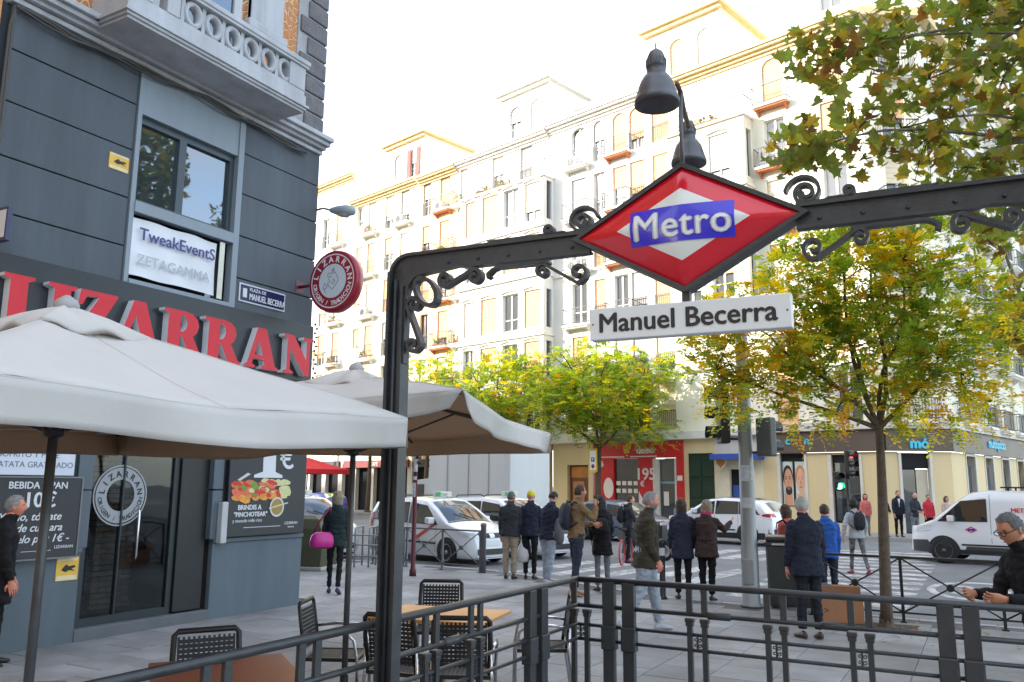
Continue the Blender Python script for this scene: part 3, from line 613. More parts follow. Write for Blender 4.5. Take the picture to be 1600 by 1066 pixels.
m = M(); m.tube([(-0.78, 0, 0.0), (-0.50, 0, 0.0)], 0.028, 8); m.box((-0.79, -0.1, -0.1), (-0.775, 0.1, 0.1)); m.build('bracket', mat('bracket_red', (0.13, 0.015, 0.03), 0.4), rs)
sb = thing('light_string', 'string of small dark bulbs down the corner edge beside the black fascia', 'light string', (WX+0.05, 10.33, 4.0))
m = M(); m.tube([(0, 0, 0.55), (0.01, 0.01, 0.0), (0, 0, -0.5)], 0.006, 5); m.build('wire', BLACK, sb)
for i in range(14):
    m = M(); m.ball((0.03*(1 if i % 2 else -0.4), 0.02, 0.52-i*0.075), 0.022, 8, 5); m.build('bulb', mat('bulb_amber', (0.25, 0.09, 0.03), 0.3), sb)
lu = thing('street_luminaire', 'grey cobra head street luminaire on an arm from the building corner', 'street lamp', (WX, 10.3, 6.4))
m = M(); m.tube([(0, 0, 0.12), (0.12, 0, 0.13), (0.28, 0, 0.08)], 0.02, 8); m.build('arm', GALV, lu)
m = M(); T = Matrix.Translation((0.28, 0, 0.07)) @ Matrix.Rotation(radians(100), 4, 'Y')
m.lathe([(0.03, 0), (0.05, 0.05), (0.085, 0.2), (0.1, 0.38), (0.08, 0.52), (0.02, 0.57)], 14, 0, True, T); m.build('head', mat('lamp_grey', (0.36, 0.42, 0.46), 0.4), lu)
m = M(); m.lathe([(0.02, 0.22), (0.07, 0.27), (0.08, 0.40), (0.02, 0.50)], 12, 0, True, T @ Matrix.Translation((0.045, 0, 0))); m.build('lens', mat('lamp_lens', (0.5, 0.5, 0.48), 0.2), lu)
# neighbouring blocks along the side streets: they stand outside the picture and shade the square
def plain_block(name, label, a, b_, col, nwin, face):
    o = thing(name, label, 'building', ((a[0]+b_[0])/2, (a[1]+b_[1])/2, 0)); m = M(); cx, cy = (a[0]+b_[0])/2, (a[1]+b_[1])/2
    m.box((a[0]-cx, a[1]-cy, 0), (b_[0]-cx, b_[1]-cy, b_[2])); m.build('wall', mat('block_'+name+str(round(a[0]))+str(round(a[1])), col, 0.85, var=0.15, vs=0.4), o)
    m = M(); m.box((a[0]-cx-0.4, a[1]-cy-0.4, b_[2]), (b_[0]-cx+0.4, b_[1]-cy+0.4, b_[2]+0.5)); m.build('cornice', STONE, o)
    wm = M(); wm.box((-0.6, -0.08, 0), (0.6, 0.03, 2.1), bev=0.02); me = wm.mesh('window', mat('block_window', (0.06, 0.07, 0.08), 0.15, var=0.1))
    for f in range(int((b_[2]-5)//3.2)):
        for k in range(nwin):
            tt = (k+0.5)/nwin
            if face == 'E': link('window', me, o, (b_[0]-cx, a[1]-cy+(b_[1]-a[1])*tt, 4.8+3.2*f), -pi/2)
            else: link('window', me, o, (a[0]-cx+(b_[0]-a[0])*tt, b_[1]-cy, 4.8+3.2*f), 0)
    return o
plain_block('apartment_building', 'sandy orange apartment block joined to the left edge of the grey corner building', (-24, -16, 0), (WX-0.02, 4.88, 25), rgb(205, 150, 95), 6, 'E')
plain_block('apartment_building', 'long beige apartment block behind the grey corner building along the side street', (-72, -8, 0), (-24.1, 10.2, 26), rgb(200, 185, 160), 12, 'N')
plain_block('apartment_building', 'tall brown apartment block far down the side street beyond the beige one', (-140, -8, 0), (-72.2, 10.2, 27), rgb(180, 150, 125), 14, 'N')
plain_block('apartment_building', 'cream apartment block on the near side of the square behind the viewer', (-9, -44, 0), (32, -26, 24), rgb(205, 190, 160), 10, 'N')
# ================================================================== the far side of the square: a row of sunlit apartment houses
RZF = atan2(-0.2419, 0.9703)
CREAM = mat('cream_stucco', rgb(232, 226, 206), 0.85, var=0.08, vs=0.5, streak=True)
WSTUC = mat('white_stucco', rgb(226, 224, 218), 0.85, var=0.07, vs=0.5, streak=True)
PEACH = mat('peach_stucco', rgb(238, 208, 165), 0.85, var=0.08, vs=0.5, streak=True)
YSTUC = mat('yellow_stucco', rgb(214, 194, 150), 0.85, var=0.1, vs=0.6, streak=True)
TRIM = mat('pale_trim', rgb(226, 222, 212), 0.8, var=0.08, vs=2)
OCHRE = mat('ochre_cornice', rgb(222, 198, 150), 0.8, var=0.1, vs=2)
TERRA = mat('terracotta_tiles', rgb(196, 120, 76), 0.8, var=0.15, vs=6)
BLINDS = [mat('peach_blind', rgb(226, 178, 128), 0.7, var=0.08, vs=3), mat('cream_blind', rgb(224, 210, 180), 0.7, var=0.06, vs=3), mat('white_blind', rgb(224, 222, 216), 0.7, var=0.06, vs=3), mat('grey_blind', rgb(170, 165, 160), 0.7, var=0.06, vs=3)]
WFRAME = mat('white_joinery', rgb(225, 222, 215), 0.5, var=0.05); BFRAME = mat('brown_joinery', rgb(110, 70, 50), 0.5, var=0.1)
FPANE = glass_mat('far_window_glass', (0.10, 0.105, 0.11), 1.0, 0.05)
RAIL = mat('balcony_iron', (0.05, 0.05, 0.055), 0.5, var=0.1)
PLANT = [leaf_mat('planter_green', (0.07, 0.12, 0.03)), leaf_mat('planter_yellow', (0.2, 0.17, 0.03))]
_wm = {}
def win_mesh(w, h, arch, fm, slats):
    k = (w, h, arch, fm.name)
    if k in _wm: return _wm[k]
    f = M(); t = 0.07
    f.box((-w/2, 0.16, 0), (-w/2+t, 0.24, h)); f.box((w/2-t, 0.16, 0), (w/2, 0.24, h)); f.box((-w/2+t, 0.16, h-t), (w/2-t, 0.24, h)); f.box((-w/2+t, 0.16, 0), (w/2-t, 0.24, t))
    f.box((-0.05, 0.15, t), (0.05, 0.23, h-t)); f.box((-w/2+t, 0.17, h*0.3), (w/2-t, 0.22, h*0.3+0.05))
    p = M(); p.box((-w/2+t, 0.205, t), (w/2-t, 0.215, h-t))
    bl = M(); n = 10
    for i in range(n): bl.box((-w/2+0.03, 0.10, h*i/n), (w/2-0.03, 0.13, h*(i+1)/n-0.012))
    _wm[k] = (f.mesh('window', fm), p.mesh('pane', FPANE), bl)
    return _wm[k]
_bm = {}
def place_window(par, x, y, z, w, h, arch=False, blind=None, frac=0.6, fm=None, wallm=None, shut=None):
    f, p, bl = win_mesh(w, h, arch, fm or WFRAME, 0)
    o = link('window', f, par, (x, y, z)); link('pane', p, o)
    if blind is not None and frac > 0.05:
        k = (w, h, blind.name, round(frac*4))
        if k not in _bm:
            fr = max(1, round(frac*4))/4; b = M()
            n = max(3, int(10*fr))
            for i in range(n): b.box((-w/2+0.03, 0.10, h-h*fr*(i+1)/n+0.012), (w/2-0.03, 0.13, h-h*fr*i/n))
            _bm[k] = b.mesh('blind', blind)
        link('blind', _bm[k], o)
    return o
def balcony(par, x, y, z, w, d=0.55, kind='white', h=0.95):
    k = (w, d, kind)
    if k not in _bm:
        s = M(); s.box((-w/2, -d, -0.14), (w/2, 0.02, 0), 0, bev=0.02); s.box((-w/2+0.06, -d+0.08, -0.22), (w/2-0.06, 0.02, -0.14), 1)
        for sx in (-w/2+0.12, w/2-0.22): s.prism([(-d*0.8, -0.22), (0.02, -0.22), (0.02, -0.5), (-d*0.25, -0.4)], 0, 0.1, 1, Matrix.Translation((sx, 0, 0)) @ Matrix(((0,0,1,0),(1,0,0,0),(0,1,0,0),(0,0,0,1))))
        r = M(); r.box((-w/2, -d, h-0.04), (w/2, -d+0.04, h)); r.box((-w/2, -d, 0.08), (w/2, -d+0.03, 0.11))
        for sx in (-w/2, w/2-0.03): r.box((sx, -d+0.04, h-0.04), (sx+0.03, 0, h)); r.box((sx, -d+0.04, 0.08), (sx+0.03, 0, 0.11))
        n = int(w/0.13)
        for i in range(n+1): xx = -w/2+0.012+(w-0.03)*i/n; r.box((xx-0.009, -d+0.008, 0), (xx+0.009, -d+0.026, h-0.02))
        for i in range(1, int(d/0.14)+1):
            for sx in (-w/2+0.006, w/2-0.024): r.box((sx, -d+0.14*i, 0.1), (sx+0.018, -d+0.14*i+0.018, h-0.03))
        _bm[k] = (s.mesh('balcony', [TRIM, TERRA if kind == 'tile' else TRIM]), r.mesh('railing', RAIL))
    o = link('balcony', _bm[k][0], par, (x, y, z)); link('railing', _bm[k][1], o)
    return o
def planter(par, x, y, z, w, rng):
    m = M(); m.box((-w/2, -0.1, 0), (w/2, 0.1, 0.18), 2)
    for i in range(int(w*60)):
        c = Vector((rng.uniform(-w/2, w/2), rng.uniform(-0.14, 0.14), rng.uniform(0.12, 0.5))); a = Vector((rng.uniform(-1,1), rng.uniform(-1,1), rng.uniform(-1,1)))*0.09; b = Vector((rng.uniform(-1,1), rng.uniform(-1,1), rng.uniform(-1,1)))*0.07
        m.add([c-a, c+b, c+a, c-b], [(0,1,2,3)], 0 if rng.random() < 0.7 else 1)
    m.build('planter', [PLANT[0], PLANT[1], TERRA], par, (x, y, z))
def acbox(par, x, y, z):
    m = M(); m.box((-0.38, -0.15, 0), (0.38, 0.15, 0.55), 0, bev=0.02); T = Matrix.Translation((-0.08, -0.155, 0.28)) @ Matrix.Rotation(pi/2, 4, 'X'); m.lathe([(0.22, 0), (0.22, 0.01), (0.03, 0.012)], 16, 1, False, T)
    m.build('air_conditioner', [TRIM, RAIL], par, (x, y, z))
def wall_open(m, x0, x1, z0, z1, cols, y=0.0, mi=0, rev=0.32, T=None):
    """front wall with real openings: cols = [(xa, xb, [(za, zb, arch)...])]"""
    cols = sorted(cols); x = x0
    def q(a, b): m.add([(a[0], y, a[1]), (b[0], y, a[1]), (b[0], y, b[1]), (a[0], y, b[1])], [(0,1,2,3)], mi, False, T)
    for xa, xb, ops in cols:
        q((x, z0), (xa, z1)); z = z0
        for za, zb, arch in sorted(ops):
            q((xa, z), (xb, za))
            m.add([(xa,y,za),(xb,y,za),(xb,y+rev,za),(xa,y+rev,za)], [(0,1,2,3)], mi, False, T)
            m.add([(xa,y,zb),(xa,y+rev,zb),(xb,y+rev,zb),(xb,y,zb)], [(0,1,2,3)], mi, False, T)
            m.add([(xa,y,za),(xa,y+rev,za),(xa,y+rev,zb),(xa,y,zb)], [(0,1,2,3)], mi, False, T)
            m.add([(xb,y,za),(xb,y,zb),(xb,y+rev,zb),(xb,y+rev,za)], [(0,1,2,3)], mi, False, T)
            if arch:
                w = (xb-xa)/2; c = (xa+xb)/2; n = 8; hh = w*0.8
                for sgn in (-1, 1):
                    cv = [(c+sgn*w*cos(pi/2*i/n), zb-hh+hh*sin(pi/2*i/n)) for i in range(n+1)]
                    vs = [(px, y+0.003, pz) for px, pz in cv]+[(c+sgn*w, y+0.003, zb)]
                    f = [(i, i+1, n+1) for i in range(n)]; m.add(vs, f if sgn < 0 else [t[::-1] for t in f], mi, False, T)
                    vs = [(px, y+0.003, pz) for px, pz in cv]+[(px, y+rev*0.5, pz) for px, pz in cv]
                    m.add(vs, [(i, i+1, n+2+i, n+1+i) for i in range(n)], mi, False, T)
            z = zb
        q((xa, z), (xb, z1)); x = xb
    q((x, z0), (x1, z1))
FL = [4.75, 7.8, 10.95, 14.15, 17.3, 20.5]
def house(label, s0, s1, ztop, wm, cols, seed, depth=14, z0=4.55, cornice=None, arch_top=False, baly=(1, 2, 3, 4, 5), group=None):
    """s0<s1 along the facade; cols = [(s centre, width, kind)]; returns the root with x = s1-s"""
    rng = random.Random(seed); Wd = s1-s0
    o = thing('apartment_building', label, 'building', fac(s1, 0), RZF)
    m = M(); C = []
    for s, w, kind in cols:
        ops = []
        for k, z in enumerate(FL):
            if z+2.6 > ztop: continue
            h = 2.45 if kind != 'small' else 1.5
            za = z if kind != 'small' else z+0.9
            ops.append((za, za+h, (arch_top and k == 5) or kind == 'arch'))
        C.append((s1-s-w/2, s1-s+w/2, ops))
        for k, (za, zb, ar) in enumerate(ops):
            bl = rng.choice([BLINDS[0], BLINDS[1], BLINDS[2], BLINDS[0], None, BLINDS[3]])
            wo = place_window(o, s1-s, 0, za, w, zb-za, ar, bl, rng.choice([1, 1, 0.75, 0.5, 0.9]), BFRAME if (wm is PEACH and rng.random() < 0.6) else WFRAME)
            if kind in ('balc', 'tile') and k in baly: 
                balcony(o, s1-s, -0.01, za-0.02, w+0.75, 0.5, kind)
                if rng.random() < 0.3: planter(o, s1-s, -0.38, za, w*0.8, rng)
                elif rng.random() < 0.3: acbox(o, s1-s-0.25, -0.24, za)
            elif kind == 'rail':
                kk = ('rail', w)
                if kk not in _bm:
                    r = M(); r.box((-w/2, -0.03, 0.95), (w/2, 0.01, 0.99)); n = int(w/0.12)
                    for i in range(n+1): xx = -w/2+w*i/n; r.box((xx-0.008, -0.02, 0.02), (xx+0.008, 0.0, 0.95))
                    _bm[kk] = r.mesh('railing', RAIL)
                link('railing', _bm[kk], o, (s1-s, 0, za))
            if kind == 'hood': 
                kk = ('hood', w)
                if kk not in _bm:
                    h_ = M(); h_.tube([(-w/2-0.15+ (w+0.3)*i/8, -0.06, 0.12*sin(pi*i/8)) for i in range(9)], 0.06, 6, 0, False); _bm[kk] = h_.mesh('window_hood', TRIM)
                link('window_hood', _bm[kk], o, (s1-s, 0, zb+0.12))
            else:
                kk = ('lintel', w)
                if kk not in _bm:
                    h_ = M(); h_.box((-w/2-0.12, -0.05, 0.06), (w/2+0.12, 0.02, 0.2), bev=0.015); _bm[kk] = h_.mesh('lintel', TRIM)
                if not ar: link('lintel', _bm[kk], o, (s1-s, 0, zb))
    wall_open(m, 0, Wd, z0, ztop, C, 0.0, 0)
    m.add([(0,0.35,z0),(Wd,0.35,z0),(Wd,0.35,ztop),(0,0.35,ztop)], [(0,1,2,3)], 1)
    m.add([(0,0,z0),(0,0,ztop),(0,depth,ztop),(0,depth,z0)], [(0,1,2,3)], 0); m.add([(Wd,0,z0),(Wd,depth,z0),(Wd,depth,ztop),(Wd,0,ztop)], [(0,1,2,3)], 0)
    m.add([(0,depth,z0),(0,depth,ztop),(Wd,depth,ztop),(Wd,depth,z0)], [(0,1,2,3)], 0); m.add([(0,0,ztop),(Wd,0,ztop),(Wd,depth,ztop),(0,depth,ztop)], [(0,1,2,3)], 0)
    m.build('wall', [wm, DARKGAP], o)
    c = M()
    for k, (dz, e) in enumerate(((-0.45, 0.1), (-0.3, 0.25), (-0.15, 0.45), (-0.02, 0.55))): c.box((0.004, -e, ztop+dz), (Wd-0.004, 0.0-0.002*k, ztop+dz+0.145))
    c.box((0.01, 0.0, ztop+0.003), (Wd-0.01, 0.6, ztop+0.14))
    c.build('cornice', cornice or TRIM, o)
    for zz in (FL[1]-0.25, FL[3]-0.2):
        b = M(); b.box((0.003, -0.09, zz), (Wd-0.003, -0.002, zz+0.13), bev=0.02); b.build('string_course', TRIM, o)
    return o, s1
def attic(o, s1, sa, sb, z0, z1, wm, cols, cornice, seed, back=0.02, arch=True):
    rng = random.Random(seed); m = M(); xa, xb = s1-sb, s1-sa
    C = []
    for s, w in cols:
        C.append((s1-s-w/2, s1-s+w/2, [(z0+0.35, z0+2.45, arch)])); place_window(o, s1-s, back, z0+0.35, w, 2.1, arch, rng.choice(BLINDS), rng.choice([0.5, 1]), WFRAME)
    wall_open(m, xa, xb, z0, z1, C, back); m.add([(xa,back+.35,z0),(xb,back+.35,z0),(xb,back+.35,z1),(xa,back+.35,z1)], [(0,1,2,3)], 1)
    m.add([(xa,back,z0),(xa,back,z1),(xa,10,z1),(xa,10,z0)], [(0,1,2,3)]); m.add([(xb,back,z0),(xb,10,z0),(xb,10,z1),(xb,back,z1)], [(0,1,2,3)]); m.add([(xa,back,z1),(xb,back,z1),(xb,10,z1),(xa,10,z1)], [(0,1,2,3)])
    m.build('attic', [wm, DARKGAP], o)
    c = M(); c.box((xa-0.3, back-0.45, z1+0.002), (xb+0.3, 10, z1+0.2), 0); c.box((xa-0.15, back-0.25, z1-0.2), (xb+0.15, back-0.002, z1), 0); c.build('attic_cornice', cornice, o)

# right-hand corner house, with a projecting bay, a chamfered corner and a side street front
EB, s1 = house('big cream corner building with the optician shop and brown fascia at its foot', -2.42, 9.3, 23.6, CREAM, [(1.85, 1.05, 'tile'), (-1.0, 1.1, 'rail'), (8.4, 1.1, 'rail')], 11, 12, 4.55, OCHRE, arch_top=True)
attic(EB, s1, 4.6, 9.2, 23.6, 27.0, CREAM, [(5.5, 0.95), (7.2, 0.95)], OCHRE, 5)
def bay(o, s1, sa, sb, off, z0, z1, wm, cols, floors, seed, arch=False, rail=True, roofrail=True):
    rng = random.Random(seed); m = M(); xa, xb = s1-sb, s1-sa; C = []
    for s, w in cols:
        ops = []
        for (za, zb) in floors:
            ops.append((za, zb, False)); place_window(o, s1-s, -off, za, w, zb-za, False, rng.choice([BLINDS[0], BLINDS[0], BLINDS[1], BLINDS[2], None]), rng.choice([1, 0.75, 1, 0.5]), WFRAME)
            kk = ('pil', round(zb-za, 2))
            if kk not in _bm:
                h_ = M(); h_.box((-0.09, -0.05, -0.1), (0.09, -0.002, zb-za+0.1), bev=0.015); _bm[kk] = h_.mesh('pilaster', TRIM)
            link('pilaster', _bm[kk], o, (s1-s+w/2+0.16, -off, za))
            kk = ('bhood', w)
            if kk not in _bm:
                h_ = M(); h_.tube([(-w/2-0.1+(w+0.2)*i/8, -0.05, 0.10*sin(pi*i/8)) for i in range(9)], 0.05, 6, 0, False); _bm[kk] = h_.mesh('window_hood', TRIM)
            link('window_hood', _bm[kk], o, (s1-s, -off, zb+0.1))
        C.append((s1-s-w/2, s1-s+w/2, ops))
    wall_open(m, xa, xb, z0, z1, C, -off)
    m.add([(xa,-off+.33,z0),(xb,-off+.33,z0),(xb,-off+.33,z1),(xa,-off+.33,z1)], [(0,1,2,3)], 1)
    m.add([(xa,-off,z0),(xa,-off,z1),(xa,0,z1),(xa,0,z0)], [(0,1,2,3)]); m.add([(xa,-off,z0),(xa,0,z0),(xb,0,z0),(xb,-off,z0)], [(0,1,2,3)]); m.add([(xa,-off,z1),(xb,-off,z1),(xb,0,z1),(xa,0,z1)], [(0,1,2,3)])
    # the side that faces right has a narrow window of its own on every floor
    TS = Matrix.Translation((xb, 0, 0)) @ Matrix.Rotation(pi/2, 4, 'Z')
    sc = [(-off*0.72, -off*0.22, [(za, zb, False) for za, zb in floors])]
    wall_open(m, -off, 0, z0, z1, sc, 0, 0, 0.15, TS)
    m.add([(-off,0.15,z0),(0,0.15,z0),(0,0.15,z1),(-off,0.15,z1)], [(0,1,2,3)], 2, False, TS)
    m.build('bay', [wm, DARKGAP, FPANE], o)
    c = M()
    for za, zb in floors[1:]+[(z1+0.3, z1)]:
        c = M(); c.box((xa-0.08, -off-0.14, za-0.5), (xb+0.08, -off+0.001, za-0.36), bev=0.02); c.box((xb+0.002, -off, za-0.5), (xb+0.08, 0, za-0.36)); c.build('ledge', TRIM, o)
    if roofrail:
        r = M(); L = xb-xa; n = int(L/0.14)
        r.box((xa, -off+0.02, z1+0.9), (xb, -off+0.06, z1+0.94)); r.box((xb-0.04, -off+0.06, z1+0.9), (xb, 0, z1+0.94))
        for i in range(n+1): r.box((xa+L*i/n-0.008, -off+0.03, z1), (xa+L*i/n+0.008, -off+0.046, z1+0.9))
        r.build('railing', RAIL, o)
        for k in range(2): planter(o, xa+L*(0.25+0.25*k), -off+0.25, z1, 1.2, rng)
bay(EB, s1, 3.0, 7.4, 0.9, 10.2, 20.2, CREAM, [(4.4, 1.15), (6.2, 1.15)], [(10.9, 13.4), (13.9, 16.3), (16.9, 19.4)], 21)
# chamfer and side street front of the corner house
CH0 = (s1+2.42, 0); CHL = 2.8; SL = 30
Tch = Matrix.Translation((CH0[0], CH0[1], 0)) @ Matrix.Rotation(pi/4, 4, 'Z')
c1 = Tch @ Vector((CHL, 0, 0)); Tsd = Matrix.Translation(c1) @ Matrix.Rotation(pi/2, 4, 'Z')
m = M()
wall_open(m, 0, CHL, 4.55, 23.6, [(0.85, 1.95, [(z, z+2.45, False) for z in FL])], 0, 0, 0.32, Tch)
m.add([(0,0.33,4.55),(CHL,0.33,4.55),(CHL,0.33,23.6),(0,0.33,23.6)], [(0,1,2,3)], 1, False, Tch)
sc = [(1.6+3.0*k, 2.75+3.0*k, [(z, z+2.45, False) for z in FL]) for k in range(9)]
wall_open(m, 0, SL, 4.55, 23.6, sc, 0, 0, 0.32, Tsd)
m.add([(0,0.33,4.55),(SL,0.33,4.55),(SL,0.33,23.6),(0,0.33,23.6)], [(0,1,2,3)], 1, False, Tsd)
a0, a1, a2 = CH0, Tch @ Vector((CHL, 0, 0)), Tsd @ Vector((SL, 0, 0)); m.add([(a0[0],a0[1],23.6),(a1.x,a1.y,23.6),(a2.x,a2.y,23.6),(a0[0],a2.y,23.6)], [(0,1,2,3)], 0)
m.build('corner_wall', [CREAM, DARKGAP], EB)
c = M(); c.box((-0.1, -0.5, 23.3), (CHL+0.1, -0.002, 23.7), 0, Tch); c.box((-0.1, -0.45, 23.32), (SL, -0.003, 23.69), 0, Tsd); c.build('corner_cornice', OCHRE, EB)
rg = random.Random(4)
def side_win(T, rz, x, z):
    p = T @ Vector((x, 0, z)); o = place_window(EB, p.x, p.y, p.z, 1.1 if rz < 1 else 1.15, 2.45, False, rg.choice(BLINDS), rg.choice([0.5, 1, 0.75]), WFRAME); o.rotation_euler.z = rz
    b = balcony(EB, p.x, p.y, p.z-0.02, 1.8, 0.5, 'white'); b.rotation_euler.z = rz
for z in FL: side_win(Tch, pi/4, 1.4, z)
for k in range(9):
    for z in FL: side_win(Tsd, pi/2, 2.175+3.0*k, z)
# the corner part rises two storeys higher
UP0, UP1 = 23.72, 30.4; UF = (24.4, 27.4)
m = M(); xa = s1+0.25
wall_open(m, xa, s1+2.42, UP0, UP1, [(s1+0.7, s1+1.75, [(z, z+2.3, False) for z in UF])], 0.0)
wall_open(m, 0, CHL, UP0, UP1, [(0.85, 1.95, [(z, z+2.3, False) for z in UF])], 0, 0, 0.32, Tch)
wall_open(m, 0, SL, UP0, UP1, [(1.6+3.0*k, 2.75+3.0*k, [(z, z+2.3, False) for z in UF]) for k in range(9)], 0, 0, 0.32, Tsd)
m.add([(xa,0.33,UP0),(s1+2.42,0.33,UP0),(s1+2.42,0.33,UP1),(xa,0.33,UP1)], [(0,1,2,3)], 1); m.add([(0,0.33,UP0),(CHL,0.33,UP0),(CHL,0.33,UP1),(0,0.33,UP1)], [(0,1,2,3)], 1, False, Tch); m.add([(0,0.33,UP0),(SL,0.33,UP0),(SL,0.33,UP1),(0,0.33,UP1)], [(0,1,2,3)], 1, False, Tsd)
m.add([(xa,0,UP0),(xa,0,UP1),(xa,14,UP1),(xa,14,UP0)], [(0,1,2,3)]); m.add([(xa,0,UP1),(s1+2.42,0,UP1),(a1.x,a1.y,UP1),(a2.x,a2.y,UP1),(xa,a2.y,UP1)], [(0,1,2,3,4)])
m.build('upper_wall', [CREAM, DARKGAP], EB)
c = M(); c.box((xa-0.3, -0.4, UP1-0.25), (s1+2.42, -0.002, UP1+0.05)); c.box((-0.1, -0.4, UP1-0.24), (CHL+0.1, -0.002, UP1+0.05), 0, Tch); c.box((-0.1, -0.4, UP1-0.23), (SL, -0.003, UP1+0.04), 0, Tsd); stuff(c.build('upper_cornice', OCHRE, EB))
for z in UF:
    place_window(EB, s1+1.225, 0, z, 1.05, 2.3, False, BLINDS[1], 0.5)
    for T_, rz_, xs_ in ((Tch, pi/4, [1.4]), (Tsd, pi/2, [2.175+3.0*k for k in range(9)])):
        for x_ in xs_: p_ = T_ @ Vector((x_, 0, z)); o_ = place_window(EB, p_.x, p_.y, p_.z, 1.12, 2.3, False, rg.choice(BLINDS), rg.choice([0.5, 1])); o_.rotation_euler.z = rz_
# house with tiled balconies
DB, d1 = house('white apartment house with round headed top windows between the bay house and the corner house', 9.3, 16.4, 23.55, WSTUC, [(9.95, 1.0, 'rail'), (11.15, 0.95, 'tile'), (14.1, 1.1, 'balc'), (12.6, 0.8, 'rail')], 12, 13, 4.55, TRIM, arch_top=True)
attic(DB, d1, 10.4, 15.6, 23.7, 25.2, WSTUC, [], TRIM, 6, back=2.2)
# bay house
CB, c1_ = house('white apartment house with a wide projecting three window bay', 16.4, 24.6, 23.4, WSTUC, [(24.0, 0.7, 'balc'), (18.3, 1.0, 'rail'), (20.8, 1.0, 'rail')], 13, 13, 4.55, TRIM)
attic(CB, c1_, 16.5, 20.6, 23.5, 26.9, WSTUC, [(17.5, 1.0), (19.3, 1.0)], TRIM, 8)
bay(CB, c1_, 16.05, 23.3, 0.9, 4.6, 20.4, WSTUC, [(20.6, 1.4), (18.75, 1.3), (16.95, 1.3), (22.4, 0.9)], [(5.0, 7.3), (8.0, 10.2), (11.0, 13.3), (14.6, 16.8), (17.6, 20.0)], 22)
# peach house, tall cream house, pale house at the far left
BB, b1 = house('narrow peach apartment house with ochre cornice and small balconies left of the white bay house', 24.6, 28.6, 23.3, PEACH, [(25.9, 1.0, 'tile'), (27.8, 0.8, 'rail')], 14, 13, 4.55, OCHRE)
AB, a1_ = house('cream apartment house whose tall attic has an ochre eave and red shutters', 28.6, 36.6, 23.4, CREAM, [(30.2, 0.95, 'balc'), (32.0, 0.95, 'rail'), (34.1, 0.95, 'balc'), (35.6, 0.8, 'small')], 15, 13, 4.55, OCHRE)
attic(AB, a1_, 28.3, 32.6, 23.5, 26.8, CREAM, [(31.2, 0.9), (29.5, 0.8)], OCHRE, 9)
SHT = mat('red_shutter', rgb(150, 52, 44), 0.6)
for sx in (-0.62, 0.42):
    m = M()
    for i in range(14): m.box((sx, -0.05, i*0.15), (sx+0.4, -0.015, i*0.15+0.13))
    m.box((sx-0.01, -0.035, -0.02), (sx+0.41, -0.012, 2.12)); m.build('shutter', SHT, AB, (a1_-29.5, 0, 23.85))
ZB, z1_ = house('pale apartment house at the far left end of the row beside the grey corner building', 36.6, 48, 25.8, WSTUC, [(38.3, 0.9, 'balc'), (40.2, 0.9, 'rail'), (43, 1.0, 'balc'), (46, 1.0, 'balc')], 16, 13, 4.55, OCHRE)
house('plain cream apartment house hidden behind the grey corner building', 48, 66, 23, CREAM, [(50, 1, 'rail'), (54, 1, 'balc'), (58, 1, 'rail'), (62, 1, 'balc')], 17)
m = M(); m.tube([(a1_-34, 3, 23.6), (a1_-34, 3, 25.6)], 0.03, 5); m.box((a1_-34.6, 2.98, 25.4), (a1_-33.5, 3.02, 25.44))
for i in range(6): m.box((a1_-34.6+i*0.2, 2.7, 25.43), (a1_-34.58+i*0.2, 3.3, 25.46))
m.build('aerial', RAIL, AB)
# ---------------------------------------------------------------- ground floors and shopfronts
def gbox(o, s1, name, mats, boxes, text=None):
    m = M()
    for b in boxes:
        sa, sb, za, zb, ya, yb = b[:6]; m.box((s1-sb, ya, za), (s1-sa, yb, zb), b[6] if len(b) > 6 else 0, bev=b[7] if len(b) > 7 else 0)
    for t in (text or []):
        s_, sz, sc_, zc_, yy, mi, bd = t; m.text(s_, sz, frame((s1-sc_, yy, zc_), (1, 0, 0), (0, 0, 1)), mi, 0.03, bd)
    return m.build(name, mats, o)
BROWN = mat('brown_fascia', rgb(92, 78, 68), 0.5, var=0.1, vs=1)
CYAN = mat('cyan_letters', rgb(70, 190, 215), 0.4, var=0.03); LGREY = mat('light_stone', rgb(205, 200, 190), 0.7, var=0.1)
SHOPGL = glass_mat('shop_glass', (0.05, 0.055, 0.06), 0.6)
DIMROOM = mat('dim_shop', (0.10, 0.09, 0.08), 0.8, var=0.3, vs=1.5)
# corner house ground floor: wall pieces leave the openings free
GF = [(-2.42, -1.28, 0, 3.4), (-0.06, 1.18, 0, 3.4), (2.34, 3.2, 0, 3.4), (-1.28, -0.06, 3.3, 3.4), (1.18, 2.34, 3.4, 3.44), (-2.42, 3.2, 4.42, 4.55)]
gbox(EB, s1, 'shop_wall', [YSTUC], [(a, b, c_, d, 0, 0.3) for a, b, c_, d in GF]+[(-1.28, -0.06, 0, 0.35, 0.05, 0.3), (1.18, 2.34, 0, 1.0, 0.05, 0.3)])
gbox(EB, s1, 'shop_trim', [LGREY], [(-1.40, -1.28, 0, 3.3, -0.04, 0.28), (-0.06, 0.1, 0, 3.3, -0.04, 0.28), (1.06, 1.18, 0, 3.4, -0.04, 0.28), (2.34, 2.5, 0, 3.4, -0.04, 0.28), (-2.42, 3.2, 4.36, 4.75, -0.3, -0.003, 0, 0.03)])
gbox(EB, s1, 'brown_fascia', [BROWN, CYAN], [(-2.42, 3.2, 3.42, 4.36, -0.14, -0.001)], [('c', 0.5, 1.85, 3.8, -0.16, 1, 0.02), ('n', 0.5, 0.95, 3.8, -0.16, 1, 0.02)])
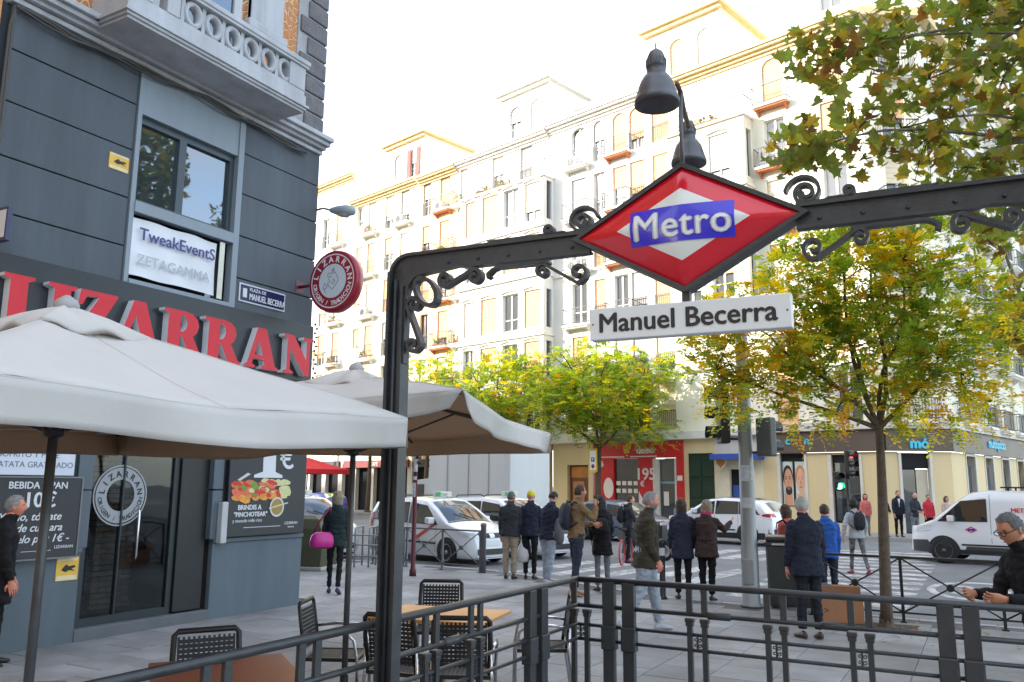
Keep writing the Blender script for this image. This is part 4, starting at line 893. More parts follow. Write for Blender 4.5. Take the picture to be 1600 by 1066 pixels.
for sa, sb, z0_, z1_b in ((-1.28, -0.06, 0.35, 3.3), (1.18, 2.34, 1.0, 3.4)):
    so = gbox(EB, s1, 'shop_window', [DARKGAP], [(sa, sa+0.06, z0_, z1_b, 0.15, 0.22), (sb-0.06, sb, z0_, z1_b, 0.15, 0.22), (sa, sb, z1_b-0.35, z1_b, 0.14, 0.2), (sa+0.06, sb-0.06, z0_, z0_+0.08, 0.15, 0.22)])
    m = M(); m.box((s1-sb+0.06, 0.18, z0_+0.08), (s1-sa-0.06, 0.19, z1_b-0.35)); m.build('pane', SHOPGL, so)
    m = M(); m.box((s1-sb, 0.9, 0), (s1-sa, 0.95, 3.4), 0); 
    for q in range(4): m.box((s1-sb+0.1, 0.6, 0.6+0.6*q), (s1-sa-0.1, 0.9, 0.63+0.6*q), 1); m.box((s1-sb+0.2, 0.65, 0.63+0.6*q), (s1-sb+0.2+0.25*(q+1)*0.7, 0.8, 0.8+0.6*q), 2)
    m.build('display', [DIMROOM, LGREY, mat('grey_goods', (0.25, 0.24, 0.22), 0.6, var=0.5, vs=9)], so)
# two portrait posters in the left window
SKIN = mat('printed_skin', rgb(205, 150, 118), 0.6, var=0.1, vs=3); SKIN2 = mat('printed_skin_pale', rgb(220, 170, 140), 0.6, var=0.1, vs=3); PHAIR = mat('printed_dark_hair', (0.02, 0.017, 0.015), 0.6); PHAIR2 = mat('printed_fair_hair', rgb(190, 130, 90), 0.6)
def portrait(sa, sb, skin, hair, beard):
    m = M(); x0, x1 = s1-sb, s1-sa; w = x1-x0; cx = (x0+x1)/2; y = 0.10
    m.box((x0, y, 1.05), (x1, y+0.01, 3.02), 0)
    E = lambda cx_, cz, rx, rz_, yy, mi: m.add([(cx_+rx*cos(2*pi*i/20), yy, cz+rz_*sin(2*pi*i/20)) for i in range(20)], [tuple(range(20))], mi)
    E(cx, 2.35, w*0.50, 0.52, y-0.002, 2); E(cx+0.02, 2.16, w*0.42, 0.56, y-0.004, 1)
    if beard: E(cx+0.03, 1.72, w*0.34, 0.2, y-0.005, 2); E(cx+0.03, 1.8, w*0.14, 0.05, y-0.006, 3)
    for q in (-1, 1): E(cx+q*w*0.18, 2.25, w*0.09, 0.03, y-0.006, 2); E(cx+q*w*0.18, 2.34, w*0.12, 0.022, y-0.006, 2)
    E(cx+0.02, 2.08, w*0.06, 0.1, y-0.006, 4); E(cx+0.02, 1.88, w*0.15, 0.03, y-0.007, 3); m.box((cx-w*0.4, y-0.003, 1.05), (cx+w*0.4, y-0.001, 1.6), 1)
    m.build('portrait_poster', [mat('poster_grey', rgb(196, 206, 196), 0.5), skin, hair, mat('printed_lips', rgb(170, 90, 80), 0.6), mat('printed_shade', rgb(180, 125, 98), 0.6)], EB)
portrait(1.80, 2.28, SKIN, PHAIR, True); portrait(1.22, 1.68, SKIN2, PHAIR2, False)
# chamfer: door with logo, then the side front
def tb(m, T, b, mi=0): m.box((b[0], b[4], b[2]), (b[1], b[5], b[3]), mi, T)
m = M()
for b in ((0, 0.5, 0, 3.4), (1.95, CHL, 0, 3.4)): tb(m, Tch, (*b, 0, 0.3))
for b in [(0, 2.1, 0, 3.4)]+[(3.45+3*k, 5.1+3*k, 0, 3.4) for k in range(8)]: tb(m, Tsd, (*b, 0, 0.3))
for k in range(8): tb(m, Tsd, (2.1+3*k, 3.45+3*k, 0, 1.0, 0.03, 0.3)); tb(m, Tsd, (2.1+3*k, 3.45+3*k, 3.3, 3.4, 0.03, 0.3))
m.build('corner_shop_wall', YSTUC, EB)
m = M(); tb(m, Tch, (-0.03, CHL+0.05, 3.42, 4.36, -0.14, -0.001)); tb(m, Tsd, (-0.08, 26, 3.425, 4.355, -0.14, -0.001))
m.text('mó', 0.62, Tch @ frame((1.38, -0.17, 3.55), (1, 0, 0), (0, 0, 1)), 1, 0.04, 0.03); m.text('multiopticas', 0.62, Tsd @ frame((6.8, -0.17, 3.78), (1, 0, 0), (0, 0, 1)), 1, 0.04, 0.01)
m.build('corner_fascia', [BROWN, CYAN], EB)
m = M(); tb(m, Tch, (0.5, 0.62, 0, 3.35, -0.05, 0.2)); tb(m, Tch, (1.83, 1.95, 0, 3.35, -0.05, 0.2)); tb(m, Tch, (-0.1, CHL+0.1, 4.37, 4.75, -0.3, -0.003)); tb(m, Tsd, (-0.1, 26, 4.372, 4.748, -0.28, -0.003))
for k in range(8): tb(m, Tsd, (2.0+3*k, 2.1+3*k, 1.0, 3.35, -0.04, 0.2)); tb(m, Tsd, (3.45+3*k, 3.6+3*k, 1.0, 3.35, -0.04, 0.2)); tb(m, Tsd, (2.1+3*k, 3.45+3*k, 3.3, 3.42, -0.04, 0.02))
m.build('corner_trim', LGREY, EB)
for nm, T_, bb, mt in [('door_transom', Tch, (0.62, 1.83, 2.7, 3.35, 0.1, 0.18), DARKGAP), ('shop_room', Tch, (0.62, 1.83, 0, 3.4, 1.2, 1.25), DIMROOM), ('shop_door', Tch, (1.30, 1.80, 0, 2.65, 0.16, 0.2), mat('door_cream', rgb(190, 182, 160), 0.5)), ('door_pane', Tch, (0.66, 1.25, 0.05, 2.65, 0.165, 0.175), SHOPGL)]+[('shop_window', Tsd, (2.1+3*k, 3.45+3*k, 1.0, 3.3, 0.28, 0.29), DARKGAP) for k in range(8)]+[('pane', Tsd, (2.1+3*k, 3.45+3*k, 1.0, 2.9, 0.18, 0.19), SHOPGL) for k in range(8)]:
    m = M(); tb(m, T_, bb); m.build(nm, mt, EB)
# bank front, green door, red shop, yellow doors
gbox(EB, s1, 'bank_front', [mat('bank_stone', rgb(218, 208, 180), 0.7, var=0.1), DARKGAP, mat('bank_blue', rgb(50, 80, 160), 0.4), LGREY], [(3.2, 4.1, 0, 3.15, 0.0, 0.3), (4.95, 5.7, 0, 3.15, 0.0, 0.3), (4.1, 4.95, 2.7, 3.15, 0.0, 0.3), (4.1, 4.95, 0, 1.3, 0.0, 0.3), (4.1, 4.95, 1.3, 2.7, 0.2, 0.28, 1), (4.2, 4.85, 1.35, 1.95, 0.12, 0.2, 2), (3.1, 5.6, 3.15, 3.42, -0.7, -0.001, 2), (3.0, 5.85, 3.42, 4.5, 0.02, 0.3, 3), (2.9, 5.9, 4.3, 4.62, -0.3, -0.003, 3)])
m = M(); T = frame((s1-5.2, -0.32, 2.95), (1, 0, 0), (0, 0, 1)); m.prism([(-.3,.3),(.3,.3),(.3,0),(0,-.3),(-.3,0)], -0.03, 0.03, 0, T); m.prism([(-.22,.22),(.22,.22),(.22,.02),(0,-.2),(-.22,.02)], 0.031, 0.036, 1, T); m.build('bank_crest', [LGREY, mat('crest_orange', rgb(190, 120, 60), 0.5)], EB)
GREEND = mat('green_door', rgb(20, 52, 36), 0.45, var=0.15)
m = M(); m.box((s1-7.25, 0.12, 0), (s1-5.75, 0.16, 3.5))
for q in range(2):
    for r_ in range(3): m.box((s1-7.15+0.72*q, 0.07, 0.3+1.02*r_), (s1-7.15+0.72*q+0.6, 0.13, 1.2+1.02*r_), bev=0.02)
m.build('green_door', GREEND, EB)
gbox(EB, s1, 'entrance_wall', [YSTUC, TRIM], [(5.7, 5.76, 0, 4.2, 0, 0.3), (7.25, 7.5, 0, 4.2, 0, 0.3), (5.76, 7.25, 3.5, 4.2, 0, 0.3), (5.6, 9.3, 4.2, 4.62, -0.32, -0.001, 1, 0.03)])
REDP = mat('red_shop_panel', rgb(196, 22, 30), 0.4, var=0.06, vs=1); SHOPW = mat('shop_print_white', rgb(225, 215, 210), 0.5, var=0.02)
RS = DB; r1 = d1
# the shop spans both houses; its front hangs on the white house
gbox(RS, r1, 'red_shop_front', [REDP, SHOPW, DARKGAP, LGREY], [(7.45, 13.1, 3.3, 4.15, -0.16, -0.002), (11.75, 13.1, 0, 3.3, -0.1, 0.2), (9.25, 10.15, 0, 3.3, -0.1, 0.2), (7.45, 7.85, 0, 3.3, -0.1, 0.2), (7.85, 7.95, 0, 3.25, -0.12, 0.2, 3), (8.92, 9.25, 0, 3.25, -0.12, 0.2, 3), (7.95, 8.92, 0, 3.3, 0.5, 0.55, 2), (10.15, 11.75, 0, 3.3, 0.5, 0.55, 2), (10.15, 11.75, 0, 0.5, -0.06, 0.2), (8.95, 10.6, 3.36, 3.42, -0.19, -0.165, 1), (11.0, 12.6, 3.36, 3.42, -0.19, -0.165, 1), (7.5, 7.8, 2.15, 2.4, -0.115, -0.102, 1)],
     [('deiso', 0.52, 9.65, 3.55, -0.18, 1, 0.02), ('195', 0.85, 9.7, 2.2, -0.12, 1, 0.015), ('€', 0.4, 9.9, 1.85, -0.12, 1, 0.01)])
m = M()
E = lambda cx_, cz, rx, rz_, yy, mi: m.add([(cx_+rx*cos(2*pi*i/24), yy, cz+rz_*sin(2*pi*i/24)) for i in range(24)], [tuple(range(24))], mi)
E(r1-12.1, 1.75, 0.33, 0.55, -0.112, 0); m.add([(r1-13.09, -0.111, 3.1), (r1-13.09, -0.111, 2.5), (r1-12.4, -0.111, 2.95), (r1-12.5, -0.111, 3.2)], [(0,1,2,3)], 0); m.add([(r1-10.14, -0.111, 1.6), (r1-10.14, -0.111, 0.8), (r1-9.3, -0.111, 0.9), (r1-9.5, -0.111, 1.25), (r1-9.9, -0.111, 1.2)], [(0,1,2,3,4)], 0)
m.build('shop_graphics', SHOPW, RS)
m = M(); m.box((r1-11.75, 0.05, 0.5), (r1-10.15, 0.06, 3.3)); m.box((r1-8.92, 0.05, 0), (r1-7.95, 0.06, 3.25)); m.build('shop_pane', SHOPGL, RS)
m = M()
for q in range(4):
    for r_ in range(2): m.box((r1-11.65+0.37*q, 0.0, 1.5+0.4*r_), (r1-11.4+0.37*q, 0.03, 1.72+0.4*r_), 0)
m.box((r1-8.85, 0.02, 2.0), (r1-8.0, 0.03, 2.1), 1); m.box((r1-8.7, 0.02, 0.9), (r1-8.4, 0.03, 1.6), 0); m.box((r1-8.85, 0.3, 2.3), (r1-8.0, 0.35, 3.0), 2)
m.build('window_cards', [SHOPW, mat('teal_trim', rgb(110, 170, 180), 0.5), REDP], RS)
gbox(DB, d1, 'ground_floor', [YSTUC, BFRAME, mat('lit_shop_amber', rgb(190, 120, 50), 0.6, var=0.3, vs=2), TRIM, SHOPW], [(13.1, 13.55, 0, 4.2, 0, 0.3), (15.05, 16.1, 0, 4.2, 0, 0.3), (13.55, 15.05, 3.0, 4.2, 0, 0.3), (13.1, 16.4, 4.2, 4.6, -0.3, -0.001, 3, 0.02), (13.55, 15.05, 0, 3.0, 0.25, 0.3, 1), (13.7, 14.9, 2.3, 2.9, 0.2, 0.25, 2), (14.0, 14.8, 0.2, 2.1, 0.2, 0.25, 2), (14.3, 14.5, 1.3, 1.55, 0.18, 0.2, 4)])
gbox(CB, c1_, 'ground_floor', [YSTUC, BFRAME, MT['lit_shop_amber'], TRIM, DARKGAP, LGREY], [(16.4, 16.5, 0, 4.2, 0.01, 0.3), (17.3, 17.7, 0, 4.2, 0, 0.3), (16.5, 17.3, 3.0, 4.2, 0, 0.3), (16.5, 17.3, 0, 3.0, 0.25, 0.3, 1), (16.65, 17.15, 2.3, 2.9, 0.2, 0.25, 2), (17.7, 18.2, 0, 4.5, -0.1, 0.3, 5), (18.2, 19.2, 0, 3.6, 0.3, 0.4, 4), (19.2, 19.6, 0, 4.5, -0.1, 0.3, 5), (18.2, 19.2, 3.6, 4.2, 0, 0.3, 5), (19.6, 24.6, 2.9, 4.2, 0, 0.3), (20.2, 21.0, 0, 2.9, 0, 0.3), (22.3, 23.0, 0, 2.9, 0, 0.3), (19.6, 24.6, 0, 2.9, 0.35, 0.4, 4), (16.4, 24.6, 4.2, 4.58, -0.25, -0.002, 3, 0.02)])
for (o_, e1, sa, sb, seed) in ((BB, b1, 24.6, 28.6, 1), (AB, a1_, 28.6, 36.6, 2), (ZB, z1_, 36.6, 48, 3)):
    rr = random.Random(seed); bx = [(sa, sb, 3.3, 4.55, 0, 0.3), (sa, sb, 0, 3.3, 0.4, 0.45, 1), (sa+0.3, sb-0.3, 3.0, 3.5, -0.15, -0.002, 2)]; s_ = sa
    while s_ < sb-0.4: bx.append((s_, s_+0.5, 0, 3.3, 0, 0.3, 3)); s_ += 2.1
    gbox(o_, e1, 'ground_floor', [PEACH if seed == 1 else CREAM, DARKGAP, mat('shop_band_%s' % ('green', 'red', 'dark')[seed-1], ((0.03, 0.04, 0.03), (0.25, 0.03, 0.03), (0.05, 0.05, 0.06))[seed-1], 0.5), LGREY], bx, [(('BAR', 'CAFE', 'FRUTAS')[seed-1], 0.4, (sa+sb)/2, 3.1, -0.17, 3, 0.01)])
# ================================================================== the metro portal
PY = 4.06
def spiral(c, r0, r1, a0, a1, n=22):
    return [(c[0]+(r0+(r1-r0)*i/n)*cos(a0+(a1-a0)*i/n), c[1]+(r0+(r1-r0)*i/n)*sin(a0+(a1-a0)*i/n)) for i in range(n+1)]
def s_scroll(p0, p1, r, turns=1.25, flip=1, r2=None):
    p0 = Vector(p0); p1 = Vector(p1); d = (p1-p0).normalized(); nrm = Vector((-d.y, d.x))*flip; r2 = r2 or r
    a = atan2(nrm.y, nrm.x); b = atan2(-nrm.y, -nrm.x)
    return spiral(p0, r*0.22, r, a+flip*turns*2*pi, a)+spiral(p1, r2, r2*0.22, b, b+flip*turns*2*pi)
def c_scroll(p0, p1, r, turns=1.25, flip=1, r2=None):
    p0 = Vector(p0); p1 = Vector(p1); d = (p1-p0).normalized(); nrm = Vector((-d.y, d.x))*flip; r2 = r2 or r
    a = atan2(nrm.y, nrm.x)
    return spiral(p0, r*0.22, r, a+flip*turns*2*pi, a)+spiral(p1, r2, r2*0.22, a, a-flip*turns*2*pi)
PYAW = radians(4.2); PCX, PCY = -3.09+1.815*cos(PYAW), PY+1.815*sin(PYAW)
PT_ = thing('metro_portal', 'dark wrought iron metro entrance portal with scroll brackets carrying the red diamond sign', 'portal', (PCX, PCY, 0), PYAW)
PXZ = Matrix(((1,0,0,0),(0,0,-1,0),(0,1,0,0),(0,0,0,1)))     # (x,y,depth) -> (x, -depth, z): front of a bar faces the viewer
def flip_m(T): return T
for sgn in (-1, 1):
    mir = Matrix.Scale(-1, 4, (1, 0, 0)) if sgn > 0 else Matrix.Identity(4)
    def addm(m, fn):
        fn(m)
        if sgn > 0:
            m.v = [(-v[0], v[1], v[2]) for v in m.v]; m.f = [f[::-1] for f in m.f]
    m = M()
    def post(m):
        x0 = -1.88
        m.box((x0, -0.045, 0), (x0+0.02, 0.05, 3.2)); m.box((x0+0.02, -0.012, 0), (x0+0.10, 0.02, 3.22)); m.box((x0+0.10, -0.045, 0), (x0+0.118, 0.05, 3.1)); m.tube([(x0+0.05, -0.02, 0.0), (x0+0.05, -0.02, 3.15)], 0.013, 6)
        m.box((x0-0.03, -0.09, 0), (x0+0.16, 0.09, 0.25), bev=0.015)
        for q in range(6): m.ball((x0+0.085, -0.014, 0.6+0.45*q), 0.011, 6, 4)
    addm(m, post); m.build('post', IRON, PT_)
    m = M()
    def beam(m):
        xs = -1.88; xe = -0.55; R = 0.13
        pts = [(xs+0.011, 3.1)]+[(xs+0.011+R-R*cos(pi/2*i/8), 3.3-R+R*sin(pi/2*i/8)) for i in range(9)]+[(xe, 3.3)]
        m.ribbon(pts, 0.02, -0.035, 0.035, 0, PXZ)
        inn = [(xs+0.12, 2.62), (xs+0.12, 2.9)]+[(xs+0.12+0.10-0.10*cos(pi/2*i/6), 3.0+0.17*sin(pi/2*i/6)) for i in range(7)]+[(xs+0.48, 3.20), (xs+0.55, 3.185), (xe, 3.185)]
        m.ribbon(inn, 0.016, -0.03, 0.03, 0, PXZ)
        pl = [(xs+0.02, 2.9), (xs+0.12, 2.9)]+[(xs+0.12+0.10-0.10*cos(pi/2*i/6), 3.0+0.17*sin(pi/2*i/6)) for i in range(7)]+[(xs+0.48, 3.20), (xs+0.55, 3.185), (xe, 3.185), (xe, 3.3), (xs+0.14, 3.3), (xs+0.05, 3.26), (xs+0.02, 3.2)]
        m.prism(pl, -0.006, 0.012, 0, PXZ)
        for q in range(5): m.ball((xs+0.42+0.2*q, -0.014, 3.225), 0.011, 6, 4)
    addm(m, beam); m.build('beam', IRON, PT_)
    def scr(pts, w=0.02, d=0.03):
        m = M(); addm(m, lambda m: m.ribbon(pts, w, -d, d, 0, PXZ)); m.build('scroll', IRON, PT_)
    X0 = -1.88
    scr(s_scroll((X0+0.185, 2.98), (X0+0.185, 2.735), 0.052, 1.2, -1), 0.022)
    scr(s_scroll((X0+0.40, 3.12), (X0+0.60, 3.115), 0.047, 1.2, -1), 0.022)
    scr([(X0+0.265+0.062*cos(t)*0.8-0.1*sin(t)*0.6, 3.055+0.062*cos(t)*0.6+0.1*sin(t)*0.8) for t in [2*pi*i/24 for i in range(25)]], 0.024)
    # scrolls above and below beside the sign
    scr(c_scroll((-0.60, 3.365), (-0.80, 3.345), 0.06, 1.3, 1, 0.032), 0.018)
    scr(spiral((-0.60, 3.365), 0.1, 0.02, pi*0.05, pi*2.2), 0.016)
    scr([(-1.20, 3.325), (-1.17, 3.318), (-0.7, 3.318)], [0.005, 0.012, 0.014])
    scr(s_scroll((-0.84, 3.105), (-0.625, 3.075), 0.042, 1.2, 1, 0.058), 0.018)
    scr([(-1.18, 3.10)]+[(-1.19+0.03*i, 3.12+0.035*sin(min(1, i/2)*pi/2)) for i in range(4)]+[(-0.8, 3.152)], [0.03, 0.02, 0.016, 0.014, 0.014, 0.014])
# metro diamond
MS = thing('metro_sign', 'red diamond sign with a white diamond and Metro on a blue bar', 'metro sign', (PCX-0.018, PCY, 3.258), PYAW); MS.scale = (1.015, 1.0, 1.015)
A_, B_ = 0.58, 0.325
REDS = mat('sign_red', rgb(212, 18, 40), 0.22, var=0.04, vs=2, coat=0.6); BLUES = mat('sign_blue', rgb(52, 44, 205), 0.28, var=0.03, coat=0.4); SWHT = mat('sign_white', rgb(222, 228, 224), 0.28, var=0.03, coat=0.4)
def dome(x, z): u = min(1, abs(x)/A_+abs(z)/B_); return 0.035+0.085*(1-u**2.2)
for sd in (1, -1):
    R180 = Matrix.Rotation(0 if sd > 0 else pi, 4, 'Z')
    m = M(); us = [1.0, 0.97, 0.9, 0.8, 0.7, 0.6, 0.5, 0.35, 0.2, 0.02]; rings = []
    for u in us:
        r = []
        for (xa, za), (xb, zb) in (((A_, 0), (0, B_)), ((0, B_), (-A_, 0)), ((-A_, 0), (0, -B_)), ((0, -B_), (A_, 0))):
            for i in range(10): t = i/10; r.append((u*(xa+(xb-xa)*t), -(0.035+0.085*(1-u**2.2)), u*(za+(zb-za)*t)))
        rings.append(r)
    m.loft(rings[:6], 0, True, False, R180); m.loft(rings[5:], 1, True, False, R180)
    m.build('face_panel', [REDS, SWHT], MS)
    m = M(); n = 24; k_ = 8
    gr = [[(-0.272+0.544*i/n, -dome(-0.272+0.544*i/n, -0.097+0.194*j/k_)-0.004, -0.097+0.194*j/k_) for i in range(n+1)] for j in range(k_+1)]
    m.loft(gr, 0, True, False, R180, closed=False); m.build('blue_bar', BLUES, MS)
    vs, fs = text_geo('Metro', 0.198, 0.0, 0.0, 'CENTER', 0.0, 1.05)
    bt = bmesh.new(); tv = [bt.verts.new(v) for v in vs]
    for f in fs:
        try: bt.faces.new([tv[i] for i in f])
        except ValueError: pass
    bmesh.ops.triangulate(bt, faces=bt.faces[:])
    for _ in range(3):
        le = [e for e in bt.edges if e.calc_length() > 0.02]
        if le: bmesh.ops.subdivide_edges(bt, edges=le, cuts=1); bmesh.ops.triangulate(bt, faces=bt.faces[:])
    bt.verts.index_update(); vs = [v.co[:] for v in bt.verts]; fs = [tuple(v.index for v in f.verts) for f in bt.faces]; bt.free()
    m = M()
    for q, (dx, dz) in enumerate(((-0.007, 0), (0.007, 0), (0, 0.005), (0, -0.005), (0, 0))): m.add([(x+dx, -dome(x+dx, z-0.067+dz)-0.0075-0.0003*q, z-0.067+dz) for x, z, _ in vs], fs, 0, False, R180); m.build('lettering', mat('sign_letter_white', (0.8, 0.82, 0.82), 0.4, var=0), MS)
m = M(); fr = [(0.625, 0), (0, 0.352), (-0.625, 0), (0, -0.352)]; inn = [(A_*1.0, 0), (0, B_*1.0), (-A_, 0), (0, -B_)]
for i in range(4):
    a, b_ = fr[i], fr[(i+1) % 4]; c_, d_ = inn[(i+1) % 4], inn[i]
    m.prism([a, b_, c_, d_], -0.055, 0.055, 0, PXZ)
m.prism(inn, -0.03, 0.03, 0, PXZ)
m.build('frame', IRON, MS)
NP = thing('name_sign', 'white box sign reading Manuel Becerra hanging under the red diamond', 'name sign', (PCX-0.022, PCY, 2.765), PYAW)
m = M(); m.box((-0.53, -0.035, -0.088), (0.53, 0.035, 0.088), 0, bev=0.006)
m.build('panel', mat('name_sign_white', rgb(222, 226, 226), 0.35, var=0.05, vs=1), NP)
LBK = mat('sign_black', (0.015, 0.015, 0.018), 0.5, var=0)
for sd in (1, -1):
    for wd, xo in (('Manuel', -0.266), ('Becerra', 0.228)):
        m = M(); m.text(wd, 0.148, frame((sd*xo, -0.037*sd, -0.045), (sd, 0, 0), (0, 0, 1)), 0, 0.002, 0.0035); m.build('lettering', LBK, NP)
m = M(); m.box((-0.02, -0.015, 0.088), (0.02, 0.015, 0.15)); m.build('hanger', IRON, NP)
m = M()
for q in (-0.51, 0.51): m.lathe([(0.005, 0), (0.005, 0.003)], 8, 0, False, frame((q, -0.036, 0.0), (1, 0, 0), (0, 0, 1)))
m.build('screw', DARKIRON, NP)
# twin bell lamp above the sign
TL = thing('bell_lamp', 'grey twin bell lamp on a thin pole above the red diamond sign', 'lamp', (-1.325, PY+0.20, 3.53))
LAMPG = mat('lamp_grey_paint', (0.10, 0.105, 0.115), 0.38, metal=0.3, var=0.25, vs=9)
m = M(); m.tube([(0, 0, 0), (0, 0, 0.56)], 0.013, 8); m.build('pole', LAMPG, TL)
m = M(); m.tube([(0.02, -0.12, 0.54), (0.0, 0.0, 0.55), (-0.10, 0.38, 0.62), (-0.185, 0.75, 0.68)], [0.013, 0.015, 0.016, 0.017], 8); m.build('arm', mat('rusty_arm', (0.12, 0.085, 0.07), 0.6, var=0.4, vs=14), TL)
bell = [(0.005, 0.315), (0.012, 0.31), (0.035, 0.292), (0.046, 0.265), (0.050, 0.23), (0.052, 0.205), (0.049, 0.203), (0.051, 0.165), (0.066, 0.155), (0.088, 0.115), (0.104, 0.06), (0.112, 0.03), (0.116, 0.025), (0.116, 0.0), (0.108, 0.0), (0.10, 0.03), (0.03, 0.06), (0.005, 0.06)]
for dx, dy, dz in ((0.0, -0.40, 0.30), (-0.22, 0.85, 0.46)):
    m = M(); m.lathe(bell, 24, 0, True, Matrix.Translation((dx, dy, dz)), caps=False); m.tube([(dx, dy, dz+0.31), (dx, dy, dz+0.345)], 0.004, 5)
    for q in range(16): a = 2*pi*q/16; m.box((dx+0.05*cos(a)-0.003, dy+0.05*sin(a)-0.003, dz+0.21), (dx+0.05*cos(a)+0.003, dy+0.05*sin(a)+0.003, dz+0.25))
    m.build('bell', LAMPG, TL)
# ------------------------------------------------------------------ fences round the stair
def fence(name, label, origin, rz, L, thin, thick, sleeves):
    f = thing(name, label, 'railing', origin, rz)
    m = M(); m.tube([(0, 0, 1.085), (L, 0, 1.085)], 0.026, 8, flat=0.75); m.build('top_rail', IRON, f)
    for z, r in ((0.865, 0.019), (0.705, 0.015), (0.585, 0.015), (0.12, 0.02)):
        m = M(); m.tube([(0, 0.001*z, z), (L, 0.001*z, z)], r, 6); m.build('rail', IRON, f)
    b = M(); b.box((-0.024, -0.012, 0.865), (0.024, 0.012, 1.08)); b.box((-0.036, -0.03, 0.80), (0.036, 0.03, 0.835), bev=0.006); b.box((-0.03, -0.025, 0.77), (0.03, 0.025, 0.80), bev=0.005); b.box((-0.02, -0.02, 0.0), (0.02, 0.02, 0.77)); b.box((-0.03, -0.03, 0.0), (0.03, 0.03, 0.10), bev=0.006)
    bm_ = b.mesh('baluster', IRON)
    r = M()
    for sx in (-1, 1):
        for sz in (-1, 1): r.ribbon(spiral((sx*0.016, 0.645+sz*0.022), 0.004, 0.018, 0, pi*2.4*sx, 12), 0.007, -0.008, 0.008, 0, PXZ)
    r.box((-0.006, -0.01, 0.59), (0.006, 0.01, 0.70)); rm_ = r.mesh('rosette', IRON)
    for x in thin:
        for d in (-0.062, 0.062): link('baluster', bm_, f, (x+d, 0, 0))
        link('rosette', rm_, f, (x, 0, 0))
    p = M(); p.box((-0.055, -0.03, 0.72), (0.055, 0.03, 1.075), bev=0.004); p.box((-0.065, -0.045, 0.52), (0.065, 0.045, 0.72), bev=0.012); p.box((-0.05, -0.03, 0.15), (0.05, 0.03, 0.52), bev=0.004); p.box((-0.07, -0.05, 0.0), (0.07, 0.05, 0.15), bev=0.012)
    pm = p.mesh('standard', IRON)
    for x in thick: link('standard', pm, f, (x, 0, 0))
    for x in sleeves:
        m = M(); m.tube([(x-0.10, 0, 0.865), (x-0.085, 0, 0.865), (x+0.085, 0, 0.865), (x+0.10, 0, 0.865)], [0.02, 0.031, 0.031, 0.02], 10); m.build('sleeve', IRON, f)
    return f
fence('stair_railing', 'black iron railing across the front of the metro stair', (-3.2, 6.9, 0), 0, 3.75, [0.03, 1.07, 1.695, 2.31, 3.5], [0.30, 0.48, 2.88, 3.04], [1.25, 2.13])
fence('stair_railing', 'black iron railing along the left side of the metro stair through the portal post', (-3.2, 0.4, 0), pi/2, 6.5, [0.5, 1.1, 1.85, 2.5, 3.12, 4.25, 4.8], [0.2, 5.62, 5.82], [1.45, 4.5])
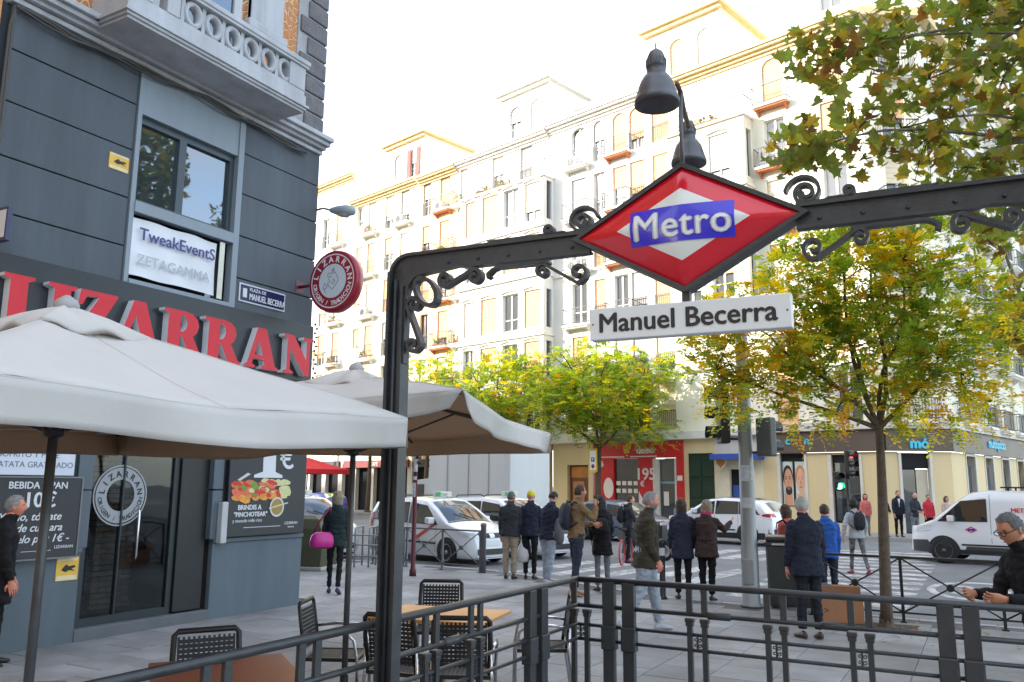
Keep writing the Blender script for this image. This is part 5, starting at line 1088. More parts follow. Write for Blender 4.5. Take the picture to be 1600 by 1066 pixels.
# ------------------------------------------------------------------ parasols
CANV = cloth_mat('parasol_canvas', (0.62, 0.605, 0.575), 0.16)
UNDERSHADE = cloth_mat('parasol_underside_shade', (0.46, 0.39, 0.31), 0.5)  # canvas underside: the tan of its weaker light is put into the colour
def parasol(label, x, y, rz, half, z_apex, corner, drop, seed, openc=None):
    """corner: z of the four eave corners, drop: valance depth"""
    rng = random.Random(seed); u = thing('parasol', label, 'parasol', (x, y, 0), rz, None)
    cs = [(1, 1), (-1, 1), (-1, -1), (1, -1)]; n = 16; k = 10
    ze = []; eave = []
    for e in range(4):
        (xa, ya), (xb, yb) = cs[e], cs[(e+1) % 4]; za, zb = corner[e], corner[(e+1) % 4]
        for i in range(n):
            t = i/n; sag = 0.045*sin(pi*t)-0.012*sin(2*pi*t)**2
            eave.append((half*(xa+(xb-xa)*t)*(1-0.03*sin(pi*t)), half*(ya+(yb-ya)*t)*(1-0.03*sin(pi*t)), za+(zb-za)*t-sag))
    rings = []
    for j in range(k+1):
        t = 0.10+0.90*j/k; r = []
        for i, p in enumerate(eave):
            e = (i % n)/n; w = -0.05*sin(pi*e)*sin(pi*t)*0.8+0.012*noise.noise(Vector((p[0]*2.2, p[1]*2.2, t*3+seed)))+0.005*t*sin(e*38+seed)*abs(2*e-1)
            r.append((p[0]*t, p[1]*t, z_apex+(p[2]-z_apex)*(t**1.12)+w))
        rings.append(r)
    m = M(); m.loft(rings, 0, True, False); o = m.build('canopy', [UNDERSHADE, CANV], u); md = o.modifiers.new('thick', 'SOLIDIFY'); md.thickness = 0.004; md.material_offset = 1
    for i in range(8):
        m = M(); m.tube([Vector(r[i*n//2])+Vector((0, 0, 0.003)) for r in rings], 0.005, 5); m.build('seam', mat('parasol_seam', (0.5, 0.48, 0.45), 0.85), u)
    m = M(); m.tube([Vector(p)+Vector((0, 0, 0.002)) for p in eave]+[Vector(eave[0])], 0.006, 5); m.build('hem', MT['parasol_seam'], u)
    m = M(); tp = [(0.0, 0.075), (0.5, 0.05), (1.0, 0.0), (1.0, -0.02)]; vr = []
    for t, dz in tp: vr.append([(p[0]*0.24*max(t, 0.03), p[1]*0.24*max(t, 0.03), z_apex-0.035*t-0.05*t+dz+0.02*sin(i*0.8)*t) for i, p in enumerate(eave)])
    m.loft(vr, 0, True, True); m.build('vent_cap', CANV, u)
    m = M(); m.lathe([(0.06, z_apex+0.04), (0.065, z_apex+0.075), (0.05, z_apex+0.10), (0.015, z_apex+0.125)], 12); m.build('finial', mat('finial_grey', (0.35, 0.35, 0.35), 0.5), u)
    for e in range(4):
        pts = eave[e*n:(e+1)*n]+[eave[((e+1) % 4)*n]]
        (xa, ya), (xb, yb) = cs[e], cs[(e+1) % 4]; on = Vector((xa+xb, ya+yb, 0)).normalized()
        rows = []
        for j in range(6):
            t = j/5; row = []
            for i, p in enumerate(pts):
                s = i/n; ph = 0.035*t*sin(s*9+e*2+seed)+0.02*t*sin(s*23+seed); d = drop*(1+0.06*sin(s*7+seed)); lift = 0.0
                if openc is not None and ((e == openc and s < 0.3) or ((e+1) % 4 == openc and s > 0.7)):
                    q = 1-min(1, (s if e == openc else 1-s)/0.3); lift = q*q*0.06*t; ph -= 0.05*q*t; 
                    along = Vector((xb-xa, yb-ya, 0)).normalized()*(0.09*q*q*t if e == openc else -0.09*q*q*t)
                else: along = Vector((0, 0, 0))
                row.append(Vector((p[0], p[1], p[2]-d*t+lift))+on*(0.004+ph)+along)
            rows.append([tuple(v) for v in row])
        m = M(); m.loft(rows, 0, True, False, closed=False); o = m.build('valance', [UNDERSHADE, CANV], u); md = o.modifiers.new('thick', 'SOLIDIFY'); md.thickness = 0.004; md.material_offset = 1
    m = M(); m.tube([(0, 0, 0.04), (0, 0, z_apex)], 0.024, 12); m.build('pole', GREYMETAL, u)
    m = M(); m.box((-0.3, -0.3, 0.002), (0.3, 0.3, 0.06), bev=0.015); m.tube([(0, 0, 0.06), (0, 0, 0.4)], 0.033, 10); m.build('base', DARKIRON, u)
    m = M(); m.lathe([(0.03, 2.12), (0.05, 2.13), (0.05, 2.18), (0.03, 2.19)], 12); m.build('runner', DARKIRON, u)
    RIBM = mat('parasol_rib', (0.10, 0.07, 0.055), 0.6, var=0.2)
    for i in range(8):
        p = Vector(eave[i*n//2]); a = Vector((0, 0, z_apex-0.05)); q = p*1.0; q.z = p.z-0.02
        mid = a.lerp(q, 0.5); mid.z -= 0.03
        m = M(); m.tube([a, mid, q], 0.012, 5); rb = m.build('rib', RIBM, u)
        m = M(); m.tube([(p.x*0.03, p.y*0.03, 2.16), tuple(a.lerp(q, 0.48)-Vector((0, 0, 0.03)))], 0.009, 5); m.build('strut', RIBM, rb)
    return u
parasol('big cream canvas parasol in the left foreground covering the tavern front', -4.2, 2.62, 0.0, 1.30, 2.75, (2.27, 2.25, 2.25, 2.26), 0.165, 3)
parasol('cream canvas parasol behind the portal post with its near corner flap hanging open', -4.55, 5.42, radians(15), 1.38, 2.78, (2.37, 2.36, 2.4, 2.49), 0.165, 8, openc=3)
# ------------------------------------------------------------------ terrace tables and chairs
def table(label, x, y, rz, w, d, m_top):
    t = thing('cafe_table', label, 'table', (x, y, 0), rz)
    m = M(); m.box((-w/2, -d/2, 0.70), (w/2, d/2, 0.73), bev=0.006); m.build('table_top', m_top, t)
    m = M(); m.tube([(0, 0, 0.03), (0, 0, 0.70)], 0.03, 10); m.build('column', GREYMETAL, t)
    m = M(); m.box((-0.28, -0.28, 0.0), (0.28, 0.28, 0.03), bev=0.01); m.build('foot', DARKIRON, t)
    return t
def wood(name, col):
    m = mat(name, col, 0.42, var=0.12, vs=3)
    n = m.node_tree.nodes; l = m.node_tree.links; b = n['Principled BSDF']
    tc = n.new('ShaderNodeTexCoord'); mp = n.new('ShaderNodeMapping'); mp.inputs['Scale'].default_value = (2, 22, 2); l.new(tc.outputs['Object'], mp.inputs[0])
    nz = n.new('ShaderNodeTexNoise'); nz.inputs['Scale'].default_value = 2.5; nz.inputs['Detail'].default_value = 6; l.new(mp.outputs[0], nz.inputs['Vector'])
    cr = n.new('ShaderNodeMix'); cr.data_type = 'RGBA'; cr.inputs[6].default_value = (*[c*0.75 for c in col], 1); cr.inputs[7].default_value = (*[min(1, c*1.2) for c in col], 1)
    l.new(nz.outputs[0], cr.inputs[0]); l.new(cr.outputs[2], b.inputs['Base Color'])
    return m
table('reddish brown wooden terrace table nearest the viewer under the big parasol', -4.23, 3.9, radians(53.7), 0.86, 0.94, wood('brown_wood', rgb(150, 84, 50)))
table('bright orange wooden terrace table behind the portal post', -4.45, 6.62, radians(12), 1.1, 0.82, wood('orange_wood', rgb(222, 158, 88)))
WICK = mat('black_wicker', (0.014, 0.014, 0.016), 0.5, var=0.3, vs=30)
def make_chair(label):
    c = thing('terrace_chair', label, 'chair', (0, 0, 0), 0, 'black wicker chairs at the terrace tables')
    m = M()
    for i in range(12): m.box((-0.21, -0.21+i*0.035, 0.435), (0.21, -0.21+i*0.035+0.028, 0.445))
    for i in range(12): m.box((-0.21+i*0.0355, -0.21, 0.440), (-0.21+i*0.0355+0.02, 0.21, 0.449))
    for a, b in (((-0.235, -0.235), (-0.205, 0.235)), ((0.205, -0.235), (0.235, 0.235)), ((-0.205, -0.235), (0.205, -0.205)), ((-0.205, 0.205), (0.205, 0.235))): m.box((*a, 0.425), (*b, 0.455))
    m.build('seat', WICK, c)
    m = M(); tilt = lambda z: -0.22-0.16*(z-0.44)
    for i in range(10):
        z = 0.52+i*0.032; m.box((-0.19, tilt(z)-0.004, z), (0.19, tilt(z)+0.004, z+0.024))
    for i in range(12): x = -0.19+i*0.0335; m.add([(x, tilt(0.51)+0.007, 0.51), (x+0.016, tilt(0.51)+0.007, 0.51), (x+0.016, tilt(0.85)+0.007, 0.85), (x, tilt(0.85)+0.007, 0.85)], [(0,1,2,3)])
    m.build('backrest', WICK, c)
    m = M(); m.tube([(-0.215, tilt(0.46), 0.46), (-0.22, tilt(0.7), 0.7), (-0.215, tilt(0.86), 0.86), (-0.19, tilt(0.885), 0.885), (0.19, tilt(0.885), 0.885), (0.215, tilt(0.86), 0.86), (0.22, tilt(0.7), 0.7), (0.215, tilt(0.46), 0.46)], 0.02, 8, flat=0.8); m.build('back_frame', BLACK, c)
    for sx in (-1, 1):
        m = M(); m.tube([(sx*0.24, 0.24, 0.0), (sx*0.24, 0.23, 0.44), (sx*0.25, 0.20, 0.60), (sx*0.25, 0.13, 0.655), (sx*0.25, -0.08, 0.66), (sx*0.24, -0.24, 0.64)], 0.013, 8); m.build('arm', CHROME, c)
        m = M(); m.tube([(sx*0.23, -0.30, 0.0), (sx*0.23, -0.235, 0.44), (sx*0.225, tilt(0.64), 0.64)], 0.013, 8); m.build('leg', CHROME, c)
    return c
ch0 = make_chair('black wicker chair at the far left side of the brown table')
def face_to(px, py, tx, ty): return atan2(-(tx-px), ty-py)      # chairs and people look along +y
CH = [((-4.56, 4.10), (-4.23, 3.9), None), ((-4.98, 7.35), (-4.6, 6.6), 'black wicker chair on the far side of the orange table'),
      ((-5.0, 5.85), (-4.3, 6.2), 'black wicker chair seen side on beside the thin parasol pole at the orange table'),
      ((-3.72, 5.88), (-4.1, 6.6), 'black wicker chair on the near side of the orange table, back to the railing'), ((-3.68, 7.12), (-4.4, 6.7), 'black wicker chair at the right end of the orange table'),
      ((-5.05, 3.15), (-4.4, 3.7), 'black wicker chair at the lower left corner of the scene'), ((-4.18, 5.72), (-4.3, 6.5), 'black wicker chair directly behind the portal post, near side of the orange table')]
for i, (p, t, lab) in enumerate(CH):
    rz = face_to(*p, *t)
    if i == 0: ch0.location = (*p, 0); ch0.rotation_euler.z = rz
    else: dup(ch0, (*p, 0), rz, lab)
# ------------------------------------------------------------------ bollards, barriers, posts
def bollard(label, x, y, h=1.0, r=0.05):
    b = thing('bollard', label, 'bollard', (x, y, 0), 0, 'bollards along the kerb')
    m = M(); m.lathe([(r*1.5, 0), (r*1.5, 0.03), (r, 0.06), (r, h*0.9), (r*1.15, h*0.91), (r*1.15, h*0.97), (r*0.6, h), (0.005, h)], 14); m.build('shaft', DARKIRON, b)
    m = M(); m.lathe([(r*1.03, h*0.72), (r*1.03, h*0.85)], 14, caps=False); m.build('band', mat('reflective_band', (0.55, 0.57, 0.6), 0.35), b)
bollard('black bollard with silver band beside the bearded man', -4.92, 14.05)
def barrier(label, x0, y0, x1, y1, n, m_, h=0.92, cap=False):
    L = Vector((x1-x0, y1-y0)).length; a = atan2(y1-y0, x1-x0); b = thing('street_barrier', label, 'barrier', (x0, y0, 0), a)
    m = M(); m.box((-0.03, -0.025, h-0.035), (L+0.03, 0.025, h)); m.build('top_rail', m_, b)
    m = M(); m.box((0, -0.012, 0.12), (L, 0.012, 0.145)); m.build('bottom_rail', m_, b)
    for i in range(n+1):
        x = L*i/n; m = M(); m.box((x-0.02, -0.02, 0.0), (x+0.02, 0.02, h-0.036)); m.box((x-0.045, -0.045, 0), (x+0.045, 0.045, 0.02)); m.build('post', m_, b)
    for i in range(n):
        xa, xb = L*i/n+0.02, L*(i+1)/n-0.02
        for k, (za, zb) in enumerate(((0.145, h-0.04), (h-0.04, 0.145))):
            m = M(); m.tube([(xa, 0.004*(k*2-1), za), (xb, 0.004*(k*2-1), zb)], 0.012, 6); m.build('brace', m_, b)
        m = M(); m.lathe([(0.05, -0.025), (0.055, -0.01), (0.055, 0.01), (0.05, 0.025)], 12, 0, False, Matrix.Translation(((xa+xb)/2, 0, (0.145+h-0.04)/2)) @ Matrix.Rotation(pi/2, 4, 'X')); m.build('boss', m_, b)
    if cap:
        m = M(); m.lathe([(0.06, 0), (0.06, 0.98), (0.07, 0.99), (0.07, 1.03), (0.045, 1.06), (0.01, 1.065)], 14, 0, True, Matrix.Translation((L+0.08, 0, 0))); m.build('end_post', m_, b)
barrier('black crossed street barrier at right beside the young tree', -2.42, 13.62, 1.35, 13.5, 3, DARKIRON)
barrier('grey crossed street barrier in front of the white taxi', -12.9, 16.25, -9.75, 16.0, 3, mat('barrier_grey', (0.16, 0.17, 0.18), 0.5, metal=0.2, var=0.2), 0.9, True)
rk = thing('bike_rack', 'pale metal rack of hoops and bars left of the portal post', 'rack', (-13.1, 15.3, 0), radians(20))
for i in range(5):
    m = M(); x = i*0.34; m.tube([(x, 0, 0), (x, 0, 0.86), (x+0.02, 0.03, 0.9), (x+0.02, 0.5, 0.9), (x, 0.53, 0.86), (x, 0.53, 0)], 0.022, 6); m.build('hoop', GALV, rk)
for z in (0.25, 0.5, 0.72):
    m = M(); m.tube([(0, -0.02, z), (1.4, -0.02, z)], 0.016, 6); m.build('bar', GALV, rk)
mp_ = thing('maroon_post', 'slim maroon signpost with white stickers in front of the white taxi', 'post', (-10.58, 14.66, 0))
MAR = mat('maroon_paint', (0.10, 0.012, 0.02), 0.45, var=0.25, vs=6)
m = M(); m.lathe([(0.075, 0), (0.07, 0.12), (0.05, 0.15), (0.048, 2.9), (0.06, 2.92), (0.02, 2.98)], 12); m.build('shaft', MAR, mp_)
for z0_, z1_, a in ((1.62, 1.92, 3.6), (1.98, 2.05, 4.0), (2.15, 2.5, 4.4), (2.6, 2.66, 4)):
    m = M(); n = 6; m.loft([[(0.0505*cos(a+i*0.4), 0.0505*sin(a+i*0.4), z) for i in range(n)] for z in (z0_, z1_)], 0, True, False, closed=False); m.build('sticker', mat('worn_sticker', (0.55, 0.53, 0.55), 0.7, var=0.35, vs=20), mp_)
m = M(); m.box((0.05, -0.08, 2.42), (0.12, 0.06, 2.58), bev=0.02); m.tube([(0.05, 0, 2.35), (0.16, -0.06, 2.33)], 0.03, 8); m.build('loudspeaker', BLACK, mp_)
# traffic light mast
TM = thing('traffic_mast', 'thick grey steel traffic light mast with stickers and two signal heads', 'traffic light', (-3.42, 14.0, 0))
m = M(); m.lathe([(0.17, 0), (0.17, 0.03), (0.14, 0.05), (0.135, 0.9), (0.125, 0.95), (0.115, 2.6), (0.095, 4.75), (0.10, 4.78), (0.10, 4.84), (0.03, 4.9), (0.03, 4.98), (0.005, 5.0)], 18); m.build('mast', GALV, TM)
m = M(); m.box((-0.09, -0.15, 0.35), (0.09, -0.10, 0.75), bev=0.015); m.build('hatch', GALV, TM)
STK = mat('pale_sticker', (0.48, 0.51, 0.58), 0.65, var=0.3, vs=12)
for z0_, z1_, a0, a1, r in ((1.98, 2.24, 3.9, 5.4, 0.1225), (1.55, 1.72, 4.2, 5.6, 0.125), (2.0, 2.3, 5.45, 5.9, 0.1228)):
    m = M(); m.loft([[(r*cos(a0+(a1-a0)*i/6), r*sin(a0+(a1-a0)*i/6), z) for i in range(7)] for z in (z0_, z1_)], 0, True, False, closed=False); m.build('sticker', STK, TM)
SIGB = mat('signal_black', (0.012, 0.013, 0.014), 0.4, var=0.1); LENR = mat('lens_red_dark', (0.12, 0.008, 0.008), 0.25); LENG = mat('lens_green_dark', (0.01, 0.06, 0.03), 0.25); LENA = mat('lens_amber_dark', (0.12, 0.06, 0.01), 0.25)
def signal_head(root, T, lenses, s=1.0, body=SIGB):
    n = len(lenses); m = M(); m.box((-0.16*s, 0.0, 0), (0.16*s, 0.17*s, 0.33*s*n), 0, T, bev=0.03*s); b = m.build('signal_head', body, root)
    for i, lm in enumerate(lenses):
        z = 0.33*s*(n-1-i)+0.165*s; TT = T @ Matrix.Translation((0, 0, z)) @ Matrix.Rotation(pi/2, 4, 'X')
        m = M(); m.lathe([(0.11*s, 0.0), (0.09*s, 0.02*s), (0.05*s, 0.035*s), (0.005, 0.04*s)], 16, 0, True, TT, caps=False); m.build('lens', lm, b)
        m = M(); rings = []
        for d in (0.0, 0.2*s): rings.append([(0.13*s*cos(a), 0.13*s*sin(a), d) for a in [radians(-30)+radians(240)*q/10 for q in range(11)]])
        m.loft(rings, 0, True, False, TT, closed=False); rings2 = [[(p[0]*0.95, p[1]*0.95, p[2]) for p in r] for r in rings]; m.loft(rings2[::-1], 0, True, False, TT, closed=False); m.build('visor', SIGB, b)
signal_head(TM, Matrix.Translation((-0.42, -0.08, 2.60)) @ Matrix.Rotation(radians(-62), 4, 'Z'), [LENR, LENA, LENG])
signal_head(TM, Matrix.Translation((0.40, 0.0, 2.38)) @ Matrix.Rotation(radians(150), 4, 'Z'), [LENR, LENG], 0.95, mat('signal_grey', (0.10, 0.11, 0.115), 0.45))
for z in (2.68, 3.2): m = M(); m.tube([(0, 0, z), (-0.32, -0.02, z)], 0.022, 6); m.build('bracket', DARKIRON, TM)
m = M(); m.tube([(0, 0, 2.45), (0.34, 0.05, 2.45)], 0.022, 6); m.build('bracket', DARKIRON, TM)
# far pedestrian signal, lit green
PL = thing('pedestrian_signal', 'far traffic signal post with a lit green man and a lit red lamp', 'traffic light', (-4.55, 34.2, 0))
m = M(); m.lathe([(0.1, 0), (0.09, 0.1), (0.06, 0.15), (0.055, 3.3), (0.02, 3.35)], 12); m.build('post', DARKIRON, PL)
GL_ = mat('lit_green', (0.08, 0.85, 0.42), 0.4, emit=2.2, var=0); RL_ = mat('lit_red', (0.9, 0.06, 0.07), 0.4, emit=0.7, var=0)
rzc = YAW
signal_head(PL, Matrix.Rotation(rzc, 4, 'Z') @ Matrix.Translation((-0.36, -0.10, 1.75)), [SIGB, GL_], 1.1)
signal_head(PL, Matrix.Rotation(rzc+0.6, 4, 'Z') @ Matrix.Translation((0.12, -0.12, 2.2)), [RL_, LENA, LENG], 1.1)
# parking sign across the road
YS = thing('parking_sign', 'white parking sign panel with a broad yellow border in front of the red shop', 'sign', tuple(fac(11.35, 0, 2.4)), RZF)
m = M(); m.box((-0.28, -0.02, 2.55), (0.28, 0.0, 3.75), bev=0.015); m.build('border', mat('sign_yellow', rgb(222, 196, 50), 0.4), YS)
m = M(); m.box((-0.19, -0.026, 2.66), (0.19, -0.021, 3.64)); m.build('panel', WHITE, YS)
m = M(); m.box((-0.11, -0.03, 3.08), (0.11, -0.0265, 3.3), 0); m.text('P', 0.2, frame((0, -0.032, 3.12), (1, 0, 0), (0, 0, 1)), 1, 0.001, 0.006); m.lathe([(0.11, 0), (0.11, 0.003)], 16, 2, False, frame((0, -0.027, 2.85), (1, 0, 0), (0, 0, 1))); m.lathe([(0.08, 0.003), (0.08, 0.005)], 16, 0, False, frame((0, -0.027, 2.85), (1, 0, 0), (0, 0, 1)))
m.build('symbols', [mat('sign_blue_print', rgb(40, 60, 150), 0.4), WHITE, mat('sign_red_print', rgb(190, 30, 40), 0.4)], YS)
m = M(); m.tube([(0, 0.03, 0), (0, 0.03, 3.7)], 0.04, 8); m.build('post', GALV, YS)
# dark litter container, carton, waste container
BN = thing('litter_bin', 'dark green grey litter container with pale lid rim beside the mast', 'bin', (-2.83, 14.35, 0), radians(12))
m = M(); m.loft([[(x*s, y*s, z) for x, y in ((-.36,-.3),(.36,-.3),(.4,-.2),(.4,.3),(-.4,.3),(-.4,-.2))] for z, s in ((0.02, 0.92), (0.06, 0.95), (0.95, 1.0))], 0, False); m.build('body', mat('bin_green_grey', (0.035, 0.042, 0.042), 0.5, var=0.2, vs=4), BN)
m = M(); m.box((-0.43, -0.34, 0.955), (0.43, 0.33, 1.02), 0, bev=0.02); m.box((-0.40, -0.31, 1.02), (0.40, 0.30, 1.11), 0, bev=0.04); m.build('lid', mat('bin_lid', (0.03, 0.034, 0.036), 0.4), BN)
m = M(); m.box((-0.3, -0.345, 0.975), (0.38, -0.338, 1.005)); m.build('rim_strip', mat('bin_strip', (0.5, 0.52, 0.53), 0.4), BN)
CB_ = thing('carton', 'brown cardboard carton with dark printed marks on the pavement behind the navy coat man', 'carton', (-1.98, 13.2, 0), radians(8))
CARD = mat('cardboard', rgb(176, 128, 96), 0.8, var=0.1, vs=3)
m = M(); m.box((-0.33, -0.2, 0.004), (0.33, 0.2, 0.34), bev=0.004); m.build('case', CARD, CB_)
m = M(); m.box((-0.33, -0.02, 0.341), (0.33, 0.02, 0.343)); m.text('>>', 0.13, frame((-0.2, -0.202, 0.12), (1, 0, 0), (0, 0, 1)), 0, 0.002); m.text('XX', 0.13, frame((0.332, 0.0, 0.12), (0, 1, 0), (0, 0, 1)), 0, 0.002); m.build('print', mat('carton_ink', (0.06, 0.03, 0.02), 0.7, var=0), CB_)
for q, (a, s_) in enumerate(((0.5, -1), (0.9, 1))):
    m = M(); m.box((0, -0.002, 0), (0.6, 0.002, 0.2), 0, Matrix.Translation((-0.3, s_*0.2, 0.341)) @ Matrix.Rotation(s_*-a, 4, 'X')); m.build('flap', CARD, CB_)
BG = thing('bin_bag', 'black plastic bag lying on the brown cardboard carton', 'bag', (-2.15, 13.2, 0.36))
m = M(); n = 16; m.loft([[(r*cos(2*pi*i/n)*(1+0.2*noise.noise(Vector((i*0.9, z*9, 2)))), r*0.75*sin(2*pi*i/n)*(1+0.2*noise.noise(Vector((i*0.7, z*9, 5)))), z) for i in range(n)] for r, z in ((0.12, 0), (0.19, 0.04), (0.17, 0.09), (0.08, 0.14), (0.03, 0.16))], 0, True); m.build('sack', mat('bag_plastic', (0.015, 0.017, 0.02), 0.3), BG)
WC = thing('waste_container', 'olive brown waste container standing beyond the tavern corner', 'container', (-13.45, 14.6, 0), radians(15))
m = M(); m.loft([[(x, y, z) for x, y in ((-.55*s,-.45*s),(.55*s,-.45*s),(.55*s,.45*s),(-.55*s,.45*s))] for z, s in ((0.08, 0.95), (0.5, 1.05), (0.9, 0.92), (1.1, 0.7), (1.18, 0.4))], 0, False); m.build('body', mat('container_olive', (0.085, 0.085, 0.045), 0.6, var=0.2, vs=3), WC)
m = M(); m.box((-0.6, -0.5, 0.0), (0.6, 0.5, 0.08), bev=0.02); m.build('base', mat('container_base', (0.4, 0.4, 0.37), 0.7), WC)
# red parasol of a far terrace
RP = thing('red_parasol', 'red terrace parasol far down the street under the cream canvas', 'parasol', tuple(fac(31.5, 0, 6.3)), RZF)
REDC = mat('red_canvas', rgb(205, 40, 50), 0.8, var=0.08)
m = M(); m.loft([[(1.9*s*x, 1.9*s*y, z) for x, y in ((1,1),(0,1),(-1,1),(-1,0),(-1,-1),(0,-1),(1,-1),(1,0))] for z, s in ((3.5, 0.02), (3.1, 0.5), (2.75, 1.0), (2.45, 1.01))], 0, False, False); o = m.build('canopy', REDC, RP)
m = M(); m.tube([(0, 0, 0), (0, 0, 3.45)], 0.04, 8); m.build('pole', GREYMETAL, RP)
m = M(); m.text('CAFE', 0.25, frame((0.9, -1.93, 2.5), (1, 0, 0), (0, 0, 1)), 0, 0.003, 0.01); m.build('lettering', WHITE, RP)
# litter by the tree pit
for i, (x, y, c_, lab) in enumerate(((-0.98, 12.62, rgb(205, 80, 40), 'orange peel scrap on the pavement right of the young tree'), (-0.62, 12.45, rgb(205, 185, 150), 'crumpled cream paper on the pavement right of the young tree'), (-0.3, 12.1, rgb(150, 130, 100), 'flattened brown cardboard scrap on the pavement right of the young tree'))):
    m = M(); n = 9; rr = random.Random(i); m.loft([[(0.09*s*cos(2*pi*k/n)*rr.uniform(.7, 1.2), 0.06*s*sin(2*pi*k/n)*rr.uniform(.7, 1.2), z) for k in range(n)] for z, s in ((0.001, 0.8), (0.02, 1.0), (0.045, 0.5))], 0, False)
    tag(m.build('litter', mat('litter_%s' % ('orange', 'cream', 'brown')[i], c_, 0.8), None, (x, y, 0.003)), lab, 'litter')
# ================================================================== vehicles
CARWHITE = mat('car_white', (0.70, 0.71, 0.73), 0.3, var=0.03, vs=1, coat=0.7); CARGLASS = glass_mat('car_glass', (0.012, 0.016, 0.018), 0.86, 0.01)
CARTRIM = mat('car_black_trim', (0.02, 0.021, 0.023), 0.5, var=0.1); RIM = mat('wheel_rim', (0.38, 0.39, 0.41), 0.35, metal=0.7, var=0.1)
HLAMP = mat('headlamp', (0.62, 0.65, 0.68), 0.15, coat=0.6, var=0.05); TLAMP = mat('tail_lamp', (0.35, 0.015, 0.02), 0.2, coat=0.5, var=0.05); PLATE = mat('number_plate', (0.6, 0.61, 0.62), 0.4, var=0.05)
def interp(pts, x):
    if x <= pts[0][0]: return pts[0][1]
    for (a, b), (c, d) in zip(pts, pts[1:]):
        if x <= c: return b+(d-b)*(x-a)/(c-a) if c > a else d
    return pts[-1][1]
class CarShape:
    """x forward; top: (x, z) outline of bonnet, screen, roof, tail; belt: (x, z) of the window sill; plan: (x, half width)"""
    def __init__(s, top, belt, plan, sill=0.22, tumble=0.20): s.top = top; s.belt = belt; s.plan = plan; s.sill = sill; s.tumble = tumble; s.x0 = top[0][0]; s.x1 = top[-1][0]
    def zt(s, x): return interp(s.top, x)
    def zb(s, x): return min(interp(s.belt, x), s.zt(x)-0.05)
    def y(s, x, z):
        w = interp(s.plan, x); zb = s.zb(x); 
        if z <= zb: t = (z-s.sill)/max(0.05, zb-s.sill); return w*(0.955+0.045*sin(pi*min(1, max(0, t*0.95+0.08))))
        return w*0.965-(z-zb)*s.tumble-0.25*max(0, z-(s.zt(x)-0.10))**1.0*0.4
    def roofz(s, x, y): 
        w = max(0.2, s.y(x, s.zt(x)-0.05)); return s.zt(x)-0.06*min(1, abs(y)/w)**2.2
    def body(s, n=64):
        xs = sorted(set([s.x0+(s.x1-s.x0)*i/n for i in range(n+1)]+[p[0] for p in s.top]+[s.x0+0.01, s.x1-0.01]))
        rings = []
        for x in xs:
            zt, zb = s.zt(x), s.zb(x); half = []
            half.append((interp(s.plan, x)*0.90, s.sill-0.04))
            for i in range(6): z = s.sill+(zb-s.sill)*i/5; half.append((s.y(x, z), z))
            ze = max(zb+0.02, zt-0.06)
            for i in range(1, 4): z = zb+(ze-zb)*i/3; half.append((s.y(x, z), z))
            we = half[-1][0]
            for f in (0.93, 0.8, 0.55, 0.25): half.append((we*f, zt-(zt-ze)*f**2.2))
            r = [(x, y, z) for y, z in half]+[(x, 0, zt)]+[(x, -y, z) for y, z in reversed(half)]
            rings.append(r)
        m = M(); m.loft(rings, 0, True, True); return m
    def side(s, m, quad, sy, off=0.006, nx=8, nz=4, mi=0):
        """quad: bottom-rear, bottom-front, top-front, top-rear in (x, z)"""
        a, b, c, d = quad; rows = []
        for j in range(nz+1):
            v = j/nz; row = []
            for i in range(nx+1):
                u = i/nx; x = (a[0]+(b[0]-a[0])*u)*(1-v)+(d[0]+(c[0]-d[0])*u)*v; z = (a[1]+(b[1]-a[1])*u)*(1-v)+(d[1]+(c[1]-d[1])*u)*v
                row.append((x, sy*(s.y(x, z)+off), z))
            rows.append(row if sy < 0 else row[::-1])
        return m.loft(rows, mi, True, False, closed=False)
    def over(s, m, xa, xb, ya, yb, off=0.008, mi=0, nx=8, ny=8):
        """a patch on the upper surface between x = xa (half width ya) and xb (half width yb)"""
        rows = []
        for j in range(nx+1):
            t = j/nx; x = xa+(xb-xa)*t; w = ya+(yb-ya)*t; sl = atan2(s.zt(x+0.02)-s.zt(x-0.02), 0.04)
            rows.append([(x-off*sin(sl), w*(i/ny*2-1), s.roofz(x, w*(i/ny*2-1))+off*cos(sl)) for i in range(ny+1)])
        return m.loft(rows, mi, True, False, closed=False)
    def nose(s, m, ya, yb, za, zb, front=True, off=0.015, mi=0, n=8):
        """a patch on the front (or rear) face"""
        rows = []
        for j in range(5):
            z = za+(zb-za)*j/4; row = []
            for i in range(n+1):
                y = ya+(yb-ya)*i/n
                lo, hi = (s.x1-0.9, s.x1) if front else (s.x0, s.x0+0.9)
                for _ in range(24):
                    mid = (lo+hi)/2; inside = s.roofz(mid, y) > z and s.y(mid, min(z, s.zt(mid))) > abs(y)
                    if front: lo, hi = (mid, hi) if inside else (lo, mid)
                    else: lo, hi = (lo, mid) if inside else (mid, hi)
                row.append((lo+off if front else hi-off, y, z))
            rows.append(row if not front else row[::-1])
        return m.loft(rows, mi, True, False, closed=False)
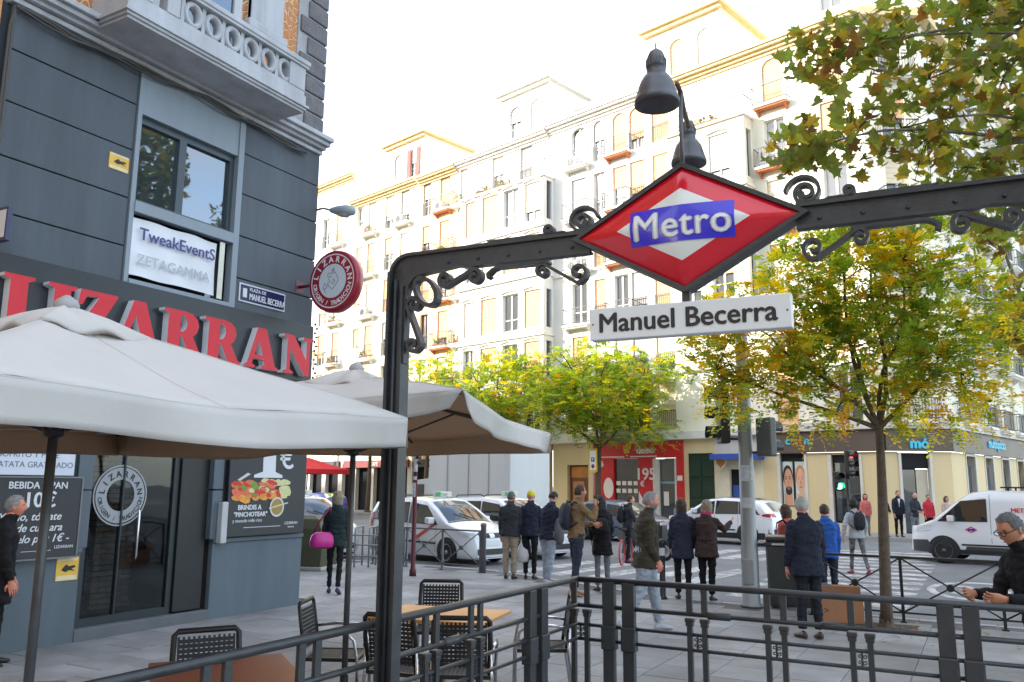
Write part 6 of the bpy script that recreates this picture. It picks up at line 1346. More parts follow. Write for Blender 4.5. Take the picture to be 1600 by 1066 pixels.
def wheel(par, x, y, r, w=0.2, spokes=5, hub=None):
    sy = 1 if y > 0 else -1; T = Matrix.Translation((x, y, r)) @ Matrix.Rotation(-sy*pi/2, 4, 'X')
    o = bpy.data.objects.new('wheel', None); COL.objects.link(o); o.parent = par; o.empty_display_size = 0.1
    m = M(); m.lathe([(r*0.62, w/2-0.01), (r*0.9, w/2), (r*0.97, w/2-0.02), (r, w/2-0.05), (r, -w/2+0.05), (r*0.97, -w/2+0.02), (r*0.62, -w/2)], 24, 0, True, T); m.build('tyre', RUBBER, o)
    m = M(); m.lathe([(r*0.66, w/2-0.004), (r*0.62, w/2+0.002), (r*0.58, w/2-0.02), (r*0.56, w/2-0.06)], 24, 0, True, T, caps=False); m.lathe([(r*0.57, w/2-0.062), (0.01, w/2-0.062)], 24, 1, False, T, caps=False)
    for k in range(spokes):
        a = 2*pi*k/spokes; R = T @ Matrix.Rotation(a, 4, 'Z'); m.box((0.03, -r*0.075, w/2-0.05), (r*0.60, r*0.075, w/2-0.012), 0, R, bev=0.006)
    m.lathe([(r*0.17, w/2-0.05), (r*0.16, w/2-0.005), (0.01, w/2-0.002)], 12, 0, True, T); m.build('rim', [hub or RIM, CARTRIM], o)
def arch(shape, m, x, r, sy, R):
    n = 16; ang = [pi*(i/n*1.3-0.15) for i in range(n+1)]; rows = []
    for q in (1.0, 0.85, 0.65, 0.45, 0.2):
        row = []
        for a in ang:
            px, pz = x+R*q*cos(a), max(shape.sill-0.05, r+R*q*sin(a)); row.append((px, sy*(shape.y(px, max(pz, shape.sill))+0.007), pz))
        rows.append(row if sy > 0 else row[::-1])
    m.loft(rows, 0, False, False, closed=False)
def vehicle(name, label, cat, xy, rz, shape, paint, wheels, r, glass, screen, rear=None, group=None, cladding=None, spokes=5, seams=(), z=-0.12, plate=(0.5, 0.62), lights=None, tails=None, grille=None, mirror=None, hub=None):
    v = thing(name, label, cat, (xy[0], xy[1], z), rz, group)
    shape.body().build('body', paint, v)
    for sy in (-1, 1):
        for q in glass:
            m = M(); shape.side(m, q, sy); m.build('window', CARGLASS, v)
            m = M(); a, b, c, d = q; e = 0.025
            shape.side(m, ((a[0]-e, a[1]-e), (b[0]+e, b[1]-e), (c[0]+e, c[1]+e*.6), (d[0]-e, d[1]+e*.6)), sy, 0.003); m.build('window_seal', CARTRIM, v)
        for wx in wheels:
            wheel(v, wx, sy*(shape.y(wx, r)-0.075), r, 0.21, spokes, hub); m = M(); arch(shape, m, wx, r, sy, r*1.17); m.build('wheel_arch', CARTRIM, v)
        m = M(); shape.side(m, ((wheels[0]+r*1.15, shape.sill-0.02), (wheels[1]-r*1.15, shape.sill-0.02), (wheels[1]-r*1.15, shape.sill+0.09), (wheels[0]+r*1.15, shape.sill+0.09)), sy, 0.012); m.build('sill_trim', CARTRIM if cladding else paint, v)
        for sx, za, zb in seams:
            m = M(); shape.side(m, ((sx-0.005, za), (sx+0.005, za), (sx+0.005, zb), (sx-0.005, zb)), sy, 0.002, 1, 6); m.build('door_seam', CARTRIM, v)
            m = M(); shape.side(m, ((sx+0.1, zb-0.12), (sx+0.28, zb-0.12), (sx+0.28, zb-0.085), (sx+0.1, zb-0.085)), sy, 0.025, 3, 1); m.build('door_handle', paint, v)
        if mirror:
            m = M(); m.box((mirror[0]-0.08, sy*(shape.y(*mirror)+0.02) if sy > 0 else -(shape.y(*mirror)+0.24), mirror[1]), (mirror[0]+0.08, sy*(shape.y(*mirror)+0.24) if sy > 0 else -(shape.y(*mirror)+0.02), mirror[1]+0.17), bev=0.035); m.build('mirror', paint, v)
        if lights:
            m = M(); shape.nose(m, *sorted((sy*lights[0], sy*lights[1])), lights[2], lights[3]); m.build('headlight', HLAMP, v)
            m = M(); xx = lights[4]; shape.side(m, ((xx, lights[2]+0.05), (shape.x1-0.06, lights[2]), (shape.x1-0.08, lights[3]-0.03), (xx-0.05, lights[3]+0.02)), sy, 0.010); m.build('headlight', HLAMP, v)
        if tails:
            m = M(); shape.nose(m, *sorted((sy*tails[0], sy*tails[1])), tails[2], tails[3], False); m.build('tail_light', TLAMP, v)
            m = M(); shape.side(m, ((shape.x0+0.05, tails[2]), (shape.x0+0.32, tails[2]+0.03), (shape.x0+0.32, tails[3]-0.03), (shape.x0+0.08, tails[3])), sy, 0.010); m.build('tail_light', TLAMP, v)
    m = M(); shape.over(m, *screen); m.build('windscreen', CARGLASS, v)
    m = M(); shape.over(m, screen[0]+0.015, screen[0]+0.06, screen[2]+0.02, screen[2]+0.02, 0.004, 0, 2); m.build('cowl', CARTRIM, v)
    for sy in (-1, 1):
        m = M(); shape.side(m, (((wheels[0]+r*1.3), 0.50), (wheels[1]-r*1.3, 0.50), (wheels[1]-r*1.3, 0.545), (wheels[0]+r*1.3, 0.545)), sy, 0.012, 10, 1); m.build('side_moulding', CARTRIM, v)
        m = M(); m.tube([(screen[0]+0.03, sy*0.1+0.15, shape.roofz(screen[0]+0.03, 0.1)+0.02), (screen[0]-0.22, sy*0.1-0.25, shape.roofz(screen[0]-0.22, 0.2)+0.025)], 0.008, 5); m.build('wiper', CARTRIM, v)
    if rear: m = M(); shape.over(m, *rear); m.build('rear_window', CARGLASS, v)
    if grille: m = M(); shape.nose(m, -grille[0], grille[0], grille[1], grille[2]); m.build('grille', CARTRIM, v); m = M(); shape.nose(m, -grille[0]*1.25, grille[0]*1.25, grille[3], grille[4], True, 0.018); m.build('lower_intake', CARTRIM, v)
    for fr in (True, False): m = M(); shape.nose(m, -0.26, 0.26, plate[0], plate[1], fr, 0.03); m.build('number_plate', PLATE, v)
    return v
# a tall estate taxi
TX = CarShape([(-2.25, 0.35), (-2.22, 0.95), (-2.12, 1.25), (-1.9, 1.56), (-1.6, 1.63), (-0.4, 1.68), (0.3, 1.63), (0.75, 1.42), (1.30, 1.08), (1.55, 1.01), (2.0, 0.88), (2.14, 0.74), (2.2, 0.5), (2.22, 0.25)],
              [(-2.25, 1.0), (-1.0, 0.99), (1.3, 0.93), (2.2, 0.7)], [(-2.25, 0.70), (-2.1, 0.82), (-1.6, 0.87), (1.2, 0.875), (1.8, 0.83), (2.05, 0.72), (2.22, 0.52)])
TXG = [((-1.95, 1.06), (-1.35, 1.03), (-1.35, 1.50), (-1.75, 1.46)), ((-1.25, 1.03), (-0.32, 1.02), (-0.34, 1.52), (-1.25, 1.51)), ((-0.22, 1.02), (0.98, 1.0), (0.42, 1.44), (-0.24, 1.52))]
def taxi(label, xy, rz):
    t = vehicle('taxi', label, 'taxi', xy, rz, TX, CARWHITE, (-1.42, 1.40), 0.32, TXG, (1.26, 0.42, 0.70, 0.56), (-2.13, -1.95, 0.62, 0.58), None, False, 5, ((-1.28, 0.3, 1.0), (-0.27, 0.3, 1.0), (0.95, 0.3, 0.95)),
                lights=(0.46, 0.78, 0.70, 0.84, 1.78), tails=(0.6, 0.78, 0.75, 1.25), grille=(0.42, 0.68, 0.80, 0.28, 0.42), mirror=(0.82, 1.0))
    RB = mat('taxi_red', rgb(205, 22, 38), 0.35, coat=0.4, var=0.03)
    for sy in (-1, 1): m = M(); TX.side(m, ((-0.12, 0.55), (0.12, 0.55), (0.92, 0.97), (0.74, 0.97)), sy, 0.007, 6, 8); m.build('red_stripe', RB, t)
    m = M(); m.box((0.05, -0.28, 1.67), (0.2, 0.28, 1.81), 0, bev=0.02); m.text('TAXI', 0.1, frame((0.202, 0, 1.70), (0, 1, 0), (0, 0, 1)), 1, 0.003); m.box((0.06, -0.27, 1.68), (0.205, -0.12, 1.80), 2); m.build('roof_sign', [mat('taxi_lamp', (0.62, 0.64, 0.55), 0.4), BLACK, mat('taxi_green', (0.03, 0.3, 0.1), 0.4)], t)
    for sy in (-1, 1): m = M(); m.tube([(-1.6, sy*0.58, 1.64), (-1.5, sy*0.585, 1.69), (-0.5, sy*0.59, 1.715), (-0.35, sy*0.58, 1.66)], 0.018, 6); m.build('roof_bar', CARTRIM, t)
    m = M(); TX.nose(m, -0.08, 0.08, 0.69, 0.79, True, 0.03); m.build('badge', CHROME, t)
    return t
def heading(x, y): return atan2(y, x)
def along(front, rz, dist, side=0): return (front[0]-cos(rz)*dist-sin(rz)*side, front[1]-sin(rz)*dist+cos(rz)*side)
h1 = heading(2.66, -0.82)
taxi('white taxi with a red diagonal door stripe parked at the kerb behind the grey barrier', along((-11.95, 18.05), h1, 1.40, 0.8), h1)
h2 = heading(2.7, -0.75)
taxi('second white taxi half hidden behind the first and the man with the plastic bag', along((-10.95, 21.4), h2, 1.5), h2)
taxi('white taxi mostly hidden behind the woman with the pink bag', along((-15.6, 17.9), h1, 1.9), h1)
# compact hatchbacks
HB = CarShape([(-2.0, 0.4), (-1.96, 0.92), (-1.75, 1.22), (-1.3, 1.44), (-0.4, 1.48), (0.15, 1.42), (0.5, 1.24), (0.98, 0.98), (1.3, 0.92), (1.75, 0.80), (1.92, 0.65), (1.98, 0.45), (2.0, 0.25)],
              [(-2.0, 0.95), (1.0, 0.87), (2.0, 0.6)], [(-2.0, 0.66), (-1.8, 0.8), (-1.3, 0.85), (1.0, 0.85), (1.6, 0.8), (1.85, 0.68), (2.0, 0.5)])
HBG = [((-1.5, 0.98), (-0.32, 0.95), (-0.34, 1.33), (-1.2, 1.32)), ((-0.22, 0.95), (0.78, 0.93), (0.25, 1.27), (-0.24, 1.33))]
def hatch(label, xy, rz, paint):
    return vehicle('car', label, 'car', xy, rz, HB, paint, (-1.28, 1.25), 0.31, HBG, (0.95, 0.25, 0.68, 0.52), (-1.75, -1.35, 0.60, 0.52), None, False, 5, ((-0.27, 0.3, 0.9), (0.8, 0.3, 0.85)), lights=(0.45, 0.75, 0.62, 0.76, 1.6), tails=(0.5, 0.74, 0.75, 0.98), grille=(0.35, 0.5, 0.6, 0.28, 0.4), mirror=(0.62, 0.92))
hatch('slate blue car passing behind the man on the phone and the bearded man', along((-10.6, 29.4), heading(1, -0.26), 1.25), heading(1, -0.26), mat('car_slate', (0.10, 0.13, 0.20), 0.3, coat=0.6, var=0.05))
hatch('blue car far down the street left of the portal post', tuple(fac(27.2, 0, 8.2))[:2], heading(-1, 0.3), mat('car_blue', (0.03, 0.09, 0.35), 0.3, coat=0.6, var=0.05))
hatch('pale blue car far down the street left of the blue one', tuple(fac(33.5, 0, 9.5))[:2], heading(-1, 0.3), mat('car_pale_blue', (0.22, 0.36, 0.45), 0.3, coat=0.6, var=0.05))
# crossover, seen from behind at right
SV = CarShape([(-2.22, 0.4), (-2.2, 0.95), (-2.05, 1.15), (-1.75, 1.50), (-1.3, 1.60), (-0.3, 1.64), (0.3, 1.58), (0.7, 1.36), (1.15, 1.10), (1.45, 1.06), (1.95, 0.95), (2.12, 0.8), (2.2, 0.5), (2.22, 0.25)],
              [(-2.22, 1.08), (-1.5, 1.05), (1.1, 1.0), (2.2, 0.7)], [(-2.22, 0.72), (-2.0, 0.85), (-1.5, 0.91), (1.2, 0.91), (1.8, 0.86), (2.05, 0.72), (2.22, 0.52)], 0.26)
SVG = [((-1.75, 1.12), (-1.05, 1.09), (-1.02, 1.47), (-1.5, 1.42)), ((-0.98, 1.09), (-0.1, 1.07), (-0.12, 1.50), (-0.96, 1.48)), ((0.0, 1.07), (0.9, 1.05), (0.38, 1.40), (-0.02, 1.49))]
hs = heading(-0.955, 0.29)
sv = vehicle('crossover_car', 'white crossover car with black wheel arches turning behind the traffic mast', 'car', along((-8.1, 30.7), hs, -0.2), hs, SV, CARWHITE, (-1.36, 1.34), 0.36, SVG, (1.12, 0.38, 0.72, 0.58), (-2.04, -1.78, 0.66, 0.60), None, True, 5, ((-1.0, 0.35, 1.05), (-0.05, 0.35, 1.03)),
             lights=(0.5, 0.8, 0.78, 0.92, 1.75), tails=(0.35, 0.85, 0.98, 1.1), grille=(0.45, 0.6, 0.82, 0.3, 0.45), mirror=(0.72, 1.06), hub=mat('dark_rim', (0.12, 0.12, 0.125), 0.35, metal=0.6))
for sy in (-1, 1): m = M(); SV.side(m, ((-2.18, 0.24), (2.1, 0.24), (2.1, 0.36), (-2.18, 0.46)), sy, 0.006, 20, 2); m.build('cladding', CARTRIM, sv)
m = M(); SV.over(m, -1.5, 0.25, 0.5, 0.5, 0.01); m.build('glass_roof', CARGLASS, sv)
m = M(); SV.nose(m, -0.8, 0.8, 0.3, 0.58, False, 0.02); m.build('rear_cladding', CARTRIM, sv)
# panel van
VN = CarShape([(-2.7, 0.35), (-2.68, 1.6), (-2.6, 1.9), (-2.4, 1.95), (0.6, 1.96), (0.95, 1.90), (1.35, 1.62), (1.85, 1.20), (2.05, 1.12), (2.35, 1.0), (2.46, 0.85), (2.5, 0.5), (2.52, 0.3)],
              [(-2.7, 1.15), (1.8, 1.05), (2.5, 0.8)], [(-2.7, 0.88), (-2.5, 0.95), (1.6, 0.96), (2.1, 0.90), (2.35, 0.8), (2.52, 0.62)], 0.3, 0.12)
VNG = [((0.55, 1.16), (1.72, 1.14), (1.12, 1.66), (0.55, 1.72))]
hv = heading(-0.985, 0.17)
vn = vehicle('van', 'white panel van with a red diamond emblem on its door at the right edge', 'van', along((-0.95, 26.9), hv, 1.62), hv, VN, CARWHITE, (-1.55, 1.62), 0.345, VNG, (1.84, 1.02, 0.80, 0.68), None, None, True, 8, ((0.45, 0.4, 1.85), (-0.9, 0.4, 1.85)),
             lights=(0.5, 0.86, 0.82, 1.0, 1.95), tails=(0.7, 0.85, 0.8, 1.3), grille=(0.4, 0.72, 0.84, 0.35, 0.62), mirror=(1.38, 1.12), hub=mat('steel_rim', (0.10, 0.10, 0.105), 0.4, metal=0.5))
m = M()
for sy in (1, -1):
    VN.side(m, ((1.78, 0.27), (2.44, 0.30), (2.44, 0.60), (2.02, 0.62)), sy, 0.012, 8, 4); VN.side(m, ((-1.1, 0.30), (1.15, 0.30), (1.05, 0.48), (-1.1, 0.48)), sy, 0.011, 12, 2)
m.build('bumper', mat('bumper_grey', (0.05, 0.053, 0.057), 0.6), vn)
m = M()
for sy in (1, -1):
    TT = frame((0.92, sy*(VN.y(0.92, 0.92)+0.012), 0.92), (-sy, 0, 0), (0, 0, 1))
    ROM = [(0.15, 0), (0, 0.085), (-0.15, 0), (0, -0.085)]
    for i in range(4): a, b = ROM[i], ROM[(i+1) % 4]; m.prism([a, b, (b[0]*.68, b[1]*.68), (a[0]*.68, a[1]*.68)], 0, 0.003, 0, TT)
    m.box((-0.08, -0.025, 0.0), (0.08, 0.025, 0.005), 1, TT)
    m.text('METRO', 0.16, frame((-0.3, sy*(VN.y(-0.3, 1.35)+0.012), 1.4), (-sy, 0, 0), (0, 0, 1)), 0, 0.003, 0.004)
m.build('emblem', [MT['sign_red'], MT['sign_blue']], vn)
m = M(); m.box((-2.2, -0.65, 2.02), (0.2, -0.6, 2.06)); m.box((-2.2, 0.6, 2.02), (0.2, 0.65, 2.06))
for q in range(4): m.box((-2.1+0.7*q, -0.62, 1.95), (-2.05+0.7*q, -0.60, 2.03)); m.box((-2.1+0.7*q, 0.60, 1.95), (-2.05+0.7*q, 0.62, 2.03))
m.build('roof_rack', CARTRIM, vn)
# box lorry
bxp = Vector((-17.9, 28.6, 0)); hb = heading(-0.97, 0.25)
LR = thing('box_lorry', 'white box lorry in the street behind the taxis below the cream canvas', 'lorry', (bxp.x, bxp.y, -0.12), hb)
LORW = mat('lorry_white', (0.60, 0.62, 0.62), 0.5, var=0.08, vs=0.8, streak=True)
m = M(); m.box((-3.2, -1.1, 0.95), (1.3, 1.1, 3.35), bev=0.03); m.build('box_body', LORW, LR)
for xx in (-2.1, -1.0, 0.2): m = M(); m.box((xx-0.03, -1.115, 1.0), (xx+0.03, 1.115, 3.3)); m.build('strap', mat('lorry_strap', (0.35, 0.36, 0.36), 0.5), LR)
cb = [(1.4, 0.45), (3.1, 0.45), (3.15, 1.05), (2.95, 1.3), (2.4, 2.15), (1.4, 2.25)]
TB = Matrix(((1,0,0,0),(0,0,1,0),(0,1,0,0),(0,0,0,1)))
m = M(); m.prism(cb[::-1], -0.95, 0.95, 0, TB); m.build('cab', LORW, LR)
m = M()
for sy in (-1, 1): m.box((1.75, sy*0.952-0.004, 1.3), (2.45, sy*0.952+0.004, 2.0))
m.build('cab_window', CARGLASS, LR)
m = M(); m.add([(2.93, -0.82, 1.36), (2.93, 0.82, 1.36), (2.46, 0.78, 2.1), (2.46, -0.78, 2.1)], [(0,1,2,3)], 0, False, Matrix.Translation((0.03, 0, 0.02))); m.build('windscreen', CARGLASS, LR)
m = M(); m.box((-3.1, -0.9, 0.55), (1.6, 0.9, 0.94)); m.build('chassis', CARTRIM, LR)
for wx in (-2.0, 2.2):
    for sy in (-1, 1): wheel(LR, wx, sy*0.92, 0.4, 0.24, 6)
# parked scooter and a red bicycle
SCT = thing('motor_scooter', 'dark motor scooter parked in the road beyond the bollard', 'scooter', (-8.35, 22.6, -0.12), heading(1, -0.3))
def cyc_wheel(par, x, r, w, m_):
    m = M(); T = Matrix.Translation((x, 0, r)) @ Matrix.Rotation(pi/2, 4, 'X'); n = 24
    m.loft([[((r-w+w*cos(b))*cos(2*pi*i/n), (r-w+w*cos(b))*sin(2*pi*i/n), w*sin(b)) for i in range(n)] for b in [2*pi*k/8 for k in range(9)]], 0, True, False, T); o = m.build('wheel', m_, par)
    s = M()
    for k in range(10): a = pi*k/10; s.tube([(r*0.93*cos(a), r*0.93*sin(a), 0), (-r*0.93*cos(a), -r*0.93*sin(a), 0)], 0.002 if w < 0.04 else 0.012, 4, 0, False, False, T)
    s.build('spokes', GALV, o)
for x in (-0.6, 0.62): cyc_wheel(SCT, x, 0.26, 0.05, RUBBER)
m = M(); m.loft([[(x, y*w, z) for y, z in ((-.2, z0), (.2, z0), (.2, z1), (-.2, z1))] for x, z0, z1, w in ((-0.95, .5, .7, .5), (-0.7, .4, .78, .9), (-0.2, .38, .76, 1.0), (-0.12, .3, .42, 1.0), (0.3, .28, .36, 1.0), (0.42, .3, .9, 1.0), (0.62, .55, .95, .6))], 0, False); m.build('body', mat('scooter_dark', (0.025, 0.027, 0.03), 0.3, coat=0.5), SCT)
m = M(); m.box((-0.9, -0.15, 0.76), (-0.15, 0.15, 0.86), bev=0.04); m.build('saddle', BLACK, SCT)
m = M(); m.tube([(0.62, 0, 0.3), (0.42, 0, 1.0)], 0.03, 8); m.tube([(0.36, -0.33, 1.05), (0.44, 0, 1.02), (0.36, 0.33, 1.05)], 0.016, 6); m.build('handlebar', DARKIRON, SCT)
BIC = thing('bicycle', 'bicycle with red rimmed wheels held by the young man in the road', 'bicycle', (-8.3, 20.9, -0.12), radians(100))
RRIM = mat('red_tyre', (0.42, 0.03, 0.05), 0.5)
for x in (-0.5, 0.5): cyc_wheel(BIC, x, 0.33, 0.022, RRIM)
for nm, pts in (('frame', [(-0.5, 0, 0.33), (-0.08, 0, 0.3), (0.40, 0, 0.68), (-0.16, 0, 0.70), (-0.5, 0, 0.33)]), ('frame', [(-0.2, 0, 0.86), (-0.08, 0, 0.3)]), ('fork', [(0.5, 0, 0.33), (0.36, 0, 0.82)]), ('handlebar', [(0.30, -0.26, 0.9), (0.34, -0.1, 0.88), (0.34, 0.1, 0.88), (0.30, 0.26, 0.9)])):
    m = M(); m.tube(pts, 0.016, 6); m.build(nm, BLACK, BIC)
m = M(); m.box((-0.32, -0.06, 0.86), (-0.08, 0.06, 0.91), bev=0.02); m.build('saddle', BLACK, BIC)
# ================================================================== trees
LG = leaf_mat('leaf_green', (0.21, 0.28, 0.04)); LY = leaf_mat('leaf_yellow_green', (0.36, 0.37, 0.045)); LO = leaf_mat('leaf_yellow', (0.55, 0.42, 0.05)); LR_ = leaf_mat('leaf_orange', (0.5, 0.27, 0.04)); LD = leaf_mat('leaf_deep_green', (0.14, 0.21, 0.035))
BARK = mat('young_bark', (0.115, 0.085, 0.06), 0.85, var=0.35, vs=9, bump=0.8, bs=35); PBARK = mat('plane_bark', (0.19, 0.18, 0.14), 0.8, var=0.5, vs=4, bump=0.5, bs=20); DBARK = mat('dark_twig', (0.05, 0.038, 0.03), 0.85, var=0.3, vs=9)
def rv(r): 
    while True:
        v = Vector((r.uniform(-1, 1), r.uniform(-1, 1), r.uniform(-1, 1)))
        if 0.05 < v.length < 1: return v
def limb(m, p, q, r0, r1, rng, wig=0.06, n=6, mi=0):
    p, q = Vector(p), Vector(q); L = (q-p).length; pts = []
    o1, o2 = rv(rng)*L*wig, rv(rng)*L*wig
    for i in range(n+1):
        t = i/n; pts.append(p.lerp(q, t)+o1*sin(pi*t)+o2*sin(2*pi*t)*0.6+Vector((0, 0, L*0.06*sin(pi*t))))
    m.tube(pts, [r0+(r1-r0)*i/n for i in range(n+1)], 7 if r0 > 0.03 else 5, mi); return pts
def pinnate(m, p, d, L, rng, mi, nl=4, lw=0.3, ls=0.36):
    """a compound leaf: leaflets in pairs along a drooping stalk"""
    d = d.normalized(); s = d.cross(Vector((0, 0, 1))); s = s.normalized() if s.length > 0.1 else Vector((1, 0, 0)); u = s.cross(d)
    for i in range(nl+1):
        t = (i+1)/(nl+1); c = p+d*L*t-Vector((0, 0, 1))*L*0.35*t*t
        for sg in ((-1, 1) if i < nl else (0,)):
            ax = (s*sg+d*0.55+u*rng.uniform(-.25, .25)).normalized() if sg else d
            l = L*ls*rng.uniform(0.8, 1.15); b = ax.cross(u)*l*lw+u*l*rng.uniform(-.1, .1)
            m.add([c, c+ax*l*0.5+b, c+ax*l, c+ax*l*0.5-b], [(0,1,2,3)], mi)
def leafy_tree(name, label, base, top, tr, blobs, nspray, L, seed, weights, limbs, group=None, nl=4, warm=None, bark=BARK, z=0.0, gap=0.0):
    rng = random.Random(seed); t = thing(name, label, 'tree', (base[0], base[1], z), 0, group); B = Vector((base[0], base[1], z))
    m = M(); tp = Vector(top)-B
    tpts = limb(m, (0, 0, -0.02), tp, tr, tr*0.62, rng, 0.012, 8); m.lathe([(tr*1.5, -0.02), (tr*1.15, 0.06), (tr*1.0, 0.18)], 10, 0, True, caps=False); ends = []
    for q in limbs:
        q = Vector(q)-B; pts = limb(m, tp-Vector((0, 0, 0.05)), q, tr*0.42, tr*0.14, rng, 0.10, 6); ends += pts[2:]
        for _ in range(4):
            a = pts[rng.randint(2, 5)]; e = a+(rv(rng)+Vector((0, 0, 0.35)))*(q-tp).length*0.4; pp = limb(m, a, e, tr*0.14, tr*0.04, rng, 0.12, 4); ends += pp[1:]
    trunk = m.build('trunk', bark, t)
    lm = M(); tw = M(); mats = [LG, LY, LO, LR_, LD]; vol = [b[1][0]*b[1][1]*b[1][2] for b in blobs]
    k = 0; tries = 0
    while k < nspray and tries < nspray*6:
        tries += 1; c, r = rng.choices(blobs, vol)[0]; v = rv(rng); v *= (0.35+0.65*rng.random()**0.5)/max(v.length, 0.3) if rng.random() < 0.6 else 1
        if v.length > 1.02: continue
        p = Vector((c[0]+v.x*r[0], c[1]+v.y*r[1], c[2]+v.z*r[2]))
        if noise.noise(p*(2.6/max(0.7, L*5.0))+Vector((seed, 0, 0))) < gap: continue
        nz = noise.noise(p*1.1+Vector((0, seed*3.1, 0)))+rng.uniform(-.25, .25); 
        w = list(weights)
        if warm: ww = warm(p); w[2] *= ww; w[3] *= ww
        if nz > 0.18: w[2] *= 4; w[3] *= 3
        elif nz < -0.12: w[0] *= 3; w[4] *= 3
        mi = rng.choices(range(5), w)[0]
        pl = p-B; d = rv(rng); d.z = d.z*0.5-0.1; d += (pl-tp).normalized()*0.5
        for _ in range(3): pinnate(lm, pl+rv(rng)*L*0.5, d+rv(rng)*0.8, L*rng.uniform(0.8, 1.2), rng, mi if rng.random() < 0.75 else rng.choices(range(5), w)[0], nl)
        if ends and rng.random() < 0.09:
            e = min(ends, key=lambda e: (e-pl).length)
            if (e-pl).length < 1.6*max(r): tw.tube([e, e.lerp(pl, 0.5)+rv(rng)*0.05, pl], [0.008*L*5, 0.005*L*5, 0.003*L*5], 4)
        k += 1
    lm.build('crown', mats, t)
    if tw.v: stuff(tw.build('twigs', DBARK, t))
    return t
# young tree on our pavement, trunk slightly bent
yt = [((-1.45, 12.2, 4.75), (1.25, 1.0, 0.95)), ((-2.55, 11.85, 4.0), (1.05, 0.9, 0.9)), ((-0.35, 12.85, 4.2), (0.95, 0.9, 1.0)), ((-1.3, 12.4, 3.7), (1.3, 1.1, 0.75)), ((-2.7, 11.7, 3.15), (0.75, 0.7, 0.45)), ((-0.5, 12.9, 3.05), (0.9, 0.8, 0.5)), ((-1.95, 11.9, 2.95), (0.6, 0.55, 0.4)), ((-0.9, 12.6, 5.35), (0.95, 0.85, 0.55)), ((-3.1, 11.5, 3.75), (0.6, 0.55, 0.5))]
leafy_tree('young_tree', 'young tree with thin brown trunk and green and orange autumn leaves by the crossed barrier', (-1.33, 12.95), (-1.22, 12.55, 2.75), 0.085, yt, 2100, 0.19, 5, (3.4, 3.4, 2.2, 0.7, 0.7),
           [(-1.9, 12.1, 4.2), (-2.5, 11.9, 4.0), (-1.1, 12.6, 5.2), (-0.8, 12.8, 4.7), (-0.3, 13.0, 3.7), (-2.9, 11.6, 3.4), (-1.5, 12.2, 5.0)], warm=lambda p: 1.8 if p.x < -2.3 or p.z < 3.3 else 0.8, gap=-0.17)
# street trees along the far pavement
def far_tree(label, s, off, rad, zc, rz_, n, seed, weights, L=0.42, top=None, name='street_tree', grp='street trees along the far pavement'):
    b = fac(s, 0, off); rng = random.Random(seed); bl = [((b.x, b.y, zc), (rad*0.75, rad*0.75, rz_*0.8))]
    for k in range(7):
        a = 2*pi*k/7+rng.random(); bl.append(((b.x+cos(a)*rad*0.55, b.y+sin(a)*rad*0.45, zc+rng.uniform(-.6, .55)*rz_), (rad*0.48, rad*0.45, rz_*0.42)))
    tz = top or zc-rz_*0.85
    leafy_tree(name, label, (b.x, b.y), (b.x+0.1, b.y, tz), 0.17, bl, n, L, seed, weights, [(b.x+cos(2*pi*k/6)*rad*0.6, b.y+sin(2*pi*k/6)*rad*0.5, zc+rng.uniform(-.3, .6)*rz_) for k in range(6)], grp, gap=-0.14)
far_tree('leafy green street tree with a few yellow branches in front of the red shop', 11.2, 2.2, 4.5, 6.7, 3.4, 1700, 21, (4, 2.4, 0.6, 0.3, 2.2))
far_tree('leafy green street tree right behind the raised corner of the second cream parasol', 18.6, 2.2, 3.3, 7.2, 2.7, 800, 22, (4, 2.8, 0.8, 0.2, 2.0))
far_tree('yellow topped street tree just right of the portal post', 24.6, 2.2, 3.8, 7.4, 3.0, 900, 23, (3.6, 2.8, 1.0, 0.2, 2.0))
far_tree('dark green street tree just left of the portal post', 30.5, 2.2, 3.0, 6.2, 2.7, 500, 24, (3, 3, 1.2, 0.2, 2.5))
far_tree('yellow street tree in the gap beside the grey corner building', 40.5, 4.0, 3.4, 9.2, 3.6, 500, 25, (0.8, 2, 4, 1.0, 0.4))
# big plane tree at right: its trunk stands outside the picture, long boughs reach in
def plane_leaf():
    pts = [(0, 0)]; lob = [(0.16, -0.10), (0.42, -0.06), (0.30, 0.12), (0.56, 0.30), (0.33, 0.36), (0.24, 0.44), (0.0, 0.92)]
    R = [(0.10, -0.05), (0.42, -0.14), (0.34, 0.10), (0.62, 0.34), (0.36, 0.40), (0.22, 0.52), (0.26, 0.70), (0.0, 1.0)]
    L = [(-x, y) for x, y in R[:-1]][::-1]
    o = R+L; vs = [(0, 0.25, 0.0)]+[(x, y, -0.10*abs(x)+0.05*sin(y*4)-0.12*y*y) for x, y in o]
    fs = [(0, i, i+1) for i in range(1, len(o))]+[(0, len(o), 1)]
    vs += [(0.012, 0.02, 0), (-0.012, 0.02, 0), (-0.008, -0.5, -0.05), (0.008, -0.5, -0.05)]; k = len(vs); fs.append((k-4, k-3, k-2, k-1))
    return vs, fs
PLV, PLF = plane_leaf()
P1 = leaf_mat('plane_leaf_olive', (0.17, 0.18, 0.035)); P2 = leaf_mat('plane_leaf_green', (0.13, 0.17, 0.035)); P3 = leaf_mat('plane_leaf_ochre', (0.28, 0.20, 0.04)); P4 = leaf_mat('plane_leaf_brown', (0.16, 0.08, 0.025)); P5 = leaf_mat('plane_leaf_yellow', (0.33, 0.27, 0.05))
PMATS = [P1, P2, P3, P4, P5]; LMESH = []
for i, pm in enumerate(PMATS):
    m = M(); m.add(PLV, PLF, 0); LMESH.append(m.mesh('plane_leaf', pm))
PT0 = Vector((4.3, 11.2, 0)); plane = thing('plane_tree', 'big plane tree whose leafy boughs hang into the top right corner', 'tree', PT0)
